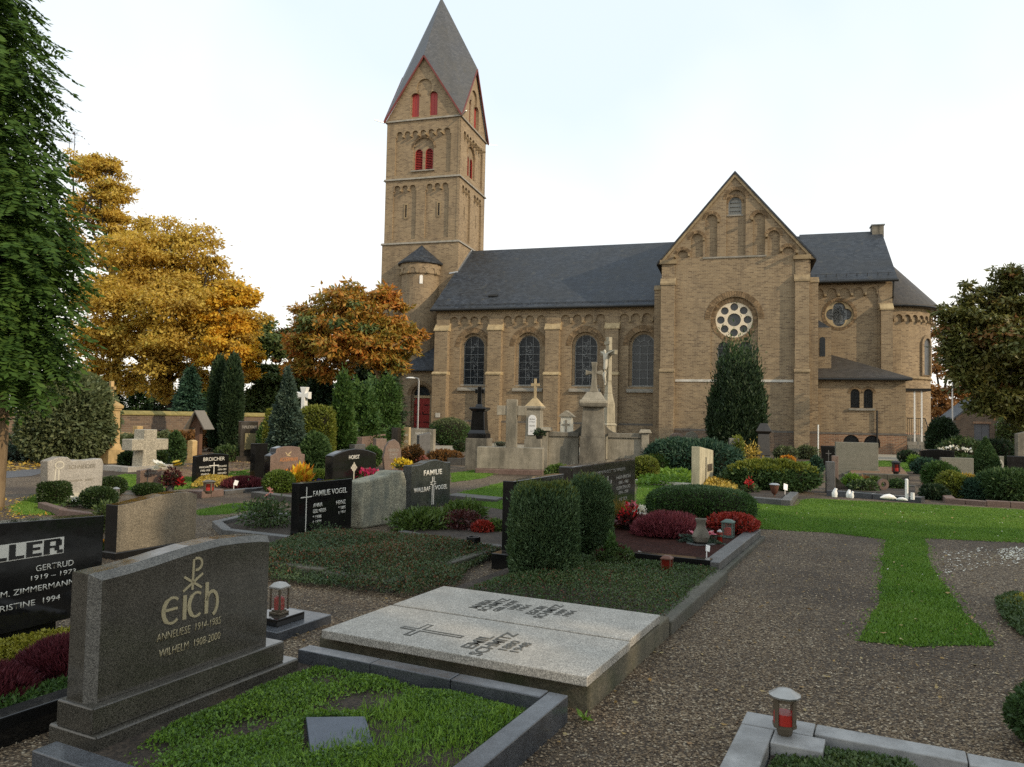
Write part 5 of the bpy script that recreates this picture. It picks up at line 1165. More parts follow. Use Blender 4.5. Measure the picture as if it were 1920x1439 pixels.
# ------------------------------------------------------------------ first row of graves
# grey-brown granite stone with the chi-rho
def eich():
    r = empty('headstone', ST(2.40, -3.38), FAM, 'large polished brown granite headstone with pale uncial name and Chi-Rho sign', 'headstone'); W, H, T = 1.19, .928, .16
    b = MB(); b.box(.0, W + .17, -.085, T + .10, -.05, .135); b.obj('base', M['granite_eich'], r, bevel=.01)
    b = MB(); b.box(.004, W + .075, -.05, T + .05, .135, .258); b.obj('plinth', M['granite_eich'], r, bevel=.008)
    pts = [(.02 + fx * (W - .02), .257 + fz * (H - .257)) for fx, fz in SH['eich']]
    cx, cz = W / 2, .55
    b = MB(); n = len(pts)
    F = [(cx + (x - cx) * .975, 0.0, z if z < .3 else z - .032) for x, z in pts]; F = [(.03 + x * (W - .045) / W, 0.0, max(.259, z)) for x, _, z in F]
    O = [(x, .045, z) for x, z in pts]; B = [(x, T, z) for x, z in pts]
    b.add(F + O + B, [tuple(range(n))] + [(i, n + i, n + (i + 1) % n, (i + 1) % n) for i in range(n)] + [(n + i, 2 * n + i, 2 * n + (i + 1) % n, n + (i + 1) % n) for i in range(n)] + [tuple(2 * n + i for i in reversed(range(n)))])
    s = b.obj('stone', M['granite_eich'], r); s.data.materials.append(M['granite_eich_rough'])
    for p in s.data.polygons:
        c = p.center
        if .001 < c.y < .044: p.material_index = 1
    gl = M['gold_letters']; o = .60
    x = .595; strokes(r, 'chi_rho', [[(x, .688), (x + .004, .85)], arc(x + .025, .822, .034, .032, pi * .62, -pi * .58, 12), [(x - .06, .69), (x + .068, .765)], [(x - .055, .765), (x + .062, .69)]], .013, gl)
    x = .415; q = .88; w1, w2 = .013, .023
    strokes(r, 'letters', [(arc(x + .062 * q, .605, .062 * q, .066, pi * .28, pi * 1.72, 16), [w1] * 5 + [w2] * 7 + [w1] * 5), ([(x + .005, .61), (x + .1 * q, .612)], w1),
        ([(x + .152 * q, .54), (x + .152 * q, .668)], w2), (arc(x + .24 * q, .605, .055 * q, .064, pi * .3, pi * 1.7, 16), [w1] * 5 + [w2] * 7 + [w1] * 5),
        ([(x + .318 * q, .54), (x + .318 * q, .71)], w2), (arc(x + .36 * q, .59, .045 * q, .066, pi * .9, -pi * .42, 14), .018)], .018, gl)
    text(r, 'ANNELIESE  1914-1985', .59, .462, .04, gl, w=.42, thin=-.012, slant=.1); text(r, 'WILHELM  1908-2000', .60, .378, .04, gl, w=.40, thin=-.012, slant=.1)
    return r
eich()
border('polished blue grey granite kerb round the weedy grave in front', 2.16, 3.96, -3.50, -1.58, .15, .115, M['granite_kerb'], sides='nse', soil='soil', parts=(3, 1), bevel=.006, soilz=.07)
PLQ = [tuple(ST(s, t)[:2]) for s, t in ((3.10, -2.68), (2.74, -2.37), (3.05, -2.08), (3.34, -2.32))]
cover('weeds', 'fresh green weeds filling the near grave', [tuple(ST(s, t)[:2]) for s, t in ((2.28, -3.1), (2.3, -1.72), (3.82, -1.72), (3.82, -3.2), (3.3, -3.22), (2.7, -3.2))], M['weed'], 78000, .018, .55, .10, .55, .8, .07, thin=.78, freq=9, dome=.15, mat2=M['weed_dark'], frac2=.25, clump=.34, avoid=PLQ)
cover('weeds', 'fine grassy weeds among the fresh weeds of the near grave', [tuple(ST(s, t)[:2]) for s, t in ((2.3, -2.6), (2.3, -1.74), (3.8, -1.74), (3.8, -2.7), (3.0, -2.4))], M['weed'], 6000, .04, .12, .06, 1.0, .45, .07, thin=.8, freq=5.5, dome=.15)
def rosette(label, P, n, l, mat, z=0.07):
    rng = np.random.default_rng(hash_(label)); a = rng.random(n) * 6.28; A = np.c_[np.cos(a), np.sin(a), rng.uniform(.25, .9, n)]
    V, F = leaf_quads(np.zeros((n, 3)) + A * .008, A, l, .3, rng, .1); o = np_mesh('weed_rosette', V, F, [M[mat]], None, (P[0], P[1], z)); tag(o, label, 'weed')
rosette('pale spiky weed rosette at the foot of the big brown granite stone', ST(2.66, -3.02), 14, .06, 'weed_dark')
rosette('weed tuft growing at the corner of the pale double slab', ST(4.02, -1.5), 14, .06, 'weed', 0.01)
rosette('leafy weed in front of the tilted blue plaque', ST(2.66, -2.32), 20, .05, 'weed_dark')
r = empty('plaque', ST(2.95, -2.37, 0), 0, 'tilted blue grey stone plaque half buried in the weeds', 'plaque')
q0 = ST(2.95, -2.37); cs = [ST(s, t, z) - q0 for s, t, z in ((3.03, -2.60, .15), (2.80, -2.37, .11), (3.01, -2.17, .105), (3.19, -2.36, .145))]
b = MB(); b.add([tuple(c) for c in cs] + [tuple(c - np.array([0, 0, .035])) for c in cs], [(0, 1, 2, 3), (7, 6, 5, 4), (0, 4, 5, 1), (1, 5, 6, 2), (2, 6, 7, 3), (3, 7, 4, 0)]); b.obj('plate', M['slate_plaque'], r, bevel=.003)
b = MB(); b.box(-.14, .12, -.1, .1, -.02, .06); b.obj('wedge', M['granite_kerb'], r, rz=.2)
# pale double slab tomb
r = empty('slab_tomb', ST(4.22, -3.58), FAM, 'double tomb of two pale granite slabs on a dark mossy base', 'tomb')
b = MB(); b.box(-.06, 1.68, -2.05, -.10, -.05, .15); b.obj('base', M['base_tomb'], r, bevel=.015)
for k, (x0, x1, dz) in enumerate(((-.13, .655, .0), (.672, 1.41, .004))):
    b = MB(); b.box(x0, x1, -2.06 + .01 * k, -.18 - .01 * k, .158 + dz, .215 + dz); s = b.obj('slab', M['granite_light'], r, bevel=.006)
    Ls = ([('EMIL', .15, -1.25, .07, .28), ('SCHMITZ', .17, -1.36, .072, .5), ('1880', .18, -1.45, .05, .2), ('1948', .18, -1.53, .05, .2)] if k == 0 else
          [('MARIA', 1.02, -.80, .06, .27), ('SCHMITZ', 1.05, -.89, .06, .4), ('GEB. HOFF', 1.06, -.975, .045, .34), ('1884', 1.07, -1.05, .045, .16), ('1961', 1.08, -1.12, .045, .16), ('EGON', 1.06, -1.24, .058, .24), ('SCHMITZ', 1.08, -1.33, .06, .4), ('1909', 1.1, -1.41, .045, .16), ('1964', 1.1, -1.48, .045, .16)])
    for tx, x, z, h_, w_ in Ls: text(s, tx, x, z - .005, h_ * 1.22, M['dark_letters'], w=w_ * 1.08, y=.217 + dz, flat=True, ext=.003, thin=.012)
# outlined cross cut in the near slab (head towards the headstone end)
b = MB(); zc_ = .2165; c = [(.17, -.61), (.21, -.61), (.21, -.72), (.33, -.72), (.33, -.76), (.21, -.76), (.21, -1.07), (.17, -1.07), (.17, -.76), (.05, -.76), (.05, -.72), (.17, -.72)]
for i in range(len(c)):
    (xa, ya), (xb, yb) = c[i], c[(i + 1) % len(c)]; b.box(min(xa, xb) - .006, max(xa, xb) + .006, min(ya, yb) - .006, max(ya, yb) + .006, zc_ - .004, zc_ + .0006 + .0002 * i)
b.obj('cross', M['dark_letters'], r, uv=False)
# candle lantern with its stepped base between the rows
r = empty('lantern_stand', ST(4.28, -4.30), FAM, 'two stepped dark polished base under the red lantern beside the brown granite stone', 'plinth')
b = MB(); b.box(0, .6, -.34, .1, -.02, .07); b.obj('kerb', M['granite_kerb'], r, bevel=.006); b = MB(); b.box(.1, .4, -.24, .04, .07, .125); b.obj('step', M['granite_black'], r, bevel=.004)
lantern_box('grey metal lantern with red candle glass behind the brown granite stone', ST(4.53, -4.18), .105, .235, M['bronze'], M['silver'], z=.125, glass='clearglass', roof=.5)
# kerb and lantern at the right bottom
r = empty('grave_border', ST(3.0, -.69), FAM, 'grey veined marble kerb in the right foreground corner', 'grave border')
for x0, x1, y0, y1 in ((0.0, 1.10, -.16, 0), (1.105, 1.28, -.34, 0), (1.14, 1.28, -1.0, -.345), (1.12, 1.27, -1.75, -1.005)):
    b = MB(); b.box(x0, x1, y0, y1, -.05, .118 + random.uniform(-.003, .003)); b.obj('kerb_stone', M['marble'], r, bevel=.006)
b = MB(); b.box(.93, 1.10, -.40, -.165, -.05, .12); b.obj('corner_slab', M['marble'], r, bevel=.006)
b = MB(); b.box(0, 1.13, -1.8, -.17, -.05, .06); b.obj('soil_bed', M['soil'], r)
lantern_round('hexagonal grey grave lantern with silver lid and red candle on the marble kerb', ST(4.06, -.475), .062, .225, M['bronze'], z=.12, lidm=M['silver'])
cover('ground_cover', 'dark low ground cover inside the marble kerb', [tuple(ST(s, t)[:2]) for s, t in ((2.9, -.52), (3.9, -.5), (4.1, -.28), (4.1, .06), (3.85, .22), (2.9, .2))], M['cover'], 15000, .02, .6, .09, .4, .8, .06)
mp_ = gp((1866, 1132), (1895, 1120), (1940, 1132), (1950, 1215), (1915, 1196), (1880, 1166))
cover('ground_cover', 'dark edging plants round the yellow stonecrop at the right frame edge', mp_, M['cover'], 5200, .03, .5, .14, .4, .8, 0)
cover('ground_cover', 'yellow green stonecrop cushion at the right frame edge', gp((1880, 1140), (1905, 1128), (1950, 1140), (1950, 1190), (1915, 1178)), M['sedum'], 6000, .026, .6, .17, .6, .7, .0)
shrub_px('shrub', 'dark rounded shrub cut by the lower right frame edge', 'shrub', 1968, 1420, 120, 1290, 'thuja', 5200, .03, 2.2)

# Mueller grave at the left edge
MS = ST(2.1, -5.17)
r = make_stone('wide polished black headstone at the left edge with outlined white capitals', MS, FAM, 1.66, .90, .15, M['granite_black'], [(0, .2), (1, .2), (1, .97), (.55, 1.0), (0, 1.02)], bevel=.004)
b = MB(); b.box(.25, 1.35, .03, .12, -.05, .19); b.obj('foot', M['granite_black'], r)
def outline_letters(root, x0, z0, h, sc=1.0):
    # block capitals: dark letters framed by a white outline
    wl = M['white_letters']; b = MB(); k = M['granite_black']; x = x0; d = MB()
    def blk(rects, w_):
        nonlocal x; w_ = w_ * sc; rects = [(a * sc, c * sc, e, f_) for a, c, e, f_ in rects]
        b.box(x - .0065, x + w_ + .0065, -.003, 0, z0 - .006, z0 + h + .006)
        for (a, c, e, f_) in rects: d.box(x + a, x + c, -.0055, -.0031, z0 + e * h, z0 + f_ * h)
        x += w_ + .0131
    blk([(0, .03, 0, 1), (.05, .072, .3, 1), (.092, .122, 0, 1)], .122)
    blk([(0, .03, .0, .8), (.055, .085, .0, .8), (.03, .055, 0, .18), (.004, .028, .87, 1), (.057, .081, .87, 1)], .085)
    for _ in range(2): blk([(0, .028, 0, 1), (.028, .066, 0, .2)], .066)
    blk([(0, .028, 0, 1), (.028, .07, 0, .19), (.028, .062, .41, .59), (.028, .07, .81, 1)], .07)
    blk([(0, .028, 0, 1), (.028, .075, .84, 1), (.055, .083, .5, .9), (.028, .07, .4, .55), (.05, .072, .2, .4), (.062, .09, 0, .22)], .09)
    b.obj('letter_outline', wl, root, uv=False); d.obj('letter', k, root, uv=False)
outline_letters(r, .54, .652, .1, 1.5)
wl = M['white_letters']
text(r, 'GERTRUD', 1.305, .548, .04, wl, w=.265, thin=-.006); text(r, '1919 – 1973', 1.30, .49, .033, wl, w=.315, thin=-.006)
text(r, 'M. ZIMMERMANN', 1.20, .415, .038, wl, w=.50, thin=-.006); text(r, 'CHRISTINE  1994', 1.10, .325, .038, wl, w=.50, thin=-.006); text(r, 'JOHANN', .72, .48, .04, wl, w=.26, thin=-.006)
border('black polished kerb round the heather grave at the left edge', 1.9, 3.72, -5.0, -3.86, .15, .13, M['granite_black'], sides='sen', soil='soil', parts=(1, 1), soilz=.06)
cover('ground_cover', 'yellow green stonecrop below the wide black headstone', [tuple(ST(s, t)[:2]) for s, t in ((2.1, -5.05), (3.68, -5.05), (3.66, -4.72), (2.1, -4.72))], M['sedum'], 14000, .022, .6, .2, .5, .8, .05)
spikes('heather', 'dark purple heather cushion under the wide black headstone', 'heather', ST(3.1, -4.42, 0.05), (.36, .27, .20), M['heather_dark'], 14000, .05)
spikes('heather', 'second dark heather cushion cut by the left frame edge', 'heather', ST(2.5, -4.42, 0.05), (.3, .26, .17), M['heather_dark'], 9000, .05)
cover('ground_cover', 'green creeping mat along the black kerb at the left edge', [tuple(ST(s, t)[:2]) for s, t in ((2.0, -4.3), (3.6, -4.3), (3.62, -4.0), (2.0, -4.0))], M['thuja_bright'], 9000, .03, .45, .12, .4, .8, .05)
# buff granite back
r, w_, h_ = stone_px('buff sawn granite stone seen from its blank back with a black polished edge', 217, 1050, 366, 934, .2, M['granite_back'], [(.03, 0), (1, 0), (1, .93), (.92, .975), (.75, 1), (.55, .985), (.32, .93), (.1, .885), (0, .88), (0, .1)], edge=M['granite_black'])
b = MB(); b.box(-.02, w_ + .05, -.02, .25, -.05, .08); b.obj('base', M['granite_black'], r, bevel=.01)
flw = potted('small orange flower beside the buff granite back', G(196, 1040), .06, .05, None, [('cover', 240, (.1, .1, .1), .06, 0, 0, 0, .4, .5), ('p_ora', 40, (.05, .05, .03), .04, 0, 0, .08, .7, .3)], cat='flower', name='flower')
shrub('fern', 'tall green fern stalks between the black stone and the buff granite', 'fern', G(192, 1000), (.1, .1, .2), M['mid_green'], 420, .08, .25, up=.6)
# ------------------------------------------------------------------ grave with the two clipped thujas
border('old mossy kerb round the grave with two clipped thujas', 5.92, 8.2, -3.72, -1.52, .11, .14, M['kerb_old'], sides='se', soil='soil', parts=(3, 1), jitter=.012, bevel=.015)
cover('ground_cover', 'dark green ground cover round the two clipped thujas', [tuple(ST(s, t)[:2]) for s, t in ((6.02, -3.4), (6.02, -1.6), (8.2, -1.6), (8.2, -3.4))], M['cover'], 26000, .02, .6, .14, .4, .8, .07, mat2=M['creeper_red'], frac2=.05)
make_stone('black polished headstone half hidden behind the clipped thujas', ST(7.60, -3.72), FAM, 1.45, .95, .13, M['granite_black'], 'rect', base=[(.12, .17, .06)])
shrub('clipped_thuja', 'larger front clipped thuja before the half hidden black headstone', 'thuja', ST(7.12, -3.13, 0), (.325, .335, .485), M['near_thuja'], 36000, .042, .3, 4.6, .05, 6, 0, .6, .8, .38, .3, tips=M['thuja_tip'], tiplim=.93, group='clipped thuja columns')
shrub('clipped_thuja', 'smaller rear clipped thuja touching the big dark headstone', 'thuja', ST(8.42, -3.14, 0), (.25, .24, .48), M['near_thuja'], 25000, .042, .3, 3.4, .05, 6, 0, .6, .8, .38, .3, tips=M['thuja_tip'], tiplim=.95, group='clipped thuja columns')
P = G(1150, 1078); potted('pale bowl planted with a dwarf cypress and dark red foliage', P, .12, .07, M['pot_pale'], [('cover', 900, (.2, .17, .13), .045, 0, 0, .02, .5, .5), ('thuja_bright', 700, (.055, .055, .24), .045, -.03, 0, .04, .4, 1.0), ('maroon', 420, (.09, .08, .14), .035, .06, 0, .02, .6, .6), ('maroon', 260, (.07, .07, .1), .035, -.11, 0, .02, .6, .6), ('p_white', 50, (.05, .05, .05), .02, .11, -.03, .05, .7, .5)], z=.09)
lantern_box('red brown bronze lantern in the ground cover of the thuja grave', G(1250, 1092), .105, .19, M['bronze_red'], z=.08, roof=.5)
# ------------------------------------------------------------------ black bordered grave with red mulch
border('black polished kerb round the red mulch grave', 8.45, 11.35, -3.95, -1.62, .15, .13, M['granite_black'], sides='s', soil='mulch', parts=(1, 1), bevel=.004, soilz=.1)
b = MB(); r = empty('grave_border', ST(8.45, -1.66), FAM, 'grey stone kerb along the path end of the red mulch grave', 'grave border')
for k in range(2): b = MB(); b.box(-.0 + 1.47 * k, 1.46 + 1.47 * k, .0, .17, -.05, .14); b.obj('kerb_stone', M['granite_grey'], r, bevel=.008)
for k in range(2): b = MB(); b.box(.0 + 1.47 * k, 1.46 + 1.47 * k, -.06, -.002, -.05, .05); b.obj('footing', M['kerb_old'], r, bevel=.008)
r = make_stone('large dark brown polished headstone with three slender crosses', ST(9.93, -3.95), FAM, 2.90, .985, .22, M['granite_brown'], 'rect', bevel=.02)
gl = M['grey_letters']
text(r, 'HIER RUHEN IN GOTTES FRIEDEN', 1.45, .82, .045, gl, w=1.72, thin=-.014)
for x0, ht, lean in ((1.45, .77, .0), (1.30, .71, .035), (1.61, .70, -.035)):
    b = MB(); b.slab([(x0 - .012 + lean * 1.6, .2), (x0 + .012 + lean * 1.6, .2), (x0 + .016, ht), (x0 - .016, ht)], (), -.012, .002); b.box(x0 - .07, x0 + .07, -.014, -.0001, ht - .19 + abs(lean) * -1.5, ht - .165 + abs(lean) * -1.5); b.obj('cross', gl, r, uv=False)
for z, tx, w_ in ((.69, 'HEINRICH', .72), (.605, '1898 - 1982', .5), (.52, 'GERTRUD', .72), (.44, '1904 - 1988', .5), (.33, 'PETER', .4), (.255, '1931', .2)): text(r, tx, 2.25, z, .05, gl, w=w_)
spikes('ornamental_grass', 'ochre grass tuft before the large dark brown headstone', 'grass tuft', G(1158, 1000), (.2, .18, .34), M['ochre_grass'], 900, .2, aspect=.06, up=1.2)
potted('dark bowl of red and white cyclamen on the red mulch', G(1180, 1006), .12, .1, M['metal_dark'], [('maroon', 500, (.2, .18, .16), .06, 0, 0, 0, .7, .3), ('p_red', 160, (.15, .14, .24), .055, .01, 0, .03, .7, .6), ('p_white', 70, (.1, .1, .16), .055, .14, .02, .12, .6, .5), ('p_pink', 30, (.06, .06, .08), .05, .04, .02, .24, .6, .5)], z=.1)
spikes('heather', 'pink heather mound on the red mulch grave', 'heather', ST(10.35, -2.72, .1), (.46, .36, .25), M['heather'], 10500, .085, mat2=M['heather_dark'])
def vase(label, P, z):
    r = empty('vase', (P[0], P[1], z), .4, label, 'vase'); b = MB(); b.box(-.15, .15, -.1, .1, -.02, .012); b.obj('foot_plate', M['granite_grey'], r, bevel=.004)
    b = MB(); n = 24
    for pr in ([(.05, .012), (.095, .04), (.115, .10), (.09, .16), (.06, .21), (.055, .26), (.075, .32), (.06, .32), (.05, .3), (.0, .28)],): b.lathe(pr, n)
    b.v = [(x * (1 + .1 * cos(4 * math.atan2(y, x))), y * (1 + .1 * cos(4 * math.atan2(y, x))), zz) for x, y, zz in b.v]; b.obj('body', M['concrete_dark'], r, smooth=True); return r
vase('grey fluted stone vase standing on the red mulch', ST(9.82, -2.16), .1)
def bouquet(label, P, z, r_=.28):
    r = empty('bouquet', (P[0], P[1], z), 0, label, 'bouquet'); rng = np.random.default_rng(4); n = 34; a = rng.random(n) * 6.28
    A = np.c_[np.cos(a), np.sin(a), rng.uniform(.05, .6, n)]; Q = []; AX_ = []
    for i in range(n):
        d = A[i] / np.linalg.norm(A[i]); l_ = r_ * rng.uniform(.6, 1.1); s_ = np.cross(d, (0, 0, 1))
        for t in np.linspace(.15, 1, 26):
            for sg in (-1, 1): Q.append(d * l_ * t + np.array([0, 0, .03 - .1 * t * t])); AX_.append(d * .7 + s_ * sg * .8 + rng.normal(size=3) * .12)
    V, F = leaf_quads(np.array(Q), np.array(AX_), .05, .22, rng); V[:, 2] = np.maximum(V[:, 2], .004); np_mesh('fir_twigs', V, F, [M['blue_fir']], r)
    flowers(r, 'flower', M['p_pink'], [(x, y, .1) for x, y in ((.12, .03), (.18, -.02), (.1, -.05), (-.08, .06), (.06, .09))], .06, 7, rng); flowers(r, 'flower', M['p_white'], [(.14, .08, .11), (-.05, .02, .1)], .045, 7, rng)
bouquet('fir twig arrangement with pink roses lying behind the stone vase', ST(9.98, -2.2), .1)
candle('small red candle beside the green bronze lantern', G(1349, 1018, .1), .042, .17, .1)
lantern_box('green bronze lantern on the red mulch grave', G(1365, 1008, .1), .15, .24, M['bronze_green'], z=.1, glass='clearglass', roof=.4)
plant_tag('white plant tag stuck in the red mulch near the vase', G(1325, 1050, .1), .1)
shrub('red_plant', 'bright red leafed plant at the lawn corner of the red mulch grave', 'red plant', ST(11.15, -2.0, .08), (.36, .28, .13), M['red_leaf'], 2600, .05, .5, up=.5, jit=.8)
P0 = ST(12.05, -2.6); shrub('clipped_hedge', 'low rounded clipped hedge right of the large dark brown headstone', 'hedge', ST(12.4, -2.75), (.5, .86, .30), M['hedge_dark'], 26000, .03, .5, 2.8, .03, 3, 0, .8, .3, .5, .12, rz=FAM, tips=M['near_thuja'], tiplim=.85)
plant_tag('small white label at the black kerb corner', ST(8.62, -2.6, 0), .02, .1)
# ------------------------------------------------------------------ second row: creeper grave, black stone with cross, rock, green black stone
border('kerb stones half buried under the creeper mound', 5.95, 8.1, -6.5, -4.15, .12, .13, M['kerb_old'], sides='nse', soil='soil', parts=(3, 1), jitter=.02, bevel=.015)
cover('creeper', 'dark cotoneaster mound with reddish twigs covering a whole grave', [tuple(ST(s, t)[:2]) for s, t in ((5.9, -6.75), (5.72, -5.4), (5.85, -3.82), (6.5, -3.72), (7.2, -4.05), (8.2, -4.15), (8.25, -5.2), (8.0, -6.75))], M['creeper'], 64000, .026, .5, .235, .3, .9, .02, dome=.55, mat2=M['creeper_red'], frac2=.16, freq=3.2)
r = make_stone('black polished headstone with thin white cross above the creeper', ST(7.70, -6.83), FAM, 1.08, .745, .13, M['granite_black'], 'rect', bevel=.004)
wl = M['white_letters']
cross_strokes(r, .135, .11, .69, .012, .105, .56, wl); text(r, 'FAMILIE VOGEL', .615, .555, .075, wl, w=.70, thin=.004)
text(r, 'ANNA', .27, .41, .055, wl, w=.19, align='LEFT', thin=.004); text(r, 'GEB. NEUSS', .27, .335, .05, wl, w=.26, align='LEFT', thin=.004); text(r, '* 1906', .27, .262, .045, wl, w=.17, align='LEFT', thin=.006); text(r, '† 1984', .27, .195, .045, wl, w=.17, align='LEFT', thin=.006)
text(r, 'HEINZ', .94, .405, .055, wl, w=.2, align='RIGHT', thin=.004); text(r, '* 1895', .94, .335, .045, wl, w=.15, align='RIGHT', thin=.006); text(r, '† 1931', .94, .268, .045, wl, w=.15, align='RIGHT', thin=.006)
shrub('climbing_twig', 'thin leafy twigs climbing the black headstone with the cross', 'climber', ST(8.0, -6.70), (.3, .08, .11), M['creeper'], 420, .03, .5, fuzz=.15, corem=M['creeper'], depth=.9)
r = make_stone('rough streaked natural rock between two black headstones', ST(8.90, -6.83), FAM - .06, 1.16, .80, .30, M['rock'], 'rock', bevel=.03)
kerb_px('grey stepped kerb round the rose bush left of the black headstone', [(548, 1022), (415, 1006), (397, 990), (470, 972), (545, 972)], .09, .13, M['granite_grey'], soil='soil', per=1, inward=-1)
shrub('rose_bush', 'rose bush with pink blossoms left of the black headstone', 'rose bush', G(500, 992), (.36, .3, .2), M['cover'], 1700, .05, .5, fuzz=.12, depth=.8)
r = empty('rose_blossom', G(498, 985), 0, 'pink roses rising from the bush left of the black headstone', 'flower'); flowers(r, 'flower', M['p_salm'], [(.0, 0, .43), (.03, .02, .36), (.06, -.02, .5), (-.28, .0, .16), (.02, .06, .28)], .05, 7)
b = MB()
for x, z in ((0, .42), (.06, .48), (-.28, .15)): b.tube([(x * .3, 0, .02), (x, 0, z)], .006, 5)
b.obj('stem', M['twig'], r)
r = make_stone('speckled green black headstone with wavy top and silver letters', ST(11.10, -7.38), FAM, 1.30, .86, .18, M['granite_vogel'], 'wave', bevel=.012)
sl_ = M['white_letters']
text(r, 'FAMILIE', .69, .59, .095, sl_, w=.61, thin=.02); text(r, 'WALLRAF', .345, .31, .085, sl_, w=.52, thin=.02); text(r, 'VOGEL', .98, .31, .085, sl_, w=.42, thin=.02)
b = MB()
for x in (.675, .725): b.box(x - .01, x + .01, -.004, 0, .06, .42)
b.box(.61, .675, -.0042, -.0001, .42, .435); b.box(.725, .79, -.0042, -.0001, .42, .435); b.box(.61, .675, -.0042, -.0001, .455, .47); b.box(.725, .79, -.0042, -.0001, .455, .47)
for x in (.675, .725): b.box(x - .01, x + .01, -.004, 0, .4701, .56)
b.obj('cross', sl_, r, uv=False)
kerb_px('curved dark kerb before the rhododendrons', [(745, 1006), (800, 1018), (870, 1030), (945, 1040)], .08, .13, M['kerb_dark'], per=2, inward=1)
sheet('soil_bed', [tuple(ST(s, t)[:2]) for s, t in ((8.75, -6.0), (8.4, -4.2), (9.9, -3.98), (11.2, -4.3), (12.4, -6.9), (11.1, -7.2))], .04, M['soil'], label='dark soil of the rhododendron grave', cat='soil')
shrub_px('rhododendron', 'left pale green rhododendron before the speckled headstone', 'rhododendron', 790, 1000, 100, 962, 'rhodo', 2600, .085, fuzz=.1, depth=.5, aspect=.28, up=.5, out=.8, freq=5, amp=.12)
shrub_px('rhododendron', 'right yellowish rhododendron beside the lawn', 'rhododendron', 870, 985, 76, 946, 'rhodo', 1900, .085, fuzz=.1, depth=.5, aspect=.28, up=.5, out=.8, freq=5, amp=.12)
shrub_px('azalea', 'low dark red azalea under the right rhododendron', 'shrub', 868, 1000, 70, 962, 'maroon', 1500, .05, fuzz=.1, depth=.6)
shrub_px('heather', 'left low red white heather at the curved kerb', 'heather', 905, 1004, 40, 980, 'red_leaf', 900, .05); shrub_px('heather', 'right pale heather beside the black stone edge', 'heather', 930, 1002, 30, 976, 'rhodo', 600, .05)
r = empty('grave_vase', G(887, 1044), .2, 'black ribbed plug vase standing at the creeper corner', 'vase'); b = MB(); b.lathe([(.075, 0), (.075, .2), (.085, .21), (.085, .235), (.06, .235), (.05, .2)], 16); b.obj('body', M['black'], r, smooth=True)
for k in range(8): b = MB(); b.box(.072, .083, -.01, .01, .01, .2); o = b.obj('rib', M['black'], r); o.rotation_euler = (0, 0, k * pi / 4)
b = MB(); b.slab([(0, 0), (1, 0), (1, .06), (0, .1)], (), 0, .5); o = b.obj('stone_slab', M['kerb_dark'], None, G(838, 938), rz=-.3, bevel=.01); tag(o, 'low dark edging slab on the lawn behind the rhododendron', 'edging')
# ------------------------------------------------------------------ left middle ground
r, w_, h_ = stone_px('pale grey boulder shaped headstone with relief among box shrubs', 86, 945, 192, 858, .22, M['granite_light'], 'boulder', bevel=.02)
text(r, 'SCHNEIDER', w_ * .6, h_ * .72, .07, M['concrete'], w=w_ * .48); text(r, 'KATHARINA · JOSEF', w_ * .55, h_ * .42, .05, M['concrete'], w=w_ * .5)
strokes(r, 'relief', [[(w_ * .12, h_ * .3), (w_ * .14, h_ * .75)], [(w_ * .2, h_ * .3), (w_ * .19, h_ * .75)], arc(w_ * .2, h_ * .82, .08, .06, 0, 2 * pi)], .02, M['pale_stone'])
b = MB(); b.box(w_ * .2, w_ * .8, -.1, .3, -.05, h_ * .2); b.obj('foot', M['pale_stone'], r)
kerb_px('brownish kerb curving before the box shrubs of the pale boulder stone', [(70, 955), (110, 968), (170, 976), (215, 968)], .1, .12, M['kerb_red'], per=1)
for lab, x, yb, wp, ty, p in (('square cut dark box shrub left of the pale boulder stone', 102, 946, 46, 905, 4.5), ('dark box ball at the right foot of the pale boulder stone', 185, 955, 56, 914, 2.4), ('dark box ball behind the small silver lantern', 208, 930, 48, 896, 2.4), ('flat box ball before the book shaped stone', 277, 930, 48, 908, 2.2)):
    shrub_px('box_ball', lab, 'box shrub', x, yb, wp, ty, 'boxwood', 6500, .035, p, aspect=.6, depth=.12, amp=.04, group='dark box shrubs at the left')
potted('white pansies between the box shrubs of the pale boulder stone', G(140, 950), .05, .04, None, [('cover', 300, (.16, .12, .09), .05, 0, 0, 0, .6, .5), ('p_white', 50, (.1, .08, .06), .05, 0, 0, .06, .8, .4)], cat='flowers', name='flowers')
lantern_round('small silver lantern beside the dark box ball', G(217, 936), .055, .22, M['silver'], sides=6)
b = MB(); b.lathe([(.0, 0), (.1, .0), (.13, .06), (.11, .12), (.0, .15)], 14); o = b.obj('glass_bowl', M['clearglass'], None, G(240, 938), smooth=True); tag(o, 'round glass bowl right of the small silver lantern', 'glass bowl')
r, w_, h_ = stone_px('purple brown book shaped stone with open pages', 262, 925, 302, 878, .12, M['granite_red'], 'slant_r'); text(r, 'RUHE SANFT', w_ * .5, h_ * .72, .05, M['grey_letters'], w=w_ * .6)
b = MB(); b.box(w_ * .3, w_ * .33, -.02, -.001, .05, h_ * .9); b.obj('spine', M['granite_grey'], r)
r = empty('flower_bouquet', G(318, 925), 0, 'upright bouquet of white and yellow chrysanthemums beside the book stone', 'bouquet')
b = MB(); b.lathe([(.06, 0), (.09, .15), (.08, .2)], 14); b.obj('vase', M['granite_grey'], r); shrub('foliage', None, None, (.05, 0, .15), (.17, .13, .3), M['maroon'], 420, .08, .4, parent=r, half=True, fuzz=.1); flowers(r, 'flower', M['p_white'], [(-.2, -.05, .55), (-.12, -.1, .56), (-.22, -.1, .48)], .13, 12); flowers(r, 'flower', M['p_yel'], [(.14, -.08, .62), (.17, -.1, .56)], .11, 12); flowers(r, 'flower', M['p_red'], [(.25, -.05, .3), (.28, -.1, .22), (.22, -.1, .2)], .1, 6)
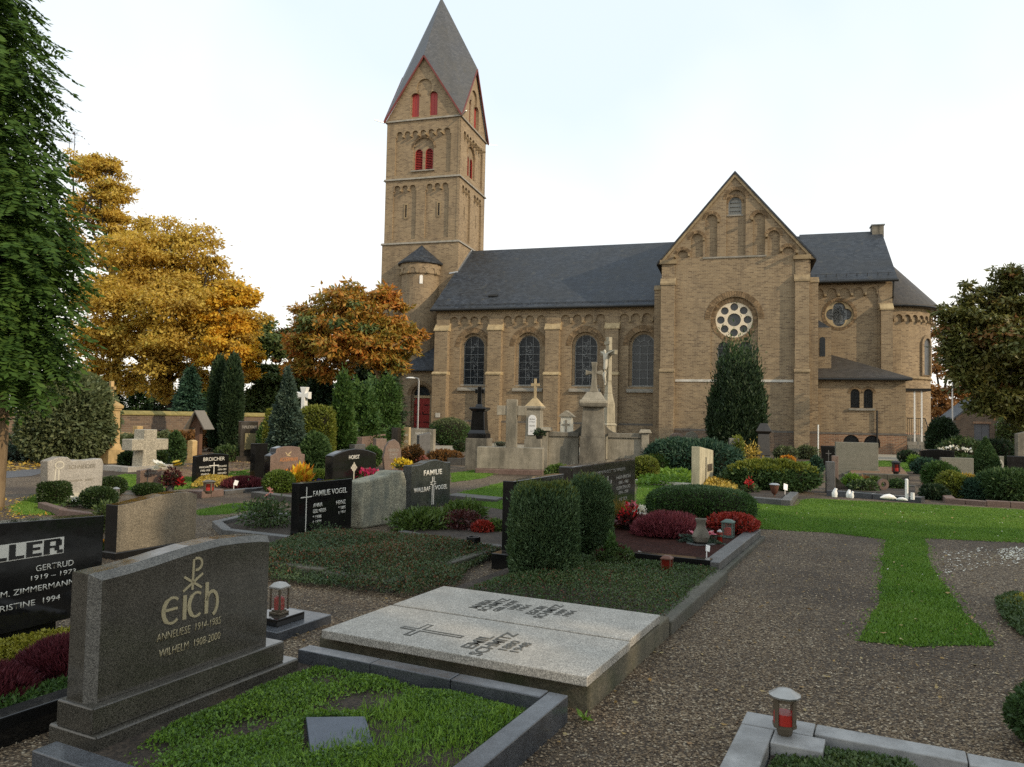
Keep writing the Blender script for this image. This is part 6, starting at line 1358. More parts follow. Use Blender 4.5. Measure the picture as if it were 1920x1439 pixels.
r, w_, h_ = stone_px('black headstone with uncial white name and central cross', 367, 906, 428, 852, .14, M['granite_black'], 'arch_low', bevel=.008)
text(r, 'BROICHER', w_ * .53, h_ * .74, h_ * .13, wl, w=w_ * .66); cross_strokes(r, w_ * .53, h_ * .1, h_ * .68, .022, w_ * .15, h_ * .57, wl)
for x, z, tx, ww in ((.27, .5, 'MARGARETE', .36), (.27, .38, '1902-1958', .28), (.27, .25, 'MARIA', .24), (.27, .13, '1910-1991', .28), (.79, .5, 'EDUARD', .28), (.79, .38, '1899-1984', .26), (.79, .25, 'GERHARD', .28), (.79, .13, '1932-2001', .26)): text(r, tx, w_ * x, h_ * z, h_ * .065, wl, w=w_ * ww)
cover('ground_cover', 'ochre bed plant in front of the black uncial headstone', gp((358, 918), (372, 904), (440, 900), (440, 914)), M['yellow_bed'], 2500, .05, .6, .13, .5, .8, .03)
spikes('heather', 'wine red heather mound in front of the black uncial headstone', 'heather', G(456, 914), (.5, .4, .17), M['heather_dark'], 3000, .1, mat2=M['heather'])
plant_tag('white plant tag in the wine red heather', G(438, 922), .05, .14, sc=1.5)
lantern_round('red glass candle lantern with metal lid on the reddish kerb block', G(391, 926, .12), .1, .26, M['bronze'], z=.12, glass='redglass', sides=10)
kerb_px('reddish kerb blocks under the red candle lantern', [(372, 935), (420, 930)], .12, .3, M['kerb_red'], per=2)
kerb_px('grey low kerb before the wine red heather', [(422, 928), (520, 918)], .08, .15, M['granite_grey'], per=2)
kerb_px('dark stone kerb round the bright box balls', [(470, 934), (560, 946), (640, 948)], .12, .2, M['kerb_dark'], per=1)
sheet('soil_bed', gp((478, 930), (560, 942), (660, 945), (690, 925), (640, 905), (510, 912)), .05, M['soil'], label='soil around the bright box balls', cat='soil')
for lab, x, yb, wp, ty in (('largest bright box ball left of the yellow flowers', 523, 930, 54, 884), ('middle bright box ball behind the black headstone edge', 596, 912, 42, 882), ('bright box ball before the arched black headstone', 637, 904, 36, 876)):
    shrub_px('box_ball', lab, 'box shrub', x, yb, wp, ty, 'box_bright', 5200, .045, 2.1, aspect=.6, depth=.1, amp=.03, group='bright box balls')
r = empty('flower', G(556, 922), 0, 'large yellow orange leaved plant behind the black headstone with cross', 'flower'); shrub('foliage', None, None, (0, 0, .1), (.26, .2, .34), M['p_ora'], 60, .26, .4, up=1.1, jit=.4, parent=r, half=True, corem=M['p_ora']); shrub('flower', None, None, (.05, -.05, .12), (.2, .16, .3), M['p_yel'], 50, .24, .4, up=1.1, jit=.4, parent=r, half=True, corem=M['p_ora'])
potted('violet pansies beside the middle bright box ball', G(600, 918), .05, .05, None, [('cover', 160, (.2, .15, .08), .06, 0, 0, 0, .6, .4), ('p_blue', 90, (.22, .16, .1), .07, 0, 0, .03, .8, .3)], cat='flowers', name='flowers')
r, w_, h_ = stone_px('reddish brown headstone with shouldered top and copper letters', 505, 924, 570, 838, .18, M['granite_red'], 'shoulder', bevel=.015, edge=M['granite_black'])
text(r, 'ACKERMANN', w_ * .52, h_ * .66, h_ * .085, M['orange_letters'], w=w_ * .52, slant=.15); strokes(r, 'dove', [[(w_ * .42, h_ * .86), (w_ * .48, h_ * .8), (w_ * .58, h_ * .87)], [(w_ * .46, h_ * .8), (w_ * .56, h_ * .78)]], .025, M['sandstone'])
r, w_, h_ = stone_px('black headstone edge half covered by the blue fir', 477, 905, 500, 832, .16, M['granite_black'], 'rect')
r, w_, h_ = stone_px('arched black headstone with ornate pale cross', 622, 932, 704, 843, .2, M['granite_black'], 'arch', bevel=.02)
text(r, 'HORST', w_ * .47, h_ * .77, h_ * .085, wl, w=w_ * .24); cross_strokes(r, w_ * .47, h_ * .2, h_ * .7, .03, .001, h_ * .5, M['pale_stone'], 'stem'); strokes(r, 'cross', [arc(w_ * .47, h_ * .58, .055, .06, 0, 2 * pi, 16), [(w_ * .47 - .1, h_ * .58), (w_ * .47 + .1, h_ * .58)], [(w_ * .47, h_ * .48), (w_ * .47, h_ * .68)]], .04, M['pale_stone'])
for z, tx in ((.5, 'JOSEF'), (.42, '1921-1990'), (.34, 'LEVEN')): text(r, tx, w_ * .72, h_ * z, .045, M['grey_letters'], w=w_ * .2)
potted('magenta cyclamen row behind the rough rock', G(684, 925), .06, .4, None, [('cover', 500, (.45, .2, .16), .07, 0, 0, 0, .6, .4), ('p_mag', 300, (.44, .2, .14), .08, 0, 0, .05, .7, .6)], cat='flowers', name='flowers')
P_, a_ = center_of(698, 890, 30); 
def rows_mid():
    """remaining middle-distance stones: label, x left, y base, x right, y top, thickness, material, shape, angle"""
    for lab, bx, by, rx, ty, th, m, sh, rz, bs in (
        ('dark upright headstone just behind the arched black one', 664, 890, 684, 834, .2, 'granite_grey', 'rect', FAM, None),
        ('wide brown granite headstone below the bright thujas', 678, 868, 722, 815, .25, 'granite_red', 'slant_r', FAM, None),
        ('pinkish brown block beside the wide brown headstone', 704, 872, 724, 823, .3, 'granite_red', 'rect', FAM - .6, None),
        ('leaf shaped brown headstone with grey lines of text', 718, 882, 752, 824, .2, 'granite_red', 'leaf', FAM - .7, None),
        ('small tan headstone with white letters before the porch', 746, 846, 766, 801, .2, 'sandstone', 'rect', -.35, None),
        ('dark narrow headstone left of the porch steps', 733, 850, 745, 802, .3, 'granite_brown', 'rect', -.35, None),
        ('light grey wide headstone at the foot of the porch', 770, 850, 812, 804, .25, 'concrete', 'rect', -.3, None),
        ('plain grey headstone with rounded shoulder near the round bush', 785, 866, 806, 811, .2, 'granite_grey', 'slant_r', FAM - .5, None),
        ('grey headstone with bronze plate before the cypress pair', 449, 866, 482, 790, .22, 'granite_brown', 'rect', FAM - .45, [(.15, .18, .1)]),
        ('black headstone with pale lines near the tall sandstone monument', 296, 842, 316, 806, .2, 'granite_black', 'rect', FAM - .5, None),
        ('yellowish sandstone slab beside the tall sandstone monument', 222, 846, 250, 811, .2, 'monument', 'rect', -.5, None),
        ('square sandstone post by the yellowish slab', 247, 846, 256, 799, .25, 'monument', 'rect', -.5, None),
        ('small sandstone niche stone below the wooden roofed cross', 350, 868, 360, 825, .2, 'monument', 'arch_low', -.4, [(.05, .12, .05)]),
        ('greenish grey pointed stone before the dark yew', 1278, 860, 1312, 808, .2, 'granite_green', 'leaf', -.2, None),
        ('small white stone behind the large dark brown headstone', 1176, 880, 1196, 838, .12, 'pale_stone', 'slant', FAM - .7, None),
        ('narrow cream stone with two small bronze plates', 1312, 924, 1337, 838, .2, 'cream_stone', 'slant', FAM, None),
        ('black tapered headstone with small cross near the church corner', 1540, 878, 1567, 836, .2, 'granite_black', 'taper', -.2, None),
        ('large blank greenish grey headstone below the sacristy', 1567, 890, 1647, 829, .25, 'granite_green', 'rect', -.28, [(.03, .2, .06)]),
        ('narrow purple grey headstone at the figurine grave', 1549, 925, 1566, 866, .25, 'granite_grey', 'rect', -.3, None),
        ('brown block standing behind the narrow purple headstone', 1560, 905, 1572, 855, .2, 'granite_red', 'rect', -.3, None),
        ('long black headstone with flat arched top below the steps', 1727, 882, 1790, 842, .25, 'granite_black', 'arch_low', -.25, None),
        ('wide plain grey headstone right of the long black one', 1765, 896, 1826, 858, .2, 'granite_green', 'rect', -.25, None),
        ('grey headstone with a round emblem behind the yew cone', 1852, 888, 1888, 855, .2, 'granite_green', 'rect', -.25, None),
        ('dark glossy headstone at the right edge behind the mounds', 1888, 900, 1935, 855, .25, 'granite_black', 'rect', -.25, None),
        ('tall rough grey stone cut by the right frame edge', 1909, 885, 1940, 806, .3, 'concrete_dark', 'slant_r', -.2, None),
    ):
        r, w_, h_ = stone_px(lab, bx, by, rx, ty, th, M[m], sh, rz, base=bs, bevel=.012)
        if 'bronze plate' in lab and 'grey' in lab: b = MB(); b.box(w_ * .25, w_ * .9, -.03, -.001, h_ * .3, h_ * .7); b.obj('plate', M['olive_plate'], r); text(r, 'FAMILIE KRAUS', w_ * .5, h_ * .82, .1, M['grey_letters'], w=w_ * .8)
        if 'two small bronze' in lab:
            for q in (.62, .8): b = MB(); b.box(w_ * q - .12, w_ * q + .12, -.02, -.001, h_ * .42, h_ * .58); b.obj('plate', M['bronze'], r)
            b = MB(); b.box(w_ * .42 - .03, w_ * .42 + .03, -.012, -.001, h_ * .12, h_ * .75); b.obj('groove', M['dark_letters'], r)
        if 'small cross' in lab: cross_strokes(r, w_ * .5, h_ * .3, h_ * .8, .03, .1, h_ * .66, M['granite_grey'])
        if 'white letters' in lab: text(r, 'JANSEN', w_ * .5, h_ * .6, .14, wl, w=w_ * .8); text(r, '1950  1998', w_ * .5, h_ * .35, .12, wl, w=w_ * .8)
        if 'lines of text' in lab: text(r, 'HEINRICH', w_ * .55, h_ * .6, .09, M['grey_letters'], w=w_ * .55); text(r, 'SCHAEFER', w_ * .55, h_ * .47, .08, M['grey_letters'], w=w_ * .45); text(r, '1918-1994', w_ * .55, h_ * .37, .07, M['grey_letters'], w=w_ * .4)
        if 'light grey wide' in lab: text(r, 'FAMILIE WEBER', w_ * .55, h_ * .75, .12, M['white_letters'], w=w_ * .7)
        if 'pale lines' in lab: [text(r, tx, w_ * .5, h_ * z, .1, M['grey_letters'], w=w_ * .7) for tx, z in (('KLEIN', .7), ('1940-1999', .5), ('1945-2003', .3))]
        if 'round emblem' in lab: strokes(r, 'emblem', [arc(w_ * .35, h_ * .5, .2, .2, 0, 2 * pi, 16), arc(w_ * .55, h_ * .5, .15, .2, 0, 2 * pi, 16)], .05, M['pale_stone'])
rows_mid()
# granite cross
def cross_stone(label, bx, by, lx, rx, ty, army0, army1, shaftx0, shaftx1, th, mat, rz=FAM, base=None, basem=None, flare=0.0, name='stone_cross', lift=0.0, foot_px=None, hollow=False):
    P = G(bx, by); d = (cos(rz), sin(rz), 0); r = empty(name, P, rz, label, 'cross')
    A, B_ = reach_x(P, d, lx), reach_x(P, d, rx); a, c = reach_x(P, d, shaftx0), reach_x(P, d, shaftx1); H = reach_y(P, (0, 0, 1), ty); z0, z1 = reach_y(P, (0, 0, 1), army1), reach_y(P, (0, 0, 1), army0)
    b = MB(); f = flare; g = (c - a) * .1
    b.slab([(a - g, lift), (c + g, lift), (c, z0), (B_, z0 - f * .2), (B_, z1 + f * .2), (c, z1), (c + f * .2, H), (a - f * .2, H), (a, z1), (A, z1 + f * .2), (A, z0 - f * .2), (a, z0)], (), 0, th)
    b.obj('cross_body', mat, r, bevel=.015); return r, a, c, H, z0, z1
r = cross_stone('massive coarse granite cross on a low kerb', 262, 884, 246, 314, 806, 824, 845, 268, 292, .42, M['granite_cross'])[0]
b = MB(); kerb_px('light granite kerb at the foot of the massive granite cross', [(193, 882), (240, 886), (325, 880)], .14, .25, M['granite_light'], per=1)
def pedestal_monument():
    # tall sandstone monument with cross at the left
    P = G(203, 868); s = scale_at(P); rz = -.45; r = empty('monument', P, rz, 'tall yellow sandstone monument crowned by a small cross', 'monument'); u = 1 / s; k = M['monument']
    def bx(w0, z0, z1, name, w1=None, d=.75): b = MB(); i = (w0 - (w1 or w0)) / 2; b.frustum(-w0 / 2, w0 / 2, -w0 * d / 2, w0 * d / 2, z0, z1, i); b.obj(name, k, r, bevel=.012)
    bx(46 * u, -.05, 24 * u, 'base'); bx(38 * u, 24 * u, 36 * u, 'plinth', 32 * u); bx(30 * u, 36 * u, 98 * u, 'shaft', 28 * u); bx(32 * u, 98 * u, 102 * u, 'moulding'); bx(36 * u, 102 * u, 107 * u, 'cornice', 38 * u); bx(38 * u, 107 * u, 120 * u, 'roof', 8 * u)
    b = MB(); w_ = 3.2 * u; b.box(-w_, w_, -w_, w_, 118 * u, 153 * u); b.box(-10 * u, 10 * u, -w_ * .9, w_ * .9, 137 * u, 143 * u); b.obj('cross', k, r, bevel=.01)
pedestal_monument()
def wayside():
    P = G(371, 862); s = scale_at(P); u = 1 / s; r = empty('wooden_cross', P, -.35, 'brown wooden memorial post with small gabled roof', 'memorial post')
    b = MB(); b.box(-5.5 * u, 5.5 * u, -4 * u, 4 * u, -.05, 70 * u); b.obj('post', M['oak'], r, bevel=.01)
    b = MB(); b.slab([(-19 * u, 60 * u), (19 * u, 60 * u), (3 * u, 86 * u), (-3 * u, 86 * u)], (), -3.5 * u, 3 * u); b.obj('gable_board', M['oak'], r)
    for sg in (-1, 1):
        b = MB(); b.slab([(sg * 23 * u, 56 * u), (0, 89 * u), (0, 92 * u), (sg * 25 * u, 57 * u)], (), -13 * u, 13 * u); b.obj('roof_board', M['shingle'], r)
wayside()
r, *_ = cross_stone('slim white cross with budded ends between the hedges', 556, 885, 550, 574, 726, 738, 745, 560, 567, .16, M['white'], rz=-.3, flare=.25, name='white_cross')
def black_monument():
    P = G(897, 880); u = 1 / scale_at(P); r = empty('monument', P, -.3, 'black polished monument with black cross on a grey pedestal', 'monument'); k = M['granite_black']
    def bx(w0, z0, z1, name, w1=None, m=k, d=.8): b = MB(); i = (w0 - (w1 or w0)) / 2; b.frustum(-w0 / 2, w0 / 2, -w0 * d / 2, w0 * d / 2, z0 * u, z1 * u, i); b.obj(name, m, r, bevel=.012)
    bx(42 * u, -2, 58, 'pedestal', m=M['concrete_dark']); bx(36 * u, 58, 67, 'plinth'); bx(34 * u, 67, 74, 'plinth', 28 * u); bx(28 * u, 74, 108, 'die', 24 * u); bx(24 * u, 108, 113, 'moulding', 34 * u); bx(34 * u, 113, 116, 'cornice', 32 * u); bx(15 * u, 116, 122, 'cross_foot', 11 * u)
    b = MB(); b.box(-4.2 * u, 4.2 * u, -3 * u, 3 * u, 122 * u, 155 * u); b.box(-9.5 * u, 9.5 * u, -2.9 * u, 2.9 * u, 142 * u, 150 * u); b.obj('cross', k, r, bevel=.012)
black_monument()
def block_cross():
    P = G(893, 888); d = (cos(-.12), sin(-.12), 0); W = reach_x(P, d, 1017); H = reach_y(P, (0, 0, 1), 838); r = empty('concrete_cross', P, -.12, 'concrete cross rising from a broad concrete block', 'monument'); m = M['concrete']
    b = MB(); b.box(0, W, 0, .5, .15, H); b.obj('block', m, r, bevel=.015); b = MB(); b.box(-.04, W + .02, -.05, .5, -.05, .15); b.obj('footing', M['kerb_red'], r, bevel=.03)
    u = 1 / scale_at(P); x = reach_x(P, d, 958); b = MB(); zt = reach_y(P, (0, 0, 1), 748); za, zb = reach_y(P, (0, 0, 1), 778), reach_y(P, (0, 0, 1), 760)
    b.box(x - 12 * u, x + 8 * u, .1, .1 + 17 * u, H, zt); b.box(x - 30 * u, x - 12 * u - .001, .12, .08 + 17 * u, za, zb); b.box(x + 8 * u + .001, x + 25 * u, .12, .08 + 17 * u, za, zb); b.obj('cross', m, r, bevel=.012)
    for k, (x_, h_) in enumerate(((W * .28, .12), (W * .72, .14))): pass
block_cross()
shrub_px('low_plant', 'pale green cushion plant on top of the concrete block', 'plant', 938, 838, 24, 829, 'blue_fir', 300, .06)
def plaque_monument():
    P = G(1001, 868); u = 1 / scale_at(P); r = empty('monument', P, -.3, 'sandstone monument with white arched plaque and small cross', 'monument'); k = M['concrete']
    def bx(w0, z0, z1, name, w1=None, m=k): b = MB(); i = (w0 - (w1 or w0)) / 2; b.frustum(-w0 / 2, w0 / 2, -w0 * .4, w0 * .4, z0 * u, z1 * u, i); b.obj(name, m, r, bevel=.012)
    bx(40 * u, -2, 22, 'base'); bx(33 * u, 22, 44, 'plinth', 31 * u); bx(29 * u, 44, 98, 'die', 27 * u); bx(27 * u, 98, 102, 'moulding', 33 * u); bx(34 * u, 102, 106, 'cornice'); bx(32 * u, 106, 122, 'roof', 7 * u, M['sandstone'])
    b = MB(); b.slab(arch(-1 * u, 7.5 * u, 52 * u, 82 * u), (), -13.5 * u, -11 * u); pq = b.obj('plaque', M['porcelain'], r)
    for z, tx in ((80, 'HIER RUHT'), (75, 'JOHANN'), (68, 'KREMER'), (58, 'R.I.P.')): text(pq, tx, -1 * u, z * u, 2.6 * u, M['grey_letters'], w=11 * u if z > 60 else 5 * u, y=-13.6 * u)
    b = MB(); b.box(-2 * u, 2 * u, -2 * u, 2 * u, 120 * u, 158 * u); b.box(-8 * u, 8 * u, -1.8 * u, 1.8 * u, 144 * u, 149 * u); b.obj('cross', M['sandstone'], r)
plaque_monument()
def small_tomb():
    P = G(1062, 850); u = 1 / scale_at(P); r = empty('monument', P, -.3, 'small whitish tomb stone with gabled top and incised cross', 'monument')
    b = MB(); b.frustum(-12 * u, 12 * u, -8 * u, 8 * u, 0, 68 * u, 1.5 * u); b.obj('die', M['pale_stone'], r, bevel=.01); b = MB(); b.slab([(-15 * u, 68 * u), (15 * u, 68 * u), (9 * u, 74 * u), (0, 80 * u), (-9 * u, 74 * u)], (), -9 * u, 9 * u); b.obj('gable', M['concrete'], r, bevel=.01)
    b = MB(); b.box(-1.5 * u, 1.5 * u, -8.1 * u, -7.2 * u, 36 * u, 62 * u); b.box(-7 * u, 7 * u, -8.08 * u, -7.2 * u, 52 * u, 55 * u); b.obj('cross', M['concrete_dark'], r)
small_tomb()
def wall_tomb():
    P = G(1020, 884); rz = -.16; d = (cos(rz), sin(rz), 0); u = 1 / scale_at(P); r = empty('wall_tomb', P, rz, 'long grey tomb wall with central pedestal and stone cross', 'tomb'); W = reach_x(P, d, 1214); m, md = M['concrete'], M['concrete_dark']
    H = 66 * u; xc = reach_x(P, d, 1111); pw = 27 * u
    for x0, x1 in ((7 * u, xc - pw), (xc + pw, W - 12 * u)):
        b = MB(); b.box(x0, x1, .06, .4, 0, H); b.obj('panel', m, r, bevel=.008); b = MB(); b.box(x0, x1, 0.0, .46, H, H + 8 * u); b.obj('coping', md, r, bevel=.01); b = MB(); b.box(x0, x1, -.02, .4, 0, 12 * u); b.obj('base', md, r, bevel=.01)
    for x0, x1 in ((-4 * u, 7 * u - .002), (W - 12 * u + .002, W + 2 * u)):
        b = MB(); b.box(x0, x1, -.06, .5, 0, 76 * u); b.obj('pier', m, r, bevel=.01); b = MB(); b.frustum(x0 - .08, x1 + .08, -.14, .58, 76 * u, 82 * u, .05); b.obj('pier_cap', m, r, bevel=.01)
    for sg in (-1, 1):
        b = MB(); b.slab([(xc + sg * pw * .7, H), (xc + sg * (pw + 20 * u), H + 8 * u)] + [(xc + sg * (pw + 20 * u - 34 * u * sin(t)), H + 8 * u + 46 * u * (1 - cos(t))) for t in (.3, .6, .9, 1.2)] + [(xc + sg * pw * .6, H + 50 * u)], (), .1, .36); b.obj('scroll', md, r, bevel=.01)
    b = MB(); b.frustum(xc - 24 * u, xc + 24 * u, -.3, .46, 0, 66 * u, .02); b.obj('pedestal_base', md, r, bevel=.015); b = MB(); b.frustum(xc - 22 * u, xc + 22 * u, -.25, .43, 66 * u, 122 * u, .06); b.obj('pedestal', md, r, bevel=.015)
    b = MB(); b.frustum(xc - 24 * u, xc + 24 * u, -.33, .48, 122 * u, 128 * u, -.03); b.obj('moulding', md, r, bevel=.02); b = MB(); b.frustum(xc - 26 * u, xc + 26 * u, -.36, .5, 128 * u, 135 * u, .02); b.obj('cornice', m, r, bevel=.03); b = MB(); b.frustum(xc - 22 * u, xc + 22 * u, -.3, .45, 135 * u, 150 * u, .16); b.obj('cap', m, r, bevel=.015)
    cr_ = [(-9, 150), (9, 150), (6, 158), (5, 170), (4, 180), (5, 184), (16, 181), (16, 191), (5, 188), (4, 195), (6, 206), (-6, 206), (-4, 195), (-5, 188), (-16, 191), (-16, 181), (-5, 184), (-4, 180), (-5, 170), (-6, 158)]
    b = MB(); b.slab([(xc + x * u, z * u) for x, z in cr_], (), -.02, .18); b.obj('cross', m, r, bevel=.02)
wall_tomb()
def crucifix():
    P = G(1139, 860); u = 1 / scale_at(P); r = empty('crucifix', P, -1.05, 'tall pale stone crucifix with carved corpus behind the tomb wall', 'crucifix'); m = M['concrete_pale']
    def bx(w0, z0, z1, name, w1=None): w0 *= .74; w1 = w1 and w1 * .74; b = MB(); i = (w0 - (w1 or w0)) / 2; b.frustum(-w0 / 2, w0 / 2, -w0 / 2, w0 / 2, z0 * u, z1 * u, i); b.obj(name, m, r, bevel=.02)
    bx(40 * u, -1, 40, 'base'); bx(30 * u, 40, 62, 'plinth', 28 * u); bx(34 * u, 62, 67, 'moulding', 26 * u); bx(26 * u, 67, 100, 'shaft', 25 * u); bx(25 * u, 100, 122, 'shaft', 15 * u); bx(15 * u, 122, 145, 'shaft', 11 * u)
    b = MB(); b.box(-4.6 * u, 4.6 * u, -4 * u, 4 * u, 145 * u, 228 * u); b.box(-22 * u, 22 * u, -3.9 * u, 3.9 * u, 194 * u, 203 * u); b.obj('cross', m, r, bevel=.02)
    # corpus: one continuous carved figure, arms along the beam
    v = [(0, 0, 172), (0, -.3, 180), (0, -.5, 190), (0, -.3, 196), (-1.2, -1.5, 200), (-1.6, -2.4, 204.5), (-6, .6, 197), (-13, 1.6, 199), (-19.5, 2.2, 201), (6, .6, 197), (13, 1.6, 199), (19.5, 2.2, 201), (-1.6, -1.0, 166), (-1.4, -3.2, 153), (-.6, 0, 141), (1.6, -1.0, 166), (1.4, -3.2, 153), (.6, 0, 141), (0, -1.4, 137)]
    rad = [3.0, 3.2, 3.6, 1.6, 2.2, 1.5, 1.7, 1.25, .8, 1.7, 1.25, .8, 2.4, 1.9, 1.2, 2.4, 1.9, 1.2, 1.1]
    e = [(0, 1), (1, 2), (2, 3), (3, 4), (4, 5), (2, 6), (6, 7), (7, 8), (2, 9), (9, 10), (10, 11), (0, 12), (12, 13), (13, 14), (0, 15), (15, 16), (16, 17), (14, 18)]
    me = bpy.data.meshes.new('corpus'); me.from_pydata([(x * u, y * u - 7.2 * u, z * u) for x, y, z in v], e, []); o = link_mesh('corpus', me, r); sk = o.modifiers.new('skin', 'SKIN')
    for i, q in enumerate(rad): me.skin_vertices[0].data[i].radius = (q * u * 1.3, q * u * 1.3)
    me.skin_vertices[0].data[0].use_root = True; o.modifiers.new('sub', 'SUBSURF').levels = 1; me.materials.append(M['pale_stone'])
    b = MB(); b.slab([(-8 * u, 214 * u), (8 * u, 214 * u), (8 * u, 220 * u), (-8 * u, 220 * u)], (), -5.4 * u, -4.0 * u); b.obj('scroll', m, r)
crucifix()
r = empty('wreath_stone', G(1268, 862), -.2, 'red brown stone with carved round wreath beside the pointed stone', 'headstone'); u = 1 / scale_at(G(1268, 862)); b = MB(); b.slab(arch(0, 16 * u, 0, 34 * u), (), 0, 8 * u); b.obj('stone', M['granite_red'], r, bevel=.02)
b = MB(); b.slab(circ(0, 34 * u, 11 * u, 20), [circ(0, 34 * u, 6 * u, 20)], -3 * u, 0); b.obj('wreath', M['kerb_red'], r, bevel=.02)
def obelisk():
    P = G(1431, 872); u = 1 / scale_at(P); r = empty('monument', P, -.25, 'dark obelisk shaped monument right of the yew', 'monument'); k = M['granite_brown']
    for w0, w1, z0, z1, nm in ((38, 34, -2, 8, 'base'), (32, 22, 8, 18, 'plinth'), (23, 20, 18, 58, 'shaft'), (20, 29, 58, 63, 'moulding'), (29, 12, 63, 78, 'cap')):
        b = MB(); b.frustum(-w0 * u / 2, w0 * u / 2, -w0 * u / 2, w0 * u / 2, z0 * u, z1 * u, (w0 - w1) * u / 2); b.obj(nm, k, r, bevel=.015)
obelisk()
P = G(1377, 878); u = 1 / scale_at(P); r = empty('ivy_post', P, -.2, 'grey stone post overgrown with yellow green ivy', 'post'); b = MB(); b.box(-10 * u, 8 * u, -9 * u, 9 * u, -.05, 56 * u); b.obj('post', M['granite_green'], r, bevel=.02); shrub('ivy', None, None, (5 * u, -3 * u, 0), (9 * u, 10 * u, 30 * u), M['hedge_yellow'], 900, .1, .7, 4, .05, parent=r)
# ------------------------------------------------------------------ right side: figurine grave and beds
kerb_px('polished dark kerb with white figurines on the lawn edge', [(1549, 930), (1728, 944)], .12, .32, M['granite_kerb'], per=2)
kerb_px('far kerb of the figurine grave', [(1590, 912), (1716, 920)], .12, .15, M['kerb_dark'], per=2)
sheet('soil_bed', gp((1568, 926), (1716, 938), (1716, 922), (1590, 914)), .1, M['soil'], label='soil of the figurine grave', cat='soil')
P = G(1567, 925); r = empty('stone_ramp', P, -.3, 'slanting dark stone strip beside the narrow purple headstone', 'stone'); u = 1 / scale_at(P); b = MB(); b.slab([(0, 6 * u), (22 * u, 6 * u), (22 * u, 9 * u), (0, 30 * u)], (), 0, .12); b.obj('stone', M['granite_brown'], r)
def dove(label, P, s, z, rz=0.0, lying=False):
    b = MB(); v = [(0, 0, .0), (0, 0, .45), (.05, 0, .75), (.15, 0, .98), (.34, 0, .95)]; 
    if lying: v = [(-.9, 0, .22), (-.4, 0, .3), (.2, 0, .34), (.7, 0, .25), (1.1, 0, .12)]
    rad = [.3, .36, .24, .19, .05] if not lying else [.06, .26, .33, .24, .05]
    b.tube([(x * s, y * s, zz * s) for x, y, zz in v], [q * s for q in rad], 10); o = b.obj('figurine', M['porcelain'], None, (P[0], P[1], z), rz, smooth=True); return tag(o, label, 'figurine', 'white figurines on the kerb')
dove('single white bird figurine at the left end of the dark polished kerb', G(1565, 925, .2), .17, .12)
dove('taller of the paired white bird figurines on the dark kerb', G(1591, 926, .2), .15, .12, .3); dove('shorter of the paired white bird figurines on the dark kerb', G(1597, 927, .2), .13, .12, -.4)
dove('lying white swan figurine on the dark kerb', G(1664, 928, .2), .18, .1, .1, True); dove('small lying white figurine beside the white candle', G(1690, 931, .2), .11, .11, -.4, True)
b = MB(); b.lathe([(.032, 0), (.032, .4), (.015, .42)], 10); o = b.obj('candle', M['porcelain'], None, G(1700, 936, .12)); tag(o, 'tall white candle at the right end of the dark kerb', 'candle')
b = MB(); b.lathe([(.04, 0), (.04, .14)], 10); o = b.obj('candle', M['porcelain'], None, G(1711, 937, .12)); tag(o, 'short white candle at the right end of the dark kerb', 'candle')
b = MB(); b.slab(circ(0, .13, .13, 20), [circ(0, .13, .06, 16)], 0, .08); o = b.obj('red_ornament', M['kerb_red'], None, G(1657, 919, .1)); tag(o, 'round red ring ornament in the figurine grave', 'ornament')
for lab, x, yb, wp, ty, m, n in (('bright green low plant in the figurine grave', 1600, 922, 34, 892, 'weed', 900), ('dark green spreading plant in the figurine grave', 1618, 928, 48, 903, 'cover', 900), ('white green variegated plant in the figurine grave', 1640, 922, 24, 896, 'rhodo', 500), ('rusty pink plant in the figurine grave', 1622, 918, 22, 896, 'brown_leaf', 400), ('round dark plant right of the red ring', 1682, 924, 30, 902, 'thuja', 800)):
    shrub_px('bedding_plant', lab, 'bedding plant', x, yb, wp, ty, m, n, .08, group='plants of the figurine grave')
kerb_px('old grey grave slab edge behind the figurine grave', [(1582, 902), (1705, 906)], .22, .3, M['kerb_old'], per=3)
sheet('soil_bed', gp((1590, 900), (1705, 903), (1690, 884), (1600, 884)), .16, M['litter_soil'], label='soil of the grave behind the figurine grave', cat='soil')
lantern_round('red grave candle lantern on the grave behind the figurines', G(1680, 890, .18), .12, .42, M['metal_dark'], z=.18, glass='redglass')
lantern_box('red brown lantern at the left edge of the euonymus bed', G(1737, 908), .22, .4, M['bronze_red'], glass='clearglass', roof=.3)
kerb_px('long reddish dark kerb under the spreading junipers', [(1745, 918), (1772, 944), (1850, 950), (1940, 955)], .11, .2, M['kerb_red'], per=2)
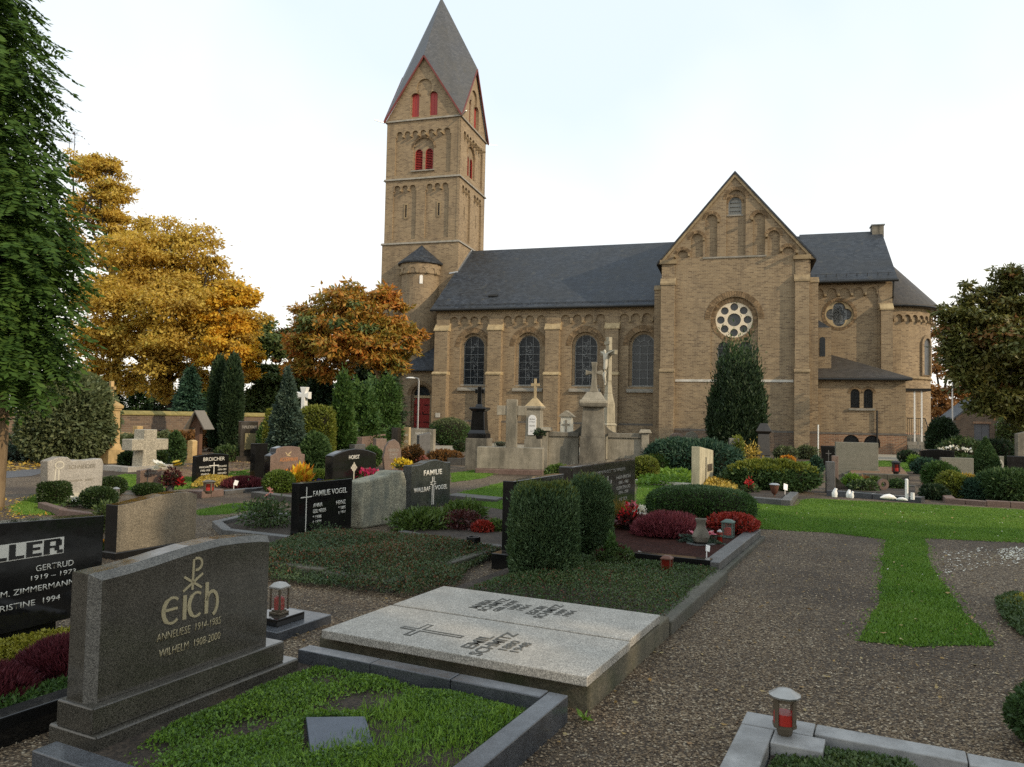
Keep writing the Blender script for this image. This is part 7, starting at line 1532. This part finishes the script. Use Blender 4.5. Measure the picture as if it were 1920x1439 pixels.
for lab, cat, x, yb, wp, ty, m, n, sz, p, kw in (
    ('dense dark yew cone at the right', 'yew', 1848, 898, 66, 822, 'thuja', 9000, .07, 2, dict(taper=.88, amp=.03, out=.6, up=.6)),
    ('large spreading green juniper mound at the right', 'juniper', 1892, 945, 104, 884, 'thuja', 11000, .1, 2.2, dict(aspect=.3, amp=.1)),
    ('lower juniper mound beside the yellow euonymus', 'juniper', 1838, 940, 76, 902, 'juniper', 6000, .1, 2.2, dict(aspect=.3, amp=.1)),
    ('dark green cushion shrub left of the yellow euonymus', 'shrub', 1762, 915, 60, 870, 'thuja_bright', 3200, .09, 2, dict(amp=.12)),
    ('yellow variegated euonymus at the kerb', 'euonymus', 1786, 936, 52, 888, 'hedge_yellow', 2800, .08, 2, dict(amp=.12)),
    ('ochre yellow low shrub right of the euonymus', 'shrub', 1812, 922, 32, 893, 'yellow_bed', 1600, .08, 2, dict(amp=.1)),
    ('dark creeping plant at the kerb corner', 'shrub', 1752, 938, 44, 912, 'dark_green', 1800, .08, 2, dict(amp=.12)),
    ('light green feathery plant left of the long black headstone', 'shrub', 1718, 880, 26, 856, 'weed', 900, .11, 2, dict(amp=.15)),
    ('grey green plant beside the long black headstone', 'shrub', 1732, 890, 40, 862, 'juniper', 1500, .1, 2, dict(amp=.15)),
    ('low dark bush at the foot of the stairs', 'shrub', 1702, 868, 32, 846, 'dark_green', 900, .1, 2, {}),
    ('tall blooming hydrangea bush before the shed', 'hydrangea', 1800, 868, 70, 826, 'cover', 2600, .14, 2, dict(amp=.15, fuzz=.08)),
    ('dark bush hiding the foot of the shed', 'shrub', 1862, 868, 70, 826, 'dark_green', 2600, .14, 2, dict(amp=.15)),
    ('dark laurel bush between the apse and the shed', 'laurel', 1766, 864, 48, 786, 'dark_green', 4200, .16, 2.3, dict(amp=.15)),
    ('green bush right of the shed', 'shrub', 1905, 858, 60, 780, 'mid_green', 3600, .16, 2.2, dict(amp=.15)),
    ('bluish green dwarf conifer left of the black tapered stone', 'shrub', 1530, 890, 26, 858, 'juniper', 1200, .1, 2, dict(taper=.5)),
    ('small brown bush at the wall right of the obelisk', 'shrub', 1470, 862, 42, 838, 'olive', 1200, .11, 2, dict(amp=.15)),
    ('small green brown bush at the transept corner', 'shrub', 1512, 862, 40, 838, 'olive', 1200, .11, 2, dict(amp=.15)),
    ('long yellow green clipped hedge before the yew', 'hedge', 1443, 926, 156, 868, 'thuja', 14000, .1, 2.6, dict(dr=.6, amp=.12, depth=.2, tips=M['hedge_yellow'], tiplim=.68)),
    ('front round clipped bush left of the cream stone', 'box shrub', 1209, 906, 46, 858, 'hedge_yellow', 4000, .07, 2.3, dict(amp=.03, depth=.1)),
    ('rear round clipped bush left of the cream stone', 'box shrub', 1232, 898, 46, 852, 'hedge_dark', 4000, .07, 2.3, dict(amp=.03, depth=.1, tips=M['hedge_yellow'], tiplim=.9)),
    ('wide dark spreading juniper behind the cream stone', 'juniper', 1292, 900, 180, 830, 'juniper', 15000, .14, 2.2, dict(dr=.6, aspect=.25, amp=.14, freq=4)),
    ('small pot plant before the yew', 'shrub', 1326, 842, 26, 806, 'olive', 700, .12, 2, {}),
    ('golden leaved twig shrub at the foot of the yew', 'shrub', 1402, 878, 44, 836, 'yellow_bed', 500, .12, 2, dict(fuzz=.2, depth=.9)),
    ('orange blooming chrysanthemum before the obelisk', 'chrysanthemum', 1477, 872, 26, 855, 'p_ora', 500, .08, 2, {}),
    ('large round clipped bush at the nave wall', 'box shrub', 843, 836, 76, 786, 'hedge_dark', 6500, .09, 2.2, dict(amp=.03, depth=.1, tips=M['olive'], tiplim=.7)),
    ('small flat clipped bush before the porch', 'box shrub', 768, 836, 30, 817, 'boxwood', 1500, .08, 2.2, dict(amp=.03)),
    ('small round bush at the black monument', 'box shrub', 862, 848, 24, 826, 'boxwood', 1200, .08, 2.2, dict(amp=.03)),
    ('rusty brown low shrub right of the leaf shaped stone', 'shrub', 775, 872, 38, 838, 'brown_leaf', 1500, .09, 2, dict(amp=.15)),
    ('reddish low shrubs before the black monument', 'shrub', 832, 872, 60, 846, 'brown_leaf', 2400, .09, 2, dict(amp=.15, dr=.7)),
    ('light green round bush beside the leaf shaped stone', 'shrub', 698, 876, 34, 838, 'thuja_bright', 2400, .08, 2, dict(amp=.06)),
    ('small plant between the concrete block and the wall tomb', 'shrub', 1045, 898, 44, 874, 'rhodo', 1300, .09, 2, dict(amp=.15)),
    ('round thuja bush left of the sandstone monument', 'thuja', 125, 872, 158, 706, 'olive', 34000, .14, 2.4, dict(amp=.06, freq=5, depth=.2, aspect=.5, jit=.8)),
    ('left column of the dark cypress pair', 'cypress', 406, 848, 34, 668, 'dark_green', 10000, .15, 2.6, dict(taper=.28, amp=.07, up=.9, out=.6, jit=.4, freq=5)),
    ('right column of the dark cypress pair', 'cypress', 432, 850, 38, 664, 'dark_green', 12000, .15, 2.6, dict(taper=.28, amp=.07, up=.9, out=.6, jit=.4, freq=5)),
    ('blue green fir cone behind the shouldered headstone', 'fir', 535, 900, 84, 702, 'blue_fir', 20000, .12, 2.0, dict(taper=.86, amp=.2, freq=6, jit=.8, depth=.3)),
    ('dark green fir skirt behind the bright box balls', 'fir', 588, 905, 62, 815, 'thuja', 9000, .11, 2.2, dict(taper=.4, amp=.1)),
    ('tall yellow green clipped hedge block behind the white cross', 'hedge', 594, 890, 58, 766, 'hedge_yellow', 10500, .09, 6, dict(amp=.02, depth=.12)),
    ('second yellow green hedge block left of the blue fir', 'hedge', 518, 884, 40, 768, 'hedge_yellow', 6000, .09, 6, dict(amp=.02, depth=.12)),
    ('slim thuja column right of the hedge block', 'thuja', 637, 888, 46, 722, 'thuja_bright', 11000, .13, 2.4, dict(taper=.35, amp=.2, fuzz=.05, depth=.3, up=.7, freq=5)),
    ('broad bright thuja left of the magnolia trunk', 'thuja', 670, 866, 84, 716, 'thuja_bright', 15000, .15, 2.3, dict(taper=.35, amp=.3, fuzz=.06, depth=.3, freq=5)),
    ('broad bright thuja right of the magnolia trunk', 'thuja', 718, 848, 74, 722, 'thuja_bright', 14000, .15, 2.3, dict(taper=.35, amp=.3, fuzz=.06, depth=.3, freq=5)),
    ('yellow green bush before the cypress pair', 'shrub', 498, 868, 30, 790, 'thuja_bright', 2500, .1, 2.2, dict(amp=.12)),
    ('low green bush at the foot of the cypress pair', 'shrub', 428, 866, 44, 838, 'cover', 1500, .1, 2, dict(amp=.15)),
    ('dark bush behind the coarse granite cross', 'box shrub', 240, 878, 30, 850, 'boxwood', 1500, .09, 2.2, {}),
    ('small round bush right of the coarse granite cross', 'box shrub', 303, 876, 20, 848, 'boxwood', 1000, .09, 2.2, {}),
    ('dark ivy covered shrub left of the wooden post', 'shrub', 328, 874, 36, 812, 'thuja', 3000, .1, 2.3, dict(taper=.4, amp=.12)),
    ('red flowering plant beside the sandstone monument', 'shrub', 222, 852, 28, 832, 'red_leaf', 600, .11, 2, dict(amp=.15)),
    ('pale weeds at the foot of the brick wall', 'shrub', 30, 866, 60, 840, 'blue_fir', 1200, .12, 2, dict(amp=.2)),
):
    shrub_px({'box shrub': 'box_ball', 'shrub': 'shrub'}.get(cat, cat), lab, cat, x, yb, wp, ty, m, n, sz, p, **kw)
cover('ground_cover', 'leafy green ground cover left of the cream stone', gp((1195, 912), (1200, 898), (1300, 900), (1302, 914)), M['weed'], 3500, .09, .6, .3, .5, .8, .03)
kerb_px('whitish kerb in front of the leafy ground cover', [(1190, 908), (1300, 916)], .12, .15, M['pale_stone'], per=2)
cover('ground_cover', 'ochre yellow bed plant at the foot of the cream stone', gp((1306, 930), (1320, 908), (1388, 910), (1380, 936)), M['yellow_bed'], 4500, .07, .6, .22, .5, .8, .03)
kerb_px('dark grey kerb of the cream stone grave along the lawn', [(1306, 936), (1482, 951), (1497, 932)], .12, .18, M['granite_grey'], per=2, soil=None)
sheet('soil_bed', gp((1316, 932), (1476, 947), (1492, 930), (1390, 915)), .06, M['soil'], label='soil of the cream stone grave', cat='soil')
potted('red poinsettia on the cream stone grave', G(1404, 928), .12, .12, M['metal_dark'], [('cover', 160, (.2, .2, .13), .08, 0, 0, 0, .5, .4), ('p_red', 50, (.1, .1, .22), .09, .02, 0, .06, .5, .8)])
r = empty('bowl_lamp', G(1452, 936), 0, 'brown bowl lamp on a thin stem at the cream stone grave', 'grave lantern'); b = MB(); b.lathe([(.05, 0), (.02, .02), (.018, .09), (.06, .13), (.09, .24), (.1, .3)], 14); b.obj('bowl', M['bronze_red'], r, smooth=True); b = MB(); b.lathe([(.11, .3), (.115, .315), (.06, .34)], 14); b.obj('lid', M['zinc'], r)
plant_tag('white plant tag near the bowl lamp', G(1472, 934), .06, .2, sc=2)
potted('yellow chrysanthemums behind the speckled wavy headstone', G(755, 888), .14, .2, M['terracotta'], [('cover', 200, (.2, .2, .14), .08, 0, 0, 0, .6, .4), ('p_yel', 240, (.3, .2, .2), .08, 0, 0, .04, .8, .5)])
potted('salmon flowers behind the peak of the wavy headstone', G(792, 872), .1, .12, None, [('cover', 120, (.15, .15, .1), .08, 0, 0, 0, .6, .4), ('p_salm', 120, (.22, .15, .14), .09, 0, 0, .04, .8, .5)], cat='flowers', name='flowers')
potted('grey stone pot with a small plant by the leaf shaped headstone', G(759, 868), .15, .26, M['pot_grey'], [('cover', 240, (.16, .16, .16), .09, 0, 0, 0, .6, .6)])
potted('terracotta pot before the yew', G(1326, 856), .26, .6, M['terracotta'], [('olive', 300, (.3, .3, .3), .12, 0, 0, 0, .6, .6)])
potted('white flowers above the plain grey headstone at the right', G(1878, 866), .1, .1, None, [('cover', 260, (.3, .3, .5), .12, 0, 0, 0, .6, .6), ('p_white', 50, (.2, .15, .1), .12, 0, 0, .52, .8, .5)], cat='flowers', name='flowers')
potted('mauve hydrangea heads before the shed', G(1792, 872), .1, .1, None, [('cover', 200, (.6, .4, .5), .14, 0, 0, 0, .6, .6), ('p_white', 60, (.8, .3, .2), .12, 0, 0, .5, .8, .5)], cat='flowers', name='flowers')
potted('dark pot plant on the right end of the concrete block', G(1010, 884), .12, .14, M['metal_dark'], [('dark_green', 200, (.16, .16, .2), .09, 0, 0, 0, .5, .6)], z=1.0)
kerb_px('low dark kerb in front of the black monument', [(838, 872), (892, 874)], .25, .3, M['kerb_dark'], per=2)
kerb_px('low kerb of the brown headstone group', [(715, 892), (790, 890)], .12, .2, M['granite_grey'], per=2)
# big dark yew before the transept: several upright plumes growing as one bush
def yew():
    P, a = center_of(1380, 868, 112); r = empty('yew_bush', P, 0, 'big dark columnar yew bush in front of the transept', 'yew'); H = reach_y(P, (0, 0, 1), 640); s = 1 / scale_at(P); first = True
    rng = np.random.default_rng(2)
    for dx, dy, w_, top in ((0, 0, 22, 642), (-18, .1, 20, 660), (17, -.1, 21, 652), (-34, -.2, 19, 690), (33, .1, 20, 672), (5, -.7, 20, 664), (-12, -.7, 19, 672), (24, -.6, 19, 690), (-26, -.6, 18, 720), (10, .6, 22, 655), (45, -.1, 15, 712), (-47, 0, 14, 742), (40, -.5, 14, 760), (-38, -.5, 14, 775)):
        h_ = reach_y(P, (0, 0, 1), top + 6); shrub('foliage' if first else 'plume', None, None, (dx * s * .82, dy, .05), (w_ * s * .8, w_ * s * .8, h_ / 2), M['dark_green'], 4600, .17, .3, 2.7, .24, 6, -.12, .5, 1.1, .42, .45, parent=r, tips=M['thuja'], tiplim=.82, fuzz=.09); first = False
    b = MB(); b.tube([(0, 0, -.05), (0, 0, .8)], .18, 8); b.obj('trunk', M['bark'], r)
yew()
# ------------------------------------------------------------------ walls, shed, lamp posts
def wall_run(label, pts, h, mat, capm, th=.35, name='boundary_wall', cat='wall'):
    P = [G(x, y)[:2] for x, y in pts]; o = np.array(P[0]); r = empty(name, (*P[0], 0), 0, label, cat)
    for i in range(len(P) - 1):
        p, q = P[i] - o, P[i + 1] - o; d = (q - p); L = np.linalg.norm(d); an = math.atan2(d[1], d[0]); b = MB(); b.box(0, L, 0, th, -.05, h); w_ = b.obj('wall', mat, r, (*p, 0), an)
        n = max(1, int(L / 1.1))
        for k in range(n): b = MB(); b.slab([(-.06, h), (th + .06, h), (th + .06, h + .06), (th / 2, h + .2), (-.06, h + .06)], (), L * k / n + .004, L * (k + 1) / n - .004, lambda y, z, t: (t, y, z)); b.obj('coping_stone', capm, r, (*p, 0), an, bevel=.01)
M['moss_cap'] = stone_mat('mossy_coping', (0.22, 0.185, 0.07), (0.32, 0.26, 0.10), 0.95, stain=(0.13, 0.12, 0.04), stain_amt=.7, spec=.2)
wall_run('long brick churchyard wall with mossy yellow coping at the left', [(-120, 853), (330, 838), (500, 834)], 1.42, M['brick_dark'], M['moss_cap'])
r = empty('shed', AT(1838, 845, 62) * np.array([1, 1, 0]), -.30, 'small brick shed with steep tiled gable and grey door', 'shed'); u = 62 / 1440.
b = MB(); b.slab([(-40 * u, 0), (36 * u, 0), (36 * u, 56 * u), (-1 * u, 88 * u), (-40 * u, 56 * u)], [[(-10 * u, .0), (16 * u, .0), (16 * u, 44 * u), (-10 * u, 44 * u)]], 0, .25); b.box(-40 * u, -40 * u + .25, .25, 5, 0, 56 * u); b.box(36 * u - .25, 36 * u, .25, 5, 0, 56 * u); b.obj('wall', M['brick_dark'], r)
for sg, x in ((-1, -44 * u), (1, 40 * u)): b = MB(); b.slab([(x, 52 * u), (-1 * u, 88.5 * u), (-1 * u, 92 * u), (x, 55.5 * u)], (), -.25, 5.2); b.obj('roof', M['slate'], r)
b = MB(); b.box(-10 * u, 16 * u, .1, .16, 0, 44 * u); d_ = b.obj('door', M['grey_door'], r); b = MB(); b.box(2.9 * u, 3.1 * u, .08, .1, 0, 44 * u); b.obj('gap', M['black'], d_); b = MB(); b.box(-12 * u, 18 * u, -.04, .1, 44 * u, 48 * u); b.obj('lintel', M['brick_red'], r)
b = MB(); b.tube([(40 * u, -.15, 55 * u), (30 * u, -.12, 50 * u), (26 * u, -.1, 44 * u), (26 * u, -.1, 0)], .05, 6); b.obj('downpipe', M['zinc'], r)
def lamp(label, P, h, arm, sg=-1):
    r = empty('street_lamp', P, -.2, label, 'street lamp'); b = MB(); b.tube([(0, 0, 0), (0, 0, h * .93), (sg * .03, 0, h * .97), (sg * arm * .4, 0, h * .985)], [.06, .05, .045, .035], 8); b.obj('pole', M['zinc'], r, smooth=True)
    b = MB(); b.lathe([(.14, 0), (.16, .3), (.06, .36)], 10); b.obj('foot', M['metal_dark'], r); b = MB(); b.lathe([(.0, .11), (.12, .1), (.24, .03), (.22, 0), (0, -.01)], 16, sx=1.45, sy=.8); b.obj('lamp_head', M['white'], r, (sg * arm * .75, 0, h * .97), smooth=True)
lamp('curved lamp post before the red church door', AT(783, 806, 49.5) * np.array([1, 1, 0]), 4.15, .75)
lamp('lamp post between the apse and the shed', AT(1786, 850, 58) * np.array([1, 1, 0]), 5.1, .5, 1)
b = MB(); b.tube([(0, 0, 0), (0, 0, 1.6)], .03, 6); o = b.obj('post', M['white'], None, G(1534, 862)); tag(o, 'thin pale post standing at the church wall beside the black tapered stone', 'post')
b = MB(); b.tube([(0, 0, 0), (0, 0, 3.9)], .03, 6); o = b.obj('pole', M['zinc'], None, AT(450, 840, 42) * np.array([1, 1, 0])); tag(o, 'thin grey pole right of the cypress pair', 'pole')
# ------------------------------------------------------------------ trees
def robinia():
    label = 'big green robinia with hanging pinnate leaves at the left edge'; rng = np.random.default_rng(8); P = G(-14, 952) * np.array([1, 1, 0]); t = empty('robinia_tree', P, 0, label, 'tree'); Y = P[1]
    rows = [(-25, 5, 92), (10, 60, 90), (25, 120, 92), (20, 190, 92), (-60, 120, 120), (15, 262, 92), (45, 330, 96), (62, 400, 108), (50, 470, 105), (52, 540, 98), (60, 606, 96), (60, 660, 80), (-60, 330, 130), (-60, 460, 130), (-50, 600, 120), (-160, 200, 160), (-170, 420, 170), (-90, 690, 80), (10, 700, 60), (110, 445, 55), (95, 660, 45), (-150, 0, 150), (-60, -60, 110)]
    L = [np.array(q) for q in lobes_px(Y, [(x - 42, y - (14 if y > 560 else 0), r_ * .95, rng.uniform(-.7, .7)) for x, y, r_ in rows], 1.0)]
    b = MB(); b.tube([(0, 0, -.1), (.02, .02, 1.2), (-.05, .05, 2.4), (-.3, .1, 4.6), (-.5, .2, 7.2), (-.6, .2, 9.5)], [.17, .15, .14, .13, .1, .05], 10)
    Q = []; AXs = []
    for l in L:
        c = l[:3] - P; z0_ = min(max(c[2] * .75, 2.2), 8.5); s0 = np.array([-.3, .1, z0_]); b.tube([tuple(s0), tuple((s0 + c) / 2 + np.array([0, 0, .25])), tuple(c)], [.05, .035, .012], 5)
        n = int(205 * (l[3] / .95) ** 2) + 34; d = unit(rng.normal(size=(n, 3))); p = c + d * l[3:6] * (rng.random((n, 1)) ** .33) * np.array([1.0, 1.0, 1.12])
        for q, dd in zip(p, d):
            ax = np.array([dd[0], dd[1], 0]) * .9 + rng.normal(size=3) * .25 + np.array([.12, -.25, -.55]); ax /= np.linalg.norm(ax); side = np.cross(ax, np.array([0, 0, 1.]) + rng.normal(size=3) * .12); side /= np.linalg.norm(side) + 1e-6; l_ = rng.uniform(.5, .78)
            for k in range(10):
                tt = (k + 1.5) / 11.; pos = q + ax * l_ * tt + np.array([0, 0, -.12]) * tt * tt
                for sg in (-1, 1): Q.append(pos); AXs.append(side * sg + ax * .35 + np.array([0, 0, -.22]))
            Q.append(q + ax * l_ + np.array([0, 0, -.11])); AXs.append(ax)
    AXs = np.array(AXs); V, F = leaf_quads(np.array(Q), AXs, .135, .42, rng, .05, flat=(.1, -.5, .8)); b.obj('trunk', M['bark_tan'], t, smooth=True); np_mesh('crown', V, F, [M['robinia']], t)
robinia()
GR = 'autumn trees behind the churchyard wall'
tree('broad golden maple behind the wall, largest of the autumn trees', AT(330, 800, 47), lobes_px(46, [(250, 470, 70), (330, 465, 75, 1), (285, 540, 95), (205, 545, 62), (365, 530, 70, 2), (225, 620, 75, -1), (300, 640, 85, -2), (370, 600, 70), (180, 640, 50), (285, 690, 36, -1), (215, 690, 28), (345, 690, 30), (395, 490, 30), (225, 560, 60, -2), (160, 560, 40), (330, 560, 70, -3), (300, 728, 34), (235, 716, 30), (180, 690, 32), (375, 706, 34)]), M['gold'], 70000, .22, .6, .32, M['bark'], GR, sub=30, leafm2=M['gold_brown'], frac2=.4, fork=.3, cluster=.42)
tree('tall ochre tree with sparse top left of the broad golden maple', AT(205, 810, 52), lobes_px(52, [(185, 330, 50), (170, 400, 62), (215, 365, 42), (160, 305, 32), (235, 430, 50), (150, 470, 60), (210, 310, 22), (265, 420, 22)]), M['gold_brown'], 22000, .24, .55, .3, M['bark'], GR, sub=22, leafm2=M['gold'], frac2=.5, fork=.1, cluster=.38)
tree('bright yellow orange tree right of the broad golden maple', AT(448, 806, 44), lobes_px(44, [(430, 560, 42), (400, 600, 48), (450, 605, 45, -.5), (425, 655, 50, -1), (462, 660, 32), (390, 660, 40), (455, 700, 30), (440, 540, 28), (470, 560, 20)]), M['gold_bright'], 36000, .22, .6, .22, M['bark'], GR, sub=26, leafm2=M['gold'], frac2=.3, cluster=.42)
tree('bare topped tree at the far left with thin twigs', AT(118, 800, 60), lobes_px(60, [(130, 262, 26), (112, 300, 26), (140, 248, 18)]), M['brown_leaf'], 40, .2, .5, .09, M['bark'], GR, sub=30)
tree('pale green tree between the golden trees and the magnolia', AT(512, 812, 47), lobes_px(47, [(492, 612, 28), (505, 650, 40), (480, 700, 42), (520, 700, 46), (492, 748, 46), (535, 745, 44), (470, 775, 36), (515, 785, 40), (555, 775, 40), (560, 720, 32)]), M['mid_green'], 34000, .26, .5, .2, M['bark'], 'green trees behind the hedges', sub=16, cluster=.42)
tree('brownish tree crown behind the magnolia', AT(560, 800, 56), lobes_px(56, [(555, 630, 42), (525, 650, 36), (585, 610, 40), (560, 690, 42), (600, 660, 45)]), M['brown_leaf'], 14000, .3, .5, .3, M['bark'], GR, sub=10, leafm2=M['mid_green'], frac2=.4)
mp = G(686, 836) * np.array([1, 1, 0]); my = mp[1]
tree('orange brown magnolia with crooked pale trunk before the tower', mp, lobes_px(my, [(640, 575, 55), (590, 600, 48, .5), (690, 585, 46, -.5), (720, 558, 32), (705, 620, 50, -1), (745, 610, 30), (760, 640, 36), (640, 630, 60, -1), (585, 650, 48, 1), (560, 690, 34, .5), (700, 665, 45, -1), (735, 672, 40), (625, 690, 40, .6), (660, 545, 28), (555, 640, 26), (785, 625, 17), (755, 575, 16)]), M['magnolia'], 24000, .30, .40, .16, M['bark_tan'], None, sub=22, name='magnolia_tree', cluster=.42,
     trunkpts=[tuple(mp + [0, 0, -.1]), tuple(AT(686, 775, my)), tuple(AT(700, 752, my)), tuple(AT(712, 728, my)), tuple(AT(708, 700, my)), tuple(AT(690, 670, my))], leafm2=M['mid_green'], frac2=.05)
mp = G(1800, 862) * np.array([1, 1, 0]); my = mp[1] * .9; mp = AT(1968, 850, my) * np.array([1, 1, 0])
tree('dark brownish green magnolia at the right edge', mp, lobes_px(my, [(1800, 590, 38), (1782, 615, 26), (1818, 560, 22), (1840, 610, 48), (1850, 660, 55), (1880, 560, 48), (1905, 530, 42), (1860, 590, 40), (1900, 640, 70, -1), (1820, 680, 36), (1870, 705, 45, .5), (1930, 600, 70), (1960, 680, 80), (1930, 720, 60), (1812, 535, 14), (1880, 515, 25), (1990, 560, 90), (1765, 590, 14), (1830, 722, 38), (1798, 672, 30), (1880, 750, 42), (1850, 742, 32), (1910, 770, 45, .6), (1802, 640, 34), (1812, 705, 30), (1785, 655, 22), (1862, 640, 50, 1), (1835, 760, 24)]), M['magnolia_dark'], 40000, .26, .42,   .16, M['bark'], None, sub=22, name='magnolia_tree', cluster=.44,
     trunkpts=[tuple(mp + [0, 0, -.1]), tuple(AT(1965, 790, my)), tuple(AT(1945, 740, my)), tuple(AT(1920, 700, my)), tuple(AT(1890, 660, my))], leafm2=M['brown_leaf'], frac2=.08)
tree('rusty autumn tree behind the right magnolia', AT(1762, 820, 75), lobes_px(75, [(1765, 630, 40), (1760, 680, 40), (1785, 650, 35), (1800, 730, 50), (1770, 760, 40), (1750, 740, 30)]), M['rust_leaf'], 9000, .3, .5, .3, M['bark'], 'rusty trees behind the shed', sub=14)
tree('low orange tree behind the shed', AT(1850, 825, 78), lobes_px(78, [(1850, 760, 55), (1800, 780, 45), (1890, 770, 45), (1830, 740, 35), (1920, 740, 45)]), M['rust_leaf'], 12000, .3, .5, .28, M['bark'], 'rusty trees behind the shed', sub=12)
def conifer(label, x, yb, Y, wp, ty, m, n=9000, group=None, gap=.16):
    """spruce or pine with layered boughs and gaps"""
    rng = np.random.default_rng(hash_(label)); P = AT(x, yb, Y) * np.array([1, 1, 0]); s = Y / FPX; H = (yb - ty) * s; r = empty('conifer', P, 0, label, 'conifer', group); b = MB(); b.tube([(0, 0, -.1), (0, 0, H * .95)], [.22, .03], 7)
    Q = []; A = []; k = 34
    for i in range(k):
        z = H * (gap + (1 - gap) * (i + .5) / k); R_ = wp / 2 * s * (1 - (z / H)) ** .7 * rng.uniform(.75, 1.1); a = rng.random() * 6.28
        for j in range(5):
            an = a + j * 1.257 + rng.normal() * .2; d = np.array([cos(an), sin(an), 0]); b.tube([(0, 0, z), tuple(d * R_ * .9 + np.array([0, 0, z - R_ * .15]))], [.035, .01], 4); m_ = max(8, n // (k * 5)); t = rng.random(m_) ** .6
            p = d[None] * (R_ * t)[:, None]; p[:, 2] = z - R_ * .18 * t + rng.normal(size=m_) * .1; p[:, :2] += rng.normal(size=(m_, 2)) * .12 * R_; Q.append(p); A.append(np.tile(d, (m_, 1)) + rng.normal(size=(m_, 3)) * .5 + np.array([0, 0, -.2]))
    V, F = leaf_quads(np.vstack(Q), np.vstack(A), .3, .3, rng); b.obj('trunk', M['bark'], r); np_mesh('crown', V, F, [M[m]], r)
for a in (('leftmost dark conifer behind the brick wall', 205, 815, 50, 70, 690, 'dark_green', 3200), ('dark conifer behind the sandstone monument', 255, 815, 54, 80, 700, 'thuja', 3600), ('dark conifer left of the wooden roofed post', 300, 815, 56, 80, 690, 'dark_green', 4200), ('grey green spruce left of the cypress pair', 352, 850, 42, 84, 716, 'juniper', 7000), ('dark conifer between the golden trees', 385, 815, 55, 60, 720, 'thuja', 3200),
          ('tall dark conifer behind the white cross', 600, 830, 46, 110, 690, 'dark_green', 12000), ('dark conifer left of the magnolia trunk', 690, 826, 45.5, 150, 600, 'dark_green', 15000), ('dark conifer right of the magnolia trunk', 715, 830, 48, 110, 655, 'dark_green', 5000),
          ('black green conifer behind the shed', 1895, 835, 66, 90, 690, 'dark_green', 6000), ('black green conifer at the right edge', 1935, 840, 60, 90, 720, 'dark_green', 6000)):
    conifer(*a[:7], n=a[7], group='dark conifers behind the churchyard wall' if a[1] < 1000 else 'dark conifers behind the shed')
def far_hedge(label, x0, x1, Y, ty, m, n, mat2=None):
    A, B_ = AT(x0, 800, Y), AT(x1, 800, Y); L = np.linalg.norm((B_ - A)[:2]); rng = np.random.default_rng(hash_(label)); t = rng.random(n); h = AT((x0 + x1) / 2, ty, Y)[2]; lump = Lump(rng, .35); P = A[None] * (1 - t)[:, None] + B_[None] * t[:, None]; top = h * (.75 + .2 * lump(P)); P[:, 2] = np.abs(top) * rng.random(n) ** .7; P[:, 1] += rng.normal(size=n) * 1.2
    V, F = leaf_quads(P, rng.normal(size=(n, 3)), .5, .55, rng); tag(np_mesh('far_wood', V, F, [M[m]]), label, 'wood', None, 'stuff')
far_hedge('dark far wood beyond the left wall', -300, 800, 95, 768, 'dark_green', 16000)
far_hedge('brown far wood beyond the shed', 1700, 2300, 105, 730, 'brown_leaf', 14000)

def shade_trees():
    # unseen trees added on the sun side, beyond the frame, to shade the foreground
    rng = np.random.default_rng(77); Vs = []; Fs = []; o = 0; b = MB()
    for x, y, h_, r_ in ((15.5, -9.5, 13, 3.6), (18.6, -5.2, 14, 3.8), (21.6, -1.4, 13.5, 3.6), (12.4, -13.5, 12.5, 3.4)):
        b.tube([(x, y, -.1), (x + .1, y, 3), (x, y + .1, h_ * .8)], [.3, .22, .06], 8); n = 15000; c = np.array([x, y, h_ * .6]); k = rng.integers(0, 30, n); cl = c + unit(rng.normal(size=(30, 3))) * np.array([r_, r_, h_ * .42]) * rng.uniform(.3, .85, (30, 1))
        P = cl[k] + rng.normal(size=(n, 3)) * .55; V, F = leaf_quads(P, rng.normal(size=(n, 3)), .42, .6, rng); Vs.append(V); Fs.append(F + o); o += len(V)
    W = np.array(b.v); FF = np.vstack(Fs); ob = np_mesh('shade_trees', np.vstack(Vs), FF, [M['mid_green']]); tag(ob, 'row of unseen leafy trees added right of the view to shade the foreground', 'trees', None, 'stuff')
    tk = b.obj('trunks', M['bark'], ob); tag(tk, kind='stuff')
shade_trees()

def hedge_line(label, pts, ty, m, n, dp=.5):
    P = [G(x, y) for x, y in pts]; h = reach_y(P[0], (0, 0, 1), ty); rng = np.random.default_rng(hash_(label)); k = rng.integers(0, len(P) - 1, n); t = rng.random((n, 1)); A = np.array(P)
    Q = A[k] * (1 - t) + A[k + 1] * t; L = Lump(rng, .8); Q[:, 1] += rng.uniform(-dp, dp, n); Q[:, 2] = h * (.9 + .12 * L(Q)) * rng.random(n) ** .5; c = A.mean(0); Q[:, :2] -= c[:2]
    V, F = leaf_quads(Q, rng.normal(size=(n, 3)) + np.array([0, 0, .3]), .13, .55, rng); tag(np_mesh('hedge', V, F, [M[m]], None, (c[0], c[1], 0)), label, 'hedge')
hedge_line('brownish copper beech hedge in front of the brick churchyard wall', [(308, 848), (400, 846), (490, 842)], 806, 'brown_leaf', 9000)
hedge_line('low dark hedge at the wall foot behind the round thuja', [(20, 862), (225, 856), (310, 850)], 812, 'olive', 7000)
litter('brown and yellow leaves blown over the right lawn', LAWNS['right'], 110, .045, M['litter'], .035)
